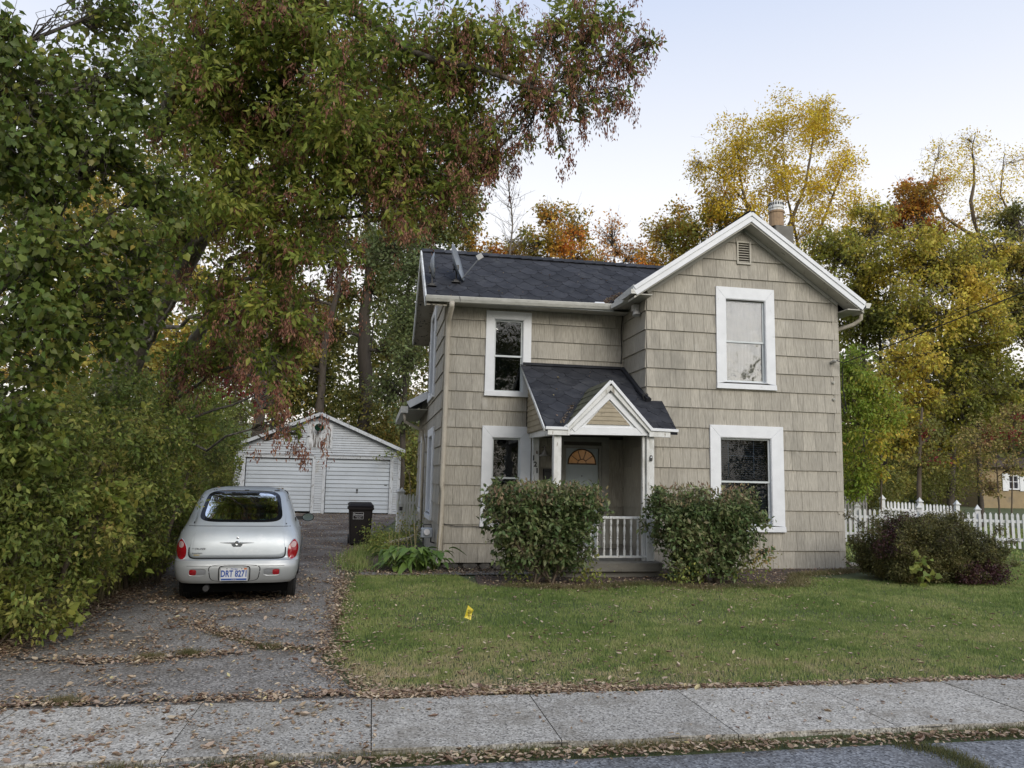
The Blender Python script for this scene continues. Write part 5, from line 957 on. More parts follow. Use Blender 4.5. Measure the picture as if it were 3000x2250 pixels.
for j in range(len(zl)-1):
    for i in range(npt):
        q = (j*npt+i, j*npt+(i+1) % npt, (j+1)*npt+(i+1) % npt, (j+1)*npt+i); cx, cy, cz = np.mean([V[k] for k in q], 0)
        if any((cy-wy)**2+(cz-.27)**2 < .315**2 and abs(cx) > .45 for wy in (.70, 2.95)): continue
        if cy < .75 and inwin(cx, cz, .93) and cy < .9 and abs(cx) < .47 and cz > .97: continue
        if cz < .53: (bump if cy < .55 else body).append(q)
        elif .955 < cz < 1.30 and abs(cx) > .3 and .72 < cy < 2.45 and not (1.40 < cy < 1.50): sideg.append(q)
        elif 1.0 < cz < 1.345 and cy > 1.9 and abs(cx) < .44: wind.append(q)
        else: body.append(q)
body += [tuple(range((len(zl)-1)*npt, len(zl)*npt))]
def sub(fs, name, m, sm=True):
    u = sorted({k for f in fs for k in f}); mp = {k: n for n, k in enumerate(u)}; return obj(name, mesh_np(name, [V[k] for k in u], [[mp[k] for k in f] for f in fs], [m], sm), car)
sub(body, 'body', CP); bp = sub(bump, 'bumper', CPB); TG = mat('tinted_side_glass', (.010, .014, .016), rough=.05)
for sx in (-1, 1):
    for fr in (0, 1):
        q_ = [f for f in sideg if V[f[0]][0]*sx > 0 and (np.mean([V[k][1] for k in f]) > 1.45) == bool(fr)]
        if q_: sub(q_, 'side_window', TG)
sub(wind, 'windscreen', CGL)
MB().box(-.60, .60, .14, 3.5, .15, .275).box(-.5, .5, .3, 3.2, .276, .5).build('underbody', mat('underbody_black', (.003, .003, .003), rough=1, spec=.0), car)
def rring(o0, o1, d0, d1, name, m, par, nr=6, n=64, sm=True, wrap=None):
    """Surface strip between two closed curves (x,z) on the tail; d = how far it stands proud."""
    vs = []; fs = []
    for r in range(nr+1):
        t = r/nr
        for k in range(n):
            a = 2*pi*k/n; x0, z0 = o0(a); x1, z1 = o1(a); x, z = x0+(x1-x0)*t, z0+(z1-z0)*t; vs.append((x, surfy(x, z)-(d0+(d1-d0)*t), z))
    if wrap:
        for k in range(n): a = 2*pi*k/n; x, z = o1(a); vs.append((x, surfy(x, z)+wrap, z))
        nr += 1
    for r in range(nr):
        for k in range(n): fs.append((r*n+k, r*n+(k+1) % n, (r+1)*n+(k+1) % n, (r+1)*n+k))
    return obj(name, mesh_np(name, vs, fs, [m], sm), par)
def se(xc, zc, a, b, m, taper=0, lean=0):
    def f(t):
        c, s = cos(t), sin(t); z = zc+b*math.copysign(abs(s)**(2/m), s); aa = a*(1-taper*(z-zc)); return (xc+lean*(z-zc)+aa*math.copysign(abs(c)**(2/m), c), z)
    return f
pt = lambda x, z: (lambda t: (x, z))
win = lambda k: (lambda t: se(0, 1.168, .470*k, .192*k**1.6 if k < 1 else .192*k, 5.5, .42)(t))
hat = se(0, .956, .540, .400, 16, .08)
hatch = rring(win(1.0), hat, .006, .006, 'tailgate', CP, car, 10, 128, wrap=.01)
rring(win(.90), win(1.005), .004, .0075, 'window_edge', FRIT, car, 3, 96)
rring(pt(0, 1.165), win(.92), .004, .004, 'rear_window', CGL, car, 6, 96)
rring(hat, se(0, .956, .554, .413, 16, .08), .0015, .0015, 'tailgate_gap', SEAM, car, 1, 128)
s = MB(); k = 30
for z in (.926,):
    vs = []
    for i in range(k+1): x = -.645+1.29*i/k; d = .0075 if abs(x) < .53 else .0015; vs += [(x, surfy(x, z)-d, z), (x, surfy(x, z+.006)-d, z+.006)]
    s.add(vs, [(2*i, 2*i+2, 2*i+3, 2*i+1) for i in range(k)])
s.build('tailgate_crease', SEAM, hatch, fix=False)
s = MB(); s.prism([(-.17, 1.33), (.19, 1.33), (.16, 1.30), (.10, 1.285), (-.12, 1.285)], .655-.07, .67-.07).build('brake_light', FRIT, hatch)
for sx in (-1, 1):
    tl = se(sx*.650, .660, .062, .118, 2.3, .0, sx*.10)
    def tear(t, tl=tl, sx=sx):
        x, z = tl(t); k = 1-.45*max(0, (z-.655)/.108)**2; xc = sx*.648+sx*.10*(z-.655); return (xc+(x-xc)*k, z)
    rring(tear, lambda t, sx=sx, tear=tear: tuple(np.array((sx*.648, .655))+(np.array(tear(t))-np.array((sx*.648, .655)))*1.09), .014, .0, 'light_surround', CP, car, 2, 32)
    TLt = rring(pt(sx*.648, .655), tear, .022, .014, 'tail_light', REDL, car, 4, 32)
    up = se(sx*.654, .715, .031, .037, 2.2, 0, sx*.1); rring(pt(sx*.654, .715), up, .026, .0205, 'reversing_lens', CLRL, TLt, 3, 24)
    fc = se(sx*.425+ (-.01), .397, .092, .037, 4); rring(fc, se(sx*.425-.01, .397, .099, .044, 4), .002, .007, 'lamp_surround', CPB, bp, 1, 32); 
    rring(pt(sx*.425-.01, .397), fc, .004, .004, 'bumper_lamp', GRYL, bp, 3, 32)
    xr = sx*.475-.01; rring(pt(xr, .397), se(xr, .397, .040, .034, 3.5), .009, .006, 'red_reflector', REDL, bp, 3, 24)
# bumper panel round the plate
def trap(k): return lambda t: (lambda x, z: (x*(1-.9*(.50-z)*(.6 if z < .5 else 0)), z))(*se(-.015, .385, .30*k, .098*k, 5)(t))
rring(trap(1.0), trap(1.035), .003, .0012, 'plate_recess_edge', SEAM, bp, 1, 64)
rring(se(-.015, .378, .172, .090, 6), se(-.015, .378, .184, .099, 6), .004, .004, 'plate_recess', SEAM, bp, 1, 48)
PLW = mat('plate_white', (.60, .62, .64), rough=.35); PLB = mat('plate_blue', (.02, .07, .30), rough=.4); py = surfy(0, .38)-.012
pl = MB().box(-.165, .135, py, py+.006, .302, .452).build('licence_plate', PLW, bp); f_ = MB(); f_.box(-.176, .146, py-.004, py+.004, .296, .304); f_.box(-.176, .146, py-.004, py+.004, .450, .459); f_.box(-.176, -.165, py-.004, py+.004, .304, .45); f_.box(.135, .146, py-.004, py+.004, .304, .45); f_.build('plate_frame', CPB, bp)
MB().box(-.160, .130, py-.002, py, .305, .325).build('plate_band', PLB, bp); text_mesh('plate_text', 'DRT 8271', .105, PLB, bp, (-.015, py-.002, .378), (R(90), 0, 0), .001, 0, .68, 1.02, bold=.003)
text_mesh('plate_text', 'Michigan', .024, PLB, bp, (-.015, py-.002, .437), (R(90), 0, 0), .001, .2); text_mesh('plate_text', 'michigan.gov', .013, PLW, bp, (-.015, py-.004, .315), (R(90), 0, 0), .001); MB().box(.095, .128, py-.003, py-.001, .428, .448).build('plate_sticker', mat('orange_sticker', (.5, .16, .05)), bp)
for x in (-.10, .07): MB().lathe([(.006, 0), (.006, .003)], (x, py-.001, .440), (0, -1, 0), 8).build('plate_screw', BLACK, bp)
# winged badge and lock
yb = surfy(0, .73)-.008; s = MB(); s.lathe([(.026, 0), (.028, .006), (.020, .012), (.012, .010)], (-.015, yb, .730), (0, -1, 0), 20)
for sx in (-1, 1): s.add([(-.015+sx*.024, yb-.001, .742), (-.015+sx*.20, yb+.006, .738), (-.015+sx*.20, yb+.006, .735), (-.015+sx*.024, yb-.001, .722), (-.015+sx*.024, yb-.009, .739), (-.015+sx*.19, yb+.001, .7375), (-.015+sx*.19, yb+.001, .735), (-.015+sx*.024, yb-.009, .725)], [(0, 1, 2, 3), (4, 5, 6, 7), (0, 1, 5, 4), (1, 2, 6, 5), (2, 3, 7, 6), (3, 0, 4, 7)])
s.build('winged_badge', CHR, hatch)
s = MB(); s.tube([(-.015+cos(R(a))*.062, surfy(0, .72)-.007, .722+sin(R(a))*.058) for a in range(180, 361, 15)], .004, 5); s.build('handle_recess', CHR, hatch)
s = MB(); s.prism([(-.015+cos(R(a))*.058, .722+sin(R(a))*.054) for a in range(180, 361, 15)], surfy(0, .7)-.0085, surfy(0, .7)-.004); s.build('handle_shadow', mat('handle_cup_shade', (.10, .11, .115), rough=.5), hatch)  # dark plate painted in for the shade inside the handle recess
MB().lathe([(.014, 0), (.014, .004), (.009, .006)], (-.012, surfy(0, .79)-.006, .790), (0, -1, 0), 14).build('tailgate_lock', CHR, hatch)
text_mesh('badge_text', 'PT', .018, IRON, hatch, (-.515, surfy(.5, .665)-.008, .664), (R(90), 0, 0), .0015, .3); text_mesh('badge_text', 'CRUISER', .034, IRON, hatch, (-.435, surfy(.44, .66)-.009, .662), (R(90), 0, R(-3)), .0015, .35, .95)
text_mesh('badge_text', 'AutoHahn', .028, BLACK, hatch, (-.462, surfy(.46, .61)-.009, .612), (R(90), 0, R(-3)), .001); MB().box(-.50, -.425, surfy(.46, .6)-.0085, surfy(.46, .6)-.006, .586, .597).build('dealer_strip', mat('dealer_gold', (.35, .25, .08)), hatch)
# ledge on the bumper, mirrors, handles, wheels, pipe, seats
vs = []; k = 40
for i in range(k+1): x = -.56+1.12*i/k; vs += [(x, surfy(x, .475)-.004, .474), (x, surfy(x, .475)-.004, .468)]
MB().add(vs, [(2*i, 2*i+2, 2*i+3, 2*i+1) for i in range(k)]).build('bumper_line', mat('line_grey', (.16, .17, .17)), bp, fix=False)
for sx in (-1, 1):
    s = MB(); n = 16
    s.lathe([(.02, .10), (.075, .06), (.092, .0), (.088, -.01)], (sx*.80, 2.25, .935), (0, 1, 0), 18); mo = s.build('wing_mirror', BLACK, car, smooth=True); mo.data.transform(Matrix.Translation((0, 0, .935)) @ Matrix.Diagonal((1, 1, .68, 1)) @ Matrix.Translation((0, 0, -.935)))
    s = MB(); s.lathe([(.078, 0), (.078, .002)], (sx*.80, 2.240, .935), (0, -1, 0), 24); mg = s.build('mirror_glass', mat('mirror_surface', (.45, .52, .50), rough=.08, metal=1), mo); mg.data.transform(Matrix.Translation((0, 0, .935)) @ Matrix.Diagonal((1, 1, .66, 1)) @ Matrix.Translation((0, 0, -.935)))
    MB().beam((sx*.62, 2.28, .92), (sx*.76, 2.27, .925), .05, .05).build('mirror_arm', BLACK, mo)
    for y in (1.02, 1.86): MB().box(sx*.715-.012, sx*.715+.012, y, y+.13, .855, .875).build('door_handle', CHR, car, bevel=.006)
    for y in (.70, 2.95):
        w_ = MB().lathe([(.17, -.09), (.262, -.085), (.277, -.05), (.277, .05), (.262, .085), (.17, .09)], (sx*.608, y, .277), (1, 0, 0), 32).build('wheel', TYR, car, smooth=True)
        r_ = MB().lathe([(.03, .0), (.168, -.02), (.172, .03)], (sx*.625, y, .277), (sx, 0, 0), 24).build('rim', RIM, w_)
        for q in range(5): a = 2*pi*q/5; MB().beam((sx*.675, y+cos(a)*.03, .277+sin(a)*.03), (sx*.665, y+cos(a)*.16, .277+sin(a)*.16), .05, .02, (1, 0, 0)).build('spoke', RIM, w_)
        gr = MB()
        for q in range(-2, 3): gr.lathe([(.2785, -.004), (.2785, .004)], (sx*.608+q*.03, y, .277), (1, 0, 0), 32)
        gr.build('tread_groove', BLACK, w_)
        vs = []; n = 24
        for q in range(n+1):
            a = pi*q/n; vs += [(sx*it(TW, .27+.315*sin(a))*.985+sx*.004, y+cos(a)*.315, .27+sin(a)*.315), (sx*it(TW, .27+.345*sin(a))*.985+sx*.016, y+cos(a)*.345, .27+sin(a)*.345)]
        MB().add(vs, [(2*i, 2*i+2, 2*i+3, 2*i+1) for i in range(n)]).build('wheel_arch', CPB, car, fix=False)
MB().tube([(-.33, .04, .205), (-.33, .5, .215), (-.2, 1.0, .25)], .036, 10).build('exhaust_pipe', IRON, car)
for sx in (-.30, .30):
    st = MB().box(sx-.20, sx+.20, 1.85, 2.0, .5, .98).build('seat', SEAT, car, bevel=.03); MB().box(sx-.10, sx+.10, 1.88, 1.97, 1.0, 1.13).build('headrest', SEAT, st, bevel=.03)
st = MB().box(-.52, .52, .95, 1.08, .45, .93).build('rear_seat', SEAT, car, bevel=.03)
for sx in (-.32, .32): MB().box(sx-.09, sx+.09, .97, 1.05, .94, 1.02).build('headrest', SEAT, st, bevel=.02)
MB().box(-.58, .58, 2.35, 2.75, .75, .96).build('dashboard', SEAT, car, bevel=.03); s = MB(); s.tube([(-.30+cos(R(a))*.15, 2.28, .99+sin(R(a))*.15) for a in range(0, 361, 20)], .012, 6); s.build('steering_wheel', BLACK, car)
MB().box(-.09, .09, 2.12, 2.14, 1.255, 1.31).build('inside_mirror', BLACK, car, bevel=.01); MB().box(-.5, .5, .30, .95, .72, .74).build('parcel_shelf', SEAT, car)
V2 = []; dead('car_leaves', np.array([-2.0, -1.75, -1.25, -1.22, -1.9, -1.5, -2.2, -1.18]), np.array([10.6, 10.75, 10.55, 10.5, 10.9, 10.7, 9.62, 10.6]), .04, .06, 1.375).location = (0, 0, 0)

# ================================================================== YELLOW FLAG
fl = thing('marker_flag', 'small yellow utility marker flag stuck in the lawn', 'flag', (1.0, 7.62, 0), R(12)); FY = mat('yellow_vinyl', (.72, .60, .05), (.65, .52, .04), 6, rough=.5)
MB().tube([(0, 0, 0), (.005, 0, .20), (-.02, 0, .34)], .0015, 4).build('wire', IRON, fl)
b = MB(); b.add([(-.015, 0, .335), (.045, -.01, .285), (.035, .015, .25), (.02, -.005, .19), (-.045, .01, .215), (-.03, 0, .27)], [(0, 1, 5), (1, 2, 5), (2, 4, 5), (2, 3, 4)]); b.build('flag', FY, fl, fix=False)
for i, w in enumerate((.03, .036, .03, .034)): MB().box(-.018+.002*i-.006*i*0, -.018+w, -.012, -.0105, .285-.018*i, .291-.018*i).build('print', mat('flag_ink', (.12, .11, .03)) if i == 0 else bpy.data.materials['flag_ink'], fl)

# ================================================================== FENCES
FWH = mat('fence_white', (.66, .67, .68), (.56, .57, .57), 4, rough=.6, rnd=.06, dirt=((.26, .27, .20), 5, .60, .78, (1, 1, .6))); FGR = mat('fence_green_stain', (.74, .75, .74), (.66, .66, .62), 4, rough=.65, rnd=.06, dirt=((.30, .34, .14), 4, .56, .70, (1, 1, .5)))
def fence(nm, lab, A, B, n, h, m_, posts=(), ph=1.12, w=.062, cap=True, base=(0., 0.)):
    A, B = np.array(A, float), np.array(B, float); d = B-A; L = np.linalg.norm(d[:2]); U = np.array((d[0]/L, d[1]/L, 0)); N_ = np.array((U[1], -U[0], 0))
    root = thing(nm, lab, 'fence', tuple(A)); F_ = lambda: MB((0, 0, 0), U, N_)
    za = lambda u: d[2]*u/L
    pk = F_().prism([(-w/2, .05), (w/2, .05), (w/2, h-.05), (w*.25, h-.012), (0, h), (-w*.25, h-.012), (-w/2, h-.05)], .0, .018).build('picket', m_, root)
    for i in range(n):
        u = L*(i+.5)/n; q = pk if i == 0 else link(pk.copy()); q.parent = root; q.location = tuple(U*u+np.array((0, 0, za(u)+RS.uniform(-.008, .008)))); q.rotation_euler = (0, RS.uniform(-.012, .012), 0)
    for z in (.24, .74*h): F_().add([(0, -.045, z), (L, -.045, z+d[2]), (L, -.045, z+d[2]+.07), (0, -.045, z+.07), (0, -.002, z), (L, -.002, z+d[2]), (L, -.002, z+d[2]+.07), (0, -.002, z+.07)], [(0, 1, 2, 3), (4, 5, 6, 7), (0, 1, 5, 4), (1, 2, 6, 5), (2, 3, 7, 6), (3, 0, 4, 7)]).build('rail', m_, root)
    for u in posts:
        z = za(u*L); p_ = F_().box(u*L-.06, u*L+.06, -.12, -.046, z, z+ph-.14).build('post', m_, root)
        c = F_(); c.box(u*L-.075, u*L+.075, -.155, -.01, z+ph-.14, z+ph-.11); vs = [(u*L-.06, -.14, z+ph-.11), (u*L+.06, -.14, z+ph-.11), (u*L+.06, -.026, z+ph-.11), (u*L-.06, -.026, z+ph-.11), (u*L, -.083, z+ph)]
        c.add(vs, [(0, 1, 4), (1, 2, 4), (2, 3, 4), (3, 0, 4), (3, 2, 1, 0)]).build('post_cap', m_, p_)
    return root
fence('picket_fence', 'white picket fence in front, running behind the dark rounded shrub', (12.45, 19.15, 0), (17.6, 16.36, 0), 47, .95, FWH, (.13, .39, .625), 1.15)
fence('picket_fence', 'farther white picket fence climbing back from the fence corner', (17.0, 19.7, 0.02), (14.6, 19.9, .14), 22, 1.02, FWH, (.02, .5, .98), 1.2)
fence('picket_fence', 'grey weathered fence half hidden in the undergrowth', (13.6, 22.0, .1), (16.0, 22.4, .1), 20, 1.15, mat('grey_fence', (.22, .21, .20), rough=.8), (), 1.1)
gt = fence('garden_gate', 'short algae stained white picket gate between garage drive and house', (.80, 21.7, 0), (1.30, 22.0, 0), 6, 1.06, FGR, (.02, .18), 1.26); gt['category'] = 'gate'
MB().box(-.02, .07, -.16, -.08, .62, .72).build('gate_latch', IRON, gt)

# ================================================================== SHED beyond the fence
sh = thing('shed', 'ochre rendered shed with white shuttered window behind the picket fence', 'shed', (38, 40, 0)); SO = np.array((38., 40., 0)); OC = mat('ochre_render', (.32, .245, .14), (.26, .20, .115), 2, rough=.9, dirt=((.18, .15, .11), 1.5, .55, .7, (1, 1, 1)))
b = MB(-SO); b.box(36.1, 37.75, 40, 40.2, .3, 2.8); b.box(39.1, 46, 40, 40.2, .3, 2.8); b.box(37.75, 39.1, 40, 40.2, .3, 1.45); b.box(37.75, 39.1, 40, 40.2, 2.45, 2.8); b.box(36.1, 36.3, 40.2, 45, .3, 2.8); b.box(36.1, 46, 45, 45.2, .3, 2.8); b.build('wall', OC, sh)
MB(-SO).box(36.0, 36.25, 39.95, 39.995, .3, 2.75).build('corner_board', CONC, sh)
MB(-SO).add([(35.6, 39.6, 2.82), (46.4, 39.6, 2.82), (46.4, 45.6, 4.6), (35.6, 45.6, 4.6), (35.6, 39.6, 2.94), (46.4, 39.6, 2.94), (46.4, 45.6, 4.72), (35.6, 45.6, 4.72)], [(0, 1, 2, 3), (4, 5, 6, 7), (0, 1, 5, 4), (1, 2, 6, 5), (2, 3, 7, 6), (3, 0, 4, 7)]).build('roof', mat('shed_roof', (.08, .06, .05), rough=.9), sh)
s = MB(-SO); s.box(38.15, 38.25, 39.96, 40.05, 1.5, 2.4); s.box(38.85, 38.95, 39.96, 40.05, 1.5, 2.4); s.box(38.25, 38.85, 39.96, 40.05, 2.32, 2.4); s.box(38.25, 38.85, 39.96, 40.05, 1.5, 1.58); s.box(38.53, 38.57, 39.97, 40.04, 1.58, 2.32); s.box(38.25, 38.85, 39.972, 40.038, 1.96, 2.0); sw_ = s.build('window', WHITE, sh)
MB(-SO).box(38.25, 38.85, 40.06, 40.08, 1.5, 2.4).build('pane', DARK, sw_)
for x0, x1 in ((37.75, 38.13), (38.97, 39.32)): MB(-SO).box(x0, x1, 39.93, 39.97, 1.42, 2.48).build('shutter', WHITE, sh)

# ================================================================== WIRES, AC UNIT, METERS
def wire(nm, label, pts, r): return tag(MB().tube(resample(pts, 16)[:, :3] if False else pts, r, 4).build(nm, CABLE), label, 'cable')
def sag(a, b, s, n=14): return [tuple(np.array(a)+(np.array(b)-np.array(a))*t-np.array((0, 0, s*4*t*(1-t)))) for t in np.linspace(0, 1, n)]
W0 = (9.0, 13.15, 3.97)
wire('service_wire', 'thick black service wire rising from the house corner to the street', sag(W0, (9.35, -5.0, 6.6), .25), .010)
wire('service_wire', 'thin wire running just above the thick service wire', sag((8.86, 13.2, 4.02), (9.35, -5.0, 6.85), .3), .005)
wire('telephone_wire', 'lowest thin wire leaving the house corner almost level', sag((9.0, 13.15, 3.93), (16.5, 4.0, 5.6), .25), .005)
tag(MB().tube([(8.86, 13.2, 4.02), (8.98, 13.15, 3.97), (9.02, 13.25, 3.8), (9.05, 13.3, 3.5), (9.14, 13.35, 3.15), (9.2, 13.4, 3.05), (9.16, 13.42, 3.0), (9.08, 13.4, 3.2), (9.03, 13.4, 3.6)], .011, 5).build('cable_loop', CABLE), 'black drip loop of cable hanging beside the house corner', 'cable')
tag(MB().box(9.12, 9.62, 14.2, 14.8, .05, .84).build('air_conditioner', mat('ac_grey', (.12, .14, .15), rough=.5), None, bevel=.02), 'grey outdoor air conditioner half hidden behind the house corner', 'air conditioner')
mt = thing('gas_meter', 'grey gas meter on pipes by the left house wall', 'gas meter', (1.12, 15.2, 0)); b = MB(); b.box(-.13, .10, -.08, .10, .38, .58); b.build('body', mat('meter_grey', (.26, .29, .33), rough=.5), mt, bevel=.02)
b = MB(); b.lathe([(.06, 0), (.06, .05)], (-.02, -.08, .5), (0, -1, 0), 14); b.build('dial', LAB, mt); b = MB(); b.tube([(-.08, 0, 0), (-.08, 0, .4)], .016, 6); b.tube([(.07, 0, .4), (.07, 0, .3), (.14, .02, .28)], .016, 6); b.tube([(-.08, 0, .58), (-.08, 0, .64), (.07, 0, .64), (.07, 0, .58)], .014, 6); b.build('pipe', IRON, mt)

# ================================================================== HOSTAS
HOS = leafmat('hosta_leaf', [(0, (.045, .09, .02)), (.45, (.085, .14, .03)), (.7, (.18, .22, .05)), (.85, (.46, .42, .11)), (1, (.42, .24, .08))], 2, .25, .25, .45)
def hosta_leaf(L, W, bend):
    vs = []; nl, nw = 6, 3
    for i in range(nl+1):
        t = i/nl; w = W*sin(pi*min(1, t**.75*1.0))**.8*(1 if i else 0)+.004; z = -bend*t*t*L
        for j in range(nw): s = (j-1); vs.append((s*w*.5, t*L*(1-.15*bend*t), z+abs(s)*.22*w))
    fs = [(i*nw+j, i*nw+j+1, (i+1)*nw+j+1, (i+1)*nw+j) for i in range(nl) for j in range(nw-1)]; return mesh_np('leaf', vs, fs, [HOS], True)
HL = [hosta_leaf(.15+.025*i, .085+.012*i, .4+.3*i) for i in range(4)]; STK = mat('dry_stalk', (.30, .25, .13), (.22, .18, .09), 8, rough=.8)
for q, (hx, hy, n, s_, lab) in enumerate(((.45, 12.95, 26, 1.0, 'yellowing hosta at the path edge, leftmost of the clump'), (.80, 12.85, 26, 1.05, 'big leaved hosta right beside the path'), (1.12, 13.15, 22, .95, 'hosta spreading under the front downspout'), (.75, 13.5, 24, 1.05, 'hosta behind the front row, below the meter'), (.35, 13.6, 18, .9, 'dark green hosta at the back left of the clump'))):
    ho = thing('hosta', lab, 'plant', (hx, hy, .01+dip(hx, hy)), 0, 'hostas in the bed beside the house')
    for i in range(n+10):
        o = obj('leaf', HL[i % 4], ho); a = RS.random()*6.28; rr = .05+.2*RS.random(); o.location = (cos(a)*rr, sin(a)*rr, (.08+.32*RS.random())*s_); o.rotation_euler = (RS.uniform(-.1, .7), RS.uniform(-.3, .3), a-pi/2+RS.uniform(-.5, .5)); sc = s_*RS.uniform(.8, 1.25); o.scale = (sc, sc, sc)
    b = MB()
    for i in range(n): a = RS.random()*6.28; b.tube([(0, 0, 0), (cos(a)*.06, sin(a)*.06, .12), (cos(a)*.13, sin(a)*.13, .24*s_)], .005, 3)
    b.build('stalks', HOS, ho, kind='stuff')
    b = MB()
    for i in range(3): a = RS.random()*6.28; e = RS.uniform(.02, .14); b.tube([(0, 0, 0), (cos(a)*e, sin(a)*e, .35), (cos(a)*e*1.8, sin(a)*e*1.8, .62+RS.random()*.2)], .0035, 3)
    b.build('flower_stalk', STK, ho, kind='stuff')
# ================================================================== VEGETATION
BARK = mat('grey_bark', (.24, .21, .17), (.15, .13, .105), 5, (1, 1, .3), .95, bump=1, bsc=14, bst=(1, 1, .25), bdist=.04, fine=((.08, .07, .055), 12, (1, 1, .2)))
BARKD = mat('dark_bark', (.055, .045, .036), (.09, .075, .06), 4, (1, 1, .3), .95, bump=.8, bsc=14, bst=(1, 1, .25), bdist=.03)
BARKB = mat('brown_bark', (.13, .10, .07), (.09, .07, .05), 4, (1, 1, .3), .95)
G1 = [(0, (.07, .11, .022)), (.3, (.16, .21, .04)), (.6, (.30, .34, .065)), (.85, (.44, .43, .09)), (1, (.56, .44, .11))]
L_BOX = leafmat('box_elder_leaf', G1, .9, .45, .52); L_HEART = leafmat('redbud_leaf', [(0, (0.066, 0.103, 0.025)), (.4, (0.114, 0.158, 0.032)), (.75, (0.190, 0.221, 0.043)), (1, (0.474, 0.344, 0.074))], .8, .5, .4, .45)
L_HEDGE = leafmat('thicket_leaf', [(0, (0.091, 0.129, 0.031)), (.3, (0.151, 0.201, 0.046)), (.6, (0.257, 0.287, 0.064)), (.85, (0.408, 0.374, 0.101)), (1, (0.634, 0.460, 0.144))], .9, .5, .35)
L_HEDGE2 = leafmat('thicket_leaf_yellow', [(0, (0.057, 0.086, 0.023)), (.3, (0.138, 0.184, 0.040)), (.55, (0.276, 0.310, 0.069)), (.8, (0.460, 0.414, 0.115)), (1, (0.529, 0.345, 0.138))], 1.4, .6, .4)
L_DARK = leafmat('dark_wood_leaf', [(0, (0.083, 0.101, 0.033)), (.4, (0.146, 0.166, 0.045)), (.7, (0.294, 0.256, 0.065)), (.9, (0.514, 0.348, 0.091)), (1, (0.660, 0.366, 0.091))], .18, .6, .4)
L_BACK = leafmat('back_wood_leaf', [(0, (0.165, 0.187, 0.045)), (.4, (0.310, 0.299, 0.062)), (.7, (0.576, 0.411, 0.090)), (.9, (0.800, 0.524, 0.107)), (1, (0.800, 0.486, 0.107))], .2, .6, .5)
L_WIL = leafmat('willow_leaf', [(0, (0.111, 0.143, 0.058)), (.5, (0.156, 0.195, 0.078)), (1, (0.234, 0.260, 0.091))], .3, .5, .4)
L_MAP = leafmat('maple_turning', [(0, (0.139, 0.186, 0.039)), (.35, (0.248, 0.248, 0.047)), (.55, (0.466, 0.310, 0.054)), (.75, (0.699, 0.310, 0.062)), (1, (0.800, 0.233, 0.047))], .35, .75, .5)
L_MAPR = leafmat('maple_orange', [(0, (0.166, 0.152, 0.035)), (.3, (0.386, 0.235, 0.041)), (.6, (0.690, 0.276, 0.055)), (1, (0.800, 0.235, 0.048))], .3, .7, .5)
L_PALE = leafmat('pale_orange_leaf', [(0, (0.495, 0.275, 0.110)), (.5, (0.682, 0.385, 0.143)), (1, (0.770, 0.264, 0.088))], .4, .6, .5)
L_LOC = leafmat('locust_leaf', [(0, (0.335, 0.309, 0.042)), (.35, (0.592, 0.439, 0.056)), (.6, (0.800, 0.585, 0.066)), (.85, (0.800, 0.651, 0.066)), (1, (0.800, 0.553, 0.056))], .22, .7, .5)
L_YEL = leafmat('yellowing_leaf', [(0, (0.108, 0.119, 0.029)), (.3, (0.203, 0.216, 0.039)), (.5, (0.393, 0.356, 0.058)), (.72, (0.691, 0.540, 0.097)), (1, (0.800, 0.605, 0.107))], .3, .7, .45)
L_YEL2 = leafmat('dark_yellow_leaf', [(0, (0.097, 0.113, 0.032)), (.5, (0.209, 0.209, 0.048)), (.8, (0.451, 0.370, 0.081)), (1, (0.773, 0.547, 0.097))], .35, .6, .4)
L_SUM = leafmat('sumac_leaf', [(0, (0.158, 0.238, 0.034)), (.5, (0.263, 0.336, 0.045)), (.8, (0.455, 0.392, 0.056)), (1, (0.770, 0.476, 0.067))], .6, .6, .45)
L_RED = leafmat('red_leaf', [(0, (.16, .03, .025)), (.5, (.26, .03, .035)), (1, (.32, .05, .04))], 2, .4, .4)
L_MIX = leafmat('pink_green_leaf', [(0, (0.115, 0.138, 0.034)), (.4, (0.253, 0.230, 0.057)), (.7, (0.460, 0.345, 0.138)), (1, (0.575, 0.299, 0.184))], 1.0, .5, .4)
L_SEED = leafmat('dry_samara', [(0, (.085, .034, .024)), (.4, (.19, .078, .050)), (.8, (.33, .16, .10)), (1, (.48, .29, .18))], 1.0, .35, .2)
L_EUO = leafmat('burning_bush_leaf', [(0, (0.048, 0.081, 0.030)), (.35, (0.096, 0.144, 0.048)), (.7, (0.193, 0.213, 0.089)), (.9, (0.289, 0.250, 0.138)), (1, (0.330, 0.175, 0.124))], 2.4, .45, .25, .5)
L_TOP = leafmat('pinkish_shoots', [(0, (.10, .12, .05)), (.4, (.20, .19, .10)), (.75, (.30, .19, .12)), (1, (.40, .32, .19))], 3, .4, .3)
L_BAR = leafmat('barberry_leaf', [(0, (0.047, 0.047, 0.022)), (.4, (0.085, 0.086, 0.029)), (.75, (0.161, 0.145, 0.045)), (1, (0.265, 0.197, 0.072))], 2.2, .5, .3)
L_PUR = leafmat('barberry_purple', [(0, (.030, .012, .016)), (.5, (.055, .02, .025)), (1, (.11, .05, .04))], 2, .4, .25)

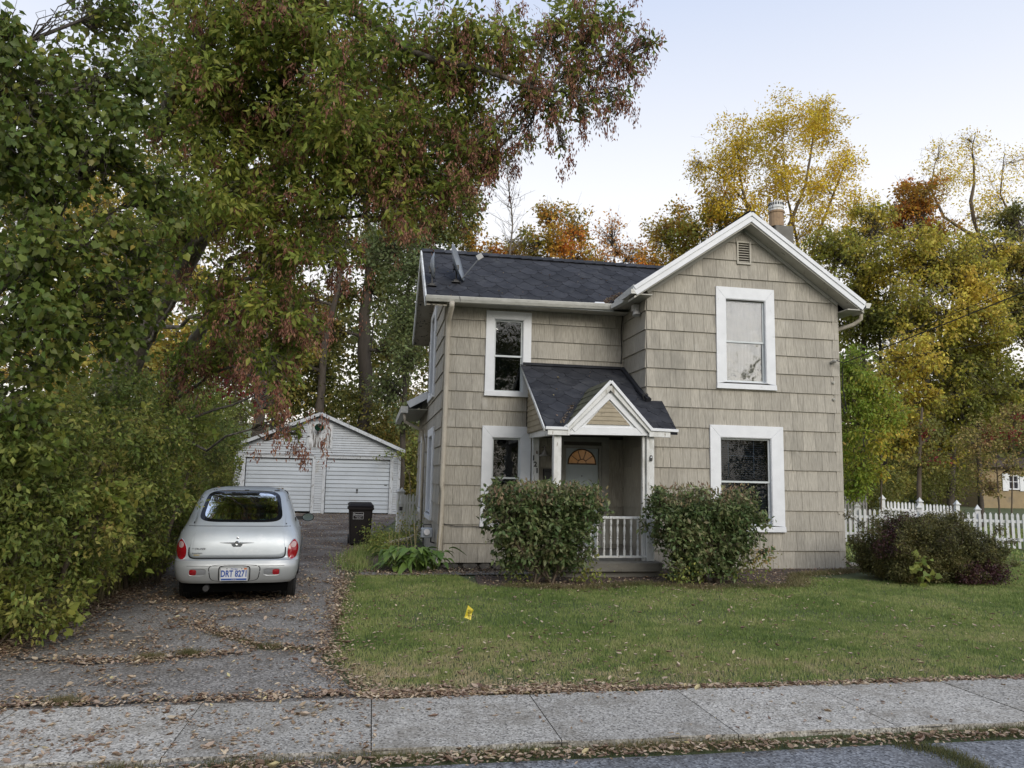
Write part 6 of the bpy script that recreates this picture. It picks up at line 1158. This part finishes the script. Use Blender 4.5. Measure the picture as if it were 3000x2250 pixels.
# --- the big box elder over the drive, with hanging bunches of dry seeds
root, CC, off = tree('box_elder_tree', 'leaning grey trunked tree arching over the driveway with brown seed bunches', 'tree', [TR['BOX'], TR['BOX2'], TR['LIMB']], LOBES['BOX'], L_BOX, BARK, leaf=.11, cover=3.0, clumps=22, csig=.20, depth=1.5, droop=.75, ratio=.5, limb_r=.05, twig_r=.011, twig_r2=.0) if False else tree('box_elder_tree', 'leaning grey trunked tree arching over the driveway with brown seed bunches', 'tree', [TR['BOX'], TR['BOX2'], TR['LIMB']], LOBES['BOX'], L_BOX, BARK, leaf=.10, cover=2.5, clumps=24, csig=.19, depth=1.6, droop=.8, ratio=.42, limb_r=.04, twig_r=.008, spray=3)
sel = CC[NR.random(len(CC)) < np.where(CC[:, 0] > .2, 1.0, .95)*np.clip(CC[:, 3]/.42, .1, 1)]; n = len(sel); m_ = 44
c = np.repeat(sel[:, :3]+NR.normal(size=(n, 3))*.10-np.array((0, 0, .10)), m_, 0); c += NR.normal(size=c.shape)*np.array((.030, .030, .062)); 
c2_ = np.repeat(sel[:, :3]+NR.normal(size=(len(sel), 3))*.22, 26, 0); c2_ += NR.normal(size=c2_.shape)*np.array((.035, .035, .06)); c = np.concatenate([c, c2_])
A = unit(NR.normal(size=c.shape)*.35-np.array((0, 0, 1.))); V, F = leaf_arrays(c, A, .038+.022*NR.random(len(c)), ratio=.34); obj('seed_bunches', mesh_np('seed_bunches', V+off, F, [L_SEED]), root, 'stuff')
# --- near tree on the left with heart shaped leaves
tree('redbud_tree', 'near leafy tree with heart shaped leaves at the left edge', 'tree', [[(-4.7, 6.2, 0, .16), (-4.4, 6.4, 1.6, .13), (-3.9, 6.5, 3.0, .10), (-3.6, 6.6, 4.4, .06)], [(-4.4, 6.4, 1.5, .09), (-3.6, 6.8, 2.5, .06), (-2.9, 7.1, 3.6, .035)]], LOBES['LEFT'], L_HEART, BARKD, leaf=.058, cover=2.3, clumps=34, csig=.18, depth=1.6, droop=1.0, kind='heart', ratio=.85, limb_r=.035, twig_r=.007)
# --- thicket along the drive
HT = {'H1': 'near part of the thicket spilling over the driveway edge', 'H2': 'thicket shrub just behind the nearest greenery by the drive', 'H3': 'tall thicket shrub left of the parked car', 'H4': 'thicket shrub behind the car roof with bare stems', 'H5': 'far end of the thicket beside the white garage'}
for k, lab in HT.items():
    lb = LOBES[k]; b0 = min(lb, key=lambda l: l[2]); bx, by = b0[0]-.35, b0[1]+.2
    st = [[(bx+dx, by+dy, 0, .035), (bx+dx*1.5, by+dy, .8, .028), (bx+dx*2.2, by+dy*1.4, 1.7, .015)] for dx, dy in ((0, 0), (-.3, .3), (.25, .5), (-.5, -.2))]
    r_, C_, o_ = tree('thicket_shrub', lab, 'shrub', st, lb, {'H1': L_HEDGE, 'H2': L_HEDGE2, 'H3': L_HEDGE, 'H4': L_HEDGE2, 'H5': L_HEDGE}[k], BARKB, leaf=.054, cover=2.3, clumps=46, csig=.15, depth=1.7, droop=.7, ratio=.5, spray=3, limb_r=.014, twig_r=.004, group='shrubs of the thicket beside the driveway', crown='foliage', trunk_name='stems', sides=5)
    LB2 = [(x-.9*r-.35, y+.5, max(.5, z*.92), r*1.35, d) for x, y, z, r, d in lb]; V, F, _ = foliage([(x+RS.uniform(-.25, .25), y+RS.uniform(-.3, .3), z+RS.uniform(-.2, .25), r*.5, .5) for x, y, z, r, d in lb]*2, .075, 1.2, 12, .35, kind='heart', ratio=.9); obj('vine_leaves', mesh_np('vine_leaves', V+o_, F, [L_BOX]), r_, 'stuff')
    V, F, _ = foliage(LB2, .07, 2.2, 26, .25, 1.6, .5); obj('inner_foliage', mesh_np('inner_foliage', V+o_, F, [L_HEDGE]), r_, 'stuff')
X = []; n = 900
ln = None; t = NR.random(n); px = np.interp(t, [0, .4, .75, 1], [-3.15, -3.1, -3.45, -4.3])-NR.random(n)*.55; py = np.interp(t, [0, .4, .75, 1], [8.6, 12, 15, 21]); h = .5+NR.random(n)*1.3; ln = NR.normal(size=(n, 2))*.12
P = np.stack([np.stack([px, py, np.zeros(n)], 1), np.stack([px+ln[:, 0]*.3, py+ln[:, 1]*.3, h*.5], 1), np.stack([px+ln[:, 0]+.06, py+ln[:, 1], h*.85], 1), np.stack([px+ln[:, 0]*1.5+.12, py+ln[:, 1]*1.4, h], 1)], 1)
V, F = tubes_np(P, np.tile(np.array([.006, .005, .004, .002]), (n, 1)), 3); tag(obj('dry_stems', mesh_np('dry_stems', V, F, [STK]), None, 'stuff'))
# low greenery spilling on the ground along the drive edge
n = 9000; t = NR.random(n); px = np.interp(t, [0, .25, .5, .8, 1], [-4.3, -3.42, -3.22, -3.2, -3.6])-np.abs(NR.normal(size=n))*.42; py = np.interp(t, [0, .25, .5, .8, 1], [6.1, 7.0, 8.2, 12, 16])+NR.normal(size=n)*.12; pz = .02+NR.random(n)*.35*np.clip((-2.95-px), 0, 1)*1.6
V, F = leaf_arrays(np.stack([px, py, pz], 1), unit(NR.normal(size=(n, 3))+np.array((.3, 0, .2))), .04+.04*NR.random(n), ratio=.7); obj('ground_cover', mesh_np('ground_cover', V, F, [L_HEDGE]), None, 'stuff')
# red creeper in the tree line
RC = [(-3.1, 15.0, 3.8, .45, .6), (-2.7, 15.0, 3.3, .35, .5), (-3.0, 15, 4.6, .3, .35), (-2.2, 15.0, 3.0, .3, .4)]
tree('creeper', 'dark red climbing creeper hanging in the trees above the garage roof', 'creeper', [[(-4.2, 15.5, 0, .03), (-3.6, 15.2, 2.2, .02), (-3.0, 15, 4.2, .01)]], RC, L_RED, BARKB, leaf=.075, cover=1.6, clumps=20, limb_r=.01, twig_r=.004, crown='foliage', trunk_name='stem', sides=5)
# --- woods behind the garage
def bt(nm, lab, k, lm, trunks, grp='trees of the wood behind the houses', **kw):
    a = dict(leaf=.20, cover=2.2, clumps=46, csig=.15, depth=1.2, droop=.3, limb_r=.06, twig_r=.02); a.update(kw); return tree(nm, lab, 'tree', trunks, LOBES[k], lm, a.pop('bark', BARKD), group=grp, **a)
def stem(x, y, h, r=.25, lean=0):
    r *= .55; return [(x, y, 0, r), (x+lean*.4, y, h*.4, r*.8), (x+lean, y, h, r*.35)]
bt('forest_tree', 'tall dark tree whose black trunk stands behind the garage', 'B1', L_DARK, [TR['B1T'], TR['B1T2']], leaf=.21, cover=3.2)
bt('forest_tree', 'tree filling the gap between the near branches left of the garage', 'B3', L_BACK, [TR['B1T3'], stem(-9, 31, 14, .3, 1)], leaf=.2, cover=2.4, clumps=26)
bt('willow_tree', 'soft grey green tree rising behind the left end of the house roof', 'B2', L_WIL, [stem(1.2, 32.5, 10, .25)], leaf=.14, cover=3.2, csig=.3)
bt('forest_tree', 'thin green and orange tree just above the roof ridge by the dish', 'B4', L_MAP, [stem(5.6, 43, 13, .22)])
bt('maple_tree', 'green maple with rusty top behind the middle of the roof ridge', 'M1', L_MAP, [stem(11, 42, 15, .28), stem(9.6, 42, 16, .2)], leaf=.19, cover=2.6)
bt('maple_tree', 'pale orange backlit tree between the two rusty maples', 'M2', L_PALE, [stem(15, 46, 16, .22)], cover=1.3)
bt('maple_tree', 'broad maple turning orange behind the gable slope', 'M3', L_MAP, [stem(17.5, 42, 15, .3), stem(19.5, 42, 16, .25)], leaf=.19, cover=2.8)
bt('locust_tree', 'tall open golden tree above the gable and chimney', 'LOC', L_LOC, [TR['LOCa'], TR['LOCb'], TR['LOCc'], TR['LOCd'], TR['LOCe'], TR['LOCf']], leaf=.17, cover=2.2, clumps=80, csig=.13, bark=BARKB, twig_r=.014, limb_r=.06, ratio=.5, sub=.4)
bt('locust_tree', 'nearly bare tree with sparse golden leaves at the right edge', 'LO2', L_LOC, [TR['LO2'], TR['LO3'], TR['LO4']], leaf=.16, cover=1.4, clumps=80, csig=.13, bark=BARKB, twig_r=.014, ratio=.5, sub=.25)
bt('maple_tree', 'dense dark orange maple between the two golden trees', 'M4', L_MAPR, [stem(30.5, 37, 15, .3)], leaf=.18, cover=3.0)
bt('elm_tree', 'yellow green tree directly right of the house gable', 'Y1', L_YEL, [stem(20.8, 29, 9, .25), stem(22, 29.5, 10, .2)], leaf=.15, cover=3.8, clumps=70, csig=.13, droop=.6)
bt('elm_tree', 'broad yellow green tree in front, above the small red leaved tree', 'Y2', L_YEL, [stem(22.5, 26.5, 9, .28, 1), stem(24, 26.5, 9, .2)], leaf=.14, cover=3.8, clumps=80, csig=.12, droop=.8)
bt('elm_tree', 'dark yellow flecked tree cut by the right edge', 'Y3', L_YEL2, [stem(32, 31, 10, .35)], leaf=.16, cover=3.8, clumps=70, csig=.13)
bt('sumac_tree', 'bright green feathery tree touching the right house corner', 'SUM', L_SUM, [stem(13.6, 19.4, 4, .07, -.2), stem(14.1, 19.2, 4.4, .05, .2)], 'small trees behind the picket fence', leaf=.12, cover=2.8, clumps=46, csig=.16, droop=.8, bark=BARKB, ratio=.42, twig_r=.008, limb_r=.02)
bt('young_tree', 'slender young tree with a few red leaves behind the fence', 'RED', L_YEL2, [TR['RED'], [TR['RED'][1], (17.5, 21, 3.3, .02)]], 'small trees behind the picket fence', leaf=.09, cover=1.6, clumps=26, droop=.8, bark=BARKB, twig_r=.006, limb_r=.015)
bt('dogwood_tree', 'small tree with pinkish yellow leaves in front of the ochre shed', 'PNK', L_MIX, [stem(20.6, 22, 3, .06), stem(21.2, 22.2, 3.4, .05, .3)], 'small trees behind the picket fence', leaf=.085, cover=1.9, clumps=34, bark=BARKB, twig_r=.006, limb_r=.015)
rl = [(x, y-.2, z, r*.5, .5) for x, y, z, r, d in LOBES['PNK'][:3]]+[(x, y-.2, z, r*.5, .35) for x, y, z, r, d in LOBES['RED'][:2]]+[(12.3, 19, 3.0, .22, .8)]
V, F, _ = foliage(rl, .08, 1.2, 12, .25); obj('red_leaves', mesh_np('red_leaves', V, F, [L_RED]), None, 'stuff')
V, F, _ = foliage(LOBES['BR1'], .09, 3.2, 24, .3); obj('undergrowth', mesh_np('undergrowth', V, F, [L_YEL2]), None, 'stuff')
V, F, _ = foliage(LOBES['BR2']+[(-7+i*1.1, 39+(i % 3), 1.2+(i % 2)*.8, 1.3, 1) for i in range(10)], .16, 2.6, 30, .28); obj('undergrowth', mesh_np('undergrowth', V, F, [L_DARK]), None, 'stuff')
bt('forest_tree', 'yellow green tree behind the thicket at the left', 'B5', L_BACK, [stem(-8, 24.5, 8, .3), stem(-5.5, 25, 8, .25)], leaf=.15, cover=2.6)
# far wood closing the view low down
fw = [(x+RS.uniform(-1, 1), 57+RS.uniform(-3, 3), 7+RS.random()*7, 3.2, .9) for x in range(-18, 12, 2)]+[(x+RS.uniform(-1, 1), 44+RS.uniform(-2, 2), 4+RS.random()*6, 1.7, .5) for x in range(-8, 5, 2)]+[(x+RS.uniform(-1, 1), 58+RS.uniform(-3, 3), 2+RS.random()*3, 3.6, .8) for x in range(-16, 14, 3)]+[(x+RS.uniform(-1, 1), 56+RS.uniform(-3, 3), 3+RS.random()*3, 4.2, .9) for x in range(16, 72, 4)]+[(x, 50+RS.uniform(-3, 3), 7+RS.random()*4, 3.6, .9) for x in range(26, 64, 4)]+[(x, 46+RS.uniform(-3, 2), 2.5+RS.random()*3, 3.0, 1) for x in range(24, 60, 3)]
V, F, _ = foliage(fw, .42, 2.0, 40, .25); obj('far_wood', mesh_np('far_wood', V, F, [L_DARK]), None, 'stuff')
tw = trunk_mesh([stem(x, 48+RS.uniform(-4, 6), 13+RS.random()*4, .14+.12*RS.random(), RS.uniform(-1, 1)) for x in (-9, -6.5, -4, -3, -1, .5, 2.2, 3.6)], k=10, sides=7); obj('far_trunks', mesh_np('far_trunks', tw[0], tw[1], [BARKD], True), None, 'stuff')
# thin bare tree
br = thing('bare_tree', 'thin leafless grey tree against the white sky above the roof', 'tree', (TR['BARE'][0][0], 40, 0)); off = -np.array((TR['BARE'][0][0], 40, 0.)); b0 = resample([(TR['BARE'][0][0], 40, 0, .12)]+TR['BARE'], 40)
V, F = trunk_mesh([b0], sides=6, k=30); obj('trunk', mesh_np('trunk', V+off, F, [BARK], True), br); P = []; Q = []
for i in range(90):
    a = b0[RS.randint(24, 39)]; d = unit(np.array((RS.gauss(0, 1), RS.gauss(0, .6), .9))); L_ = RS.uniform(.5, 1.8); tt = np.linspace(0, 1, 6)[:, None]; p_ = a[:3]+d*L_*tt+NR.normal(size=(6, 3))*.04*tt+np.array((0, 0, .15))*tt*tt; P.append(p_); Q.append(np.linspace(.018, .004, 6))
    for _ in range(3): s0 = p_[RS.randint(2, 4)]; d2 = unit(d+NR.normal(size=3)*.7); P.append(s0+d2*L_*.4*tt); Q.append(np.linspace(.009, .003, 6))
V, F = tubes_np(np.stack(P), np.stack(Q), 3); obj('branches', mesh_np('branches', V+off, F, [BARK]), br, 'stuff')
# --- clipped shrubs before the house
def shrub(nm, lab, x0, x1, y0, y1, z0, z1, lm, leaf, cover, taper=.22, top=None, stems=7, grp=None, r=.24, seed=0, shape=None, clumps=14):
    root = thing(nm, lab, 'shrub', ((x0+x1)/2, (y0+y1)/2, 0), 0, grp); off = -np.array(((x0+x1)/2, (y0+y1)/2, 0.)); LB = []; rr = random.Random(seed); z = z0+r*.6
    while z < z1-r*.35:
        f = (z-z0)/(z1-z0); k = 1-taper*(1-f)**1.5; k *= (shape(f) if shape else 1); nx_ = max(2, int((x1-x0)*k/(r*1.05))); ny_ = max(1, int((y1-y0)*k/(r*1.2)))
        for i in range(nx_):
            for j in range(ny_):
                x = (x0+x1)/2+((i+.5)/nx_-.5)*((x1-x0)*k-r*.5)+rr.uniform(-.10, .10); y = (y0+y1)/2+((j+.5)/ny_-.5)*((y1-y0)*k-r*.5)+rr.uniform(-.06, .06); LB.append((x, y, z+rr.uniform(-.08, .06), r*rr.uniform(.75, 1.15), rr.uniform(.5, 1.15)))
        z += r*.95
    for _ in range(26):
        sx_ = rr.choice((-1, 1)); LB.append((rr.uniform(x0, x1), y0+rr.uniform(-.03, .1), rr.uniform(z0+.15, z1), rr.uniform(.07, .12), .5) if rr.random() < .5 else ((x0 if sx_ < 0 else x1)+rr.uniform(-.05, .05)-sx_*.25*taper*(1-rr.random()), rr.uniform(y0, y1), rr.uniform((z0+z1)/2, z1+.05), rr.uniform(.08, .12), .5))
    V, F, CC = foliage(LB, leaf, cover, clumps, .22, 1.0, .35, ratio=.5); obj('foliage', mesh_np('foliage', V+off, F, [lm]), root, 'stuff')
    cx, cy = (x0+x1)/2, (y0+y1)/2; ts = [[(cx+rr.uniform(-.3, .3), cy+rr.uniform(-.15, .15), 0, .022), (cx+rr.uniform(-.5, .5)*(x1-x0)*.6, cy+rr.uniform(-.3, .3), z0+.3, .016), (cx+rr.uniform(-.45, .45)*(x1-x0), cy+rr.uniform(-.4, .4)*(y1-y0), (z0+z1)*.6, .008)] for _ in range(stems)]
    V, F = trunk_mesh(ts, sides=5, k=9); obj('stems', mesh_np('stems', V+off, F, [BARKB], True), root, 'stuff'); V, F = twigs(ts, LB, CC, limb_r=.012, twig_r=.004, sub=.5); obj('twigs', mesh_np('twigs', V+off, F, [BARKB]), root, 'stuff')
    if top:
        n = top[1]; px = x0+.05+NR.random(n)*(x1-x0-.1); py = y0+NR.random(n)*(y1-y0)*.9; pz = z1-.22+NR.random(n)**1.5*.27+.04*np.sin(px*9)+.03*np.sin(px*23+py*7); V, F = leaf_arrays(np.stack([px, py, pz], 1), unit(NR.normal(size=(n, 3))*.6+np.array((0, 0, 1.))), leaf*(.6+.5*NR.random(n)), ratio=.4)
        obj('top_shoots', mesh_np('top_shoots', V+off, F, [top[0]]), root, 'stuff')
    return root, off
shrub('clipped_shrub', 'wide clipped green shrub hiding the left half of the porch', 1.70, 3.55, 10.95, 12.0, .26, 1.44, L_EUO, .082, 2.5, .42, (L_TOP, 1500), grp='clipped shrubs flanking the porch', seed=3)
r2, o2 = shrub('clipped_shrub', 'clipped green shrub under the wide lower window right of the porch', 4.40, 6.10, 10.95, 12.0, .16, 1.46, L_EUO, .078, 2.5, .42, (L_TOP, 900), grp='clipped shrubs flanking the porch', seed=9)
V, F, _ = foliage([(6.25, 11.5, .45, .24, .5), (6.15, 11.4, .3, .2, .4)], .05, 1.5, 14, .4); obj('red_shoots', mesh_np('red_shoots', V+o2, F, [L_MIX]), r2, 'stuff')
dome = lambda f: sqrt(max(.05, 1-max(0, (f-.15)/.9)**2.2))
r3, o3 = shrub('barberry_shrub', 'dark rounded purple green shrub in front of the picket fence', 8.42, 10.6, 10.9, 12.5, .0, 1.12, L_BAR, .036, 2.9, .05, None, 9, seed=5, shape=dome, r=.22)
V, F, _ = foliage([(8.8, 11.6, .85, .24, .8), (8.5, 11.4, .6, .22, .7), (9.1, 11.6, 1.0, .18, .7), (10.0, 10.95, .15, .25, 1), (9.6, 10.9, .15, .2, 1), (10.1, 11.0, .2, .16, .5)], .034, 2.4, 16, .3); obj('purple_foliage', mesh_np('purple_foliage', V+o3, F, [L_PUR]), r3, 'stuff')
V, F, _ = foliage([(8.62, 10.95, .35, .15, .8), (8.7, 10.9, .18, .12, .8)], .09, 1.6, 12, .3, kind='heart', ratio=.9); obj('weed_leaves', mesh_np('weed_leaves', V+o3, F, [L_HEDGE]), r3, 'stuff')
# weeds and litter at the wall foot and under the shrubs
V, F, _ = foliage([(2.2, 11.5, .12, .25, .5), (3.3, 11.3, .12, .25, .6), (4.9, 11.2, .12, .3, .6), (5.9, 11.3, .12, .3, .5), (3.0, 13.8, .1, .3, .3), (.1, 17.2, .25, .3, .5), (.45, 16.5, .2, .35, .5), (.2, 15.3, .2, .35, .5), (.9, 18.5, .3, .4, .6)], .05, 1.8, 20, .35); obj('low_weeds', mesh_np('low_weeds', V, F, [L_HEDGE]), None, 'stuff')
x, y = scatter([(1.7, 10.9), (6.6, 10.9), (9.0, 12.9), (10.8, 12.2), (10.6, 13.3), (5, 13.2), (1.7, 12.3)], 110); dead('fallen_leaves', x, y, .025, .05, .012)
# branch reaching across the garage corner
tree('vine', 'green vine sprawling over the right corner of the garage roof', 'vine', [[(1.6, 31.2, 0, .02), (1.5, 31.2, 1.6, .015), (.9, 31.2, 2.5, .01)]], [(1.3, 31.3, 2.5, .3, .7), (.6, 31.25, 2.45, .22, .5), (.1, 31.2, 2.25, .14, .4), (1.5, 31.3, 1.8, .2, .4), (1.5, 31.3, 3.0, .3, .5)], L_HEDGE, BARKB, leaf=.10, cover=1.5, clumps=12, limb_r=.01, twig_r=.004, crown='foliage', trunk_name='stem', sides=5)
# --- the wood across the street, behind the viewer: windows and car mirror it
LBk = [(6+RS.uniform(-7, 7), -20+RS.uniform(-2, 2), 1.5+RS.random()*9, 2.2, 1) for _ in range(22)]+[(31+RS.uniform(-6, 6), -22, 1+RS.random()*4, 1.8, 1) for _ in range(9)]+[(28.5+RS.uniform(-2.2, 2.2), -22, 4+RS.random()*6.5, 1.4, 1) for _ in range(8)]+[(-10+RS.uniform(-4, 4), -24, 2+RS.random()*9, 2.2, 1) for _ in range(9)]
V, F, _ = foliage(LBk, .34, 1.7, 22); obj('wood_across_street', mesh_np('wood_across_street', V, F, [L_DARK]), None, 'stuff')
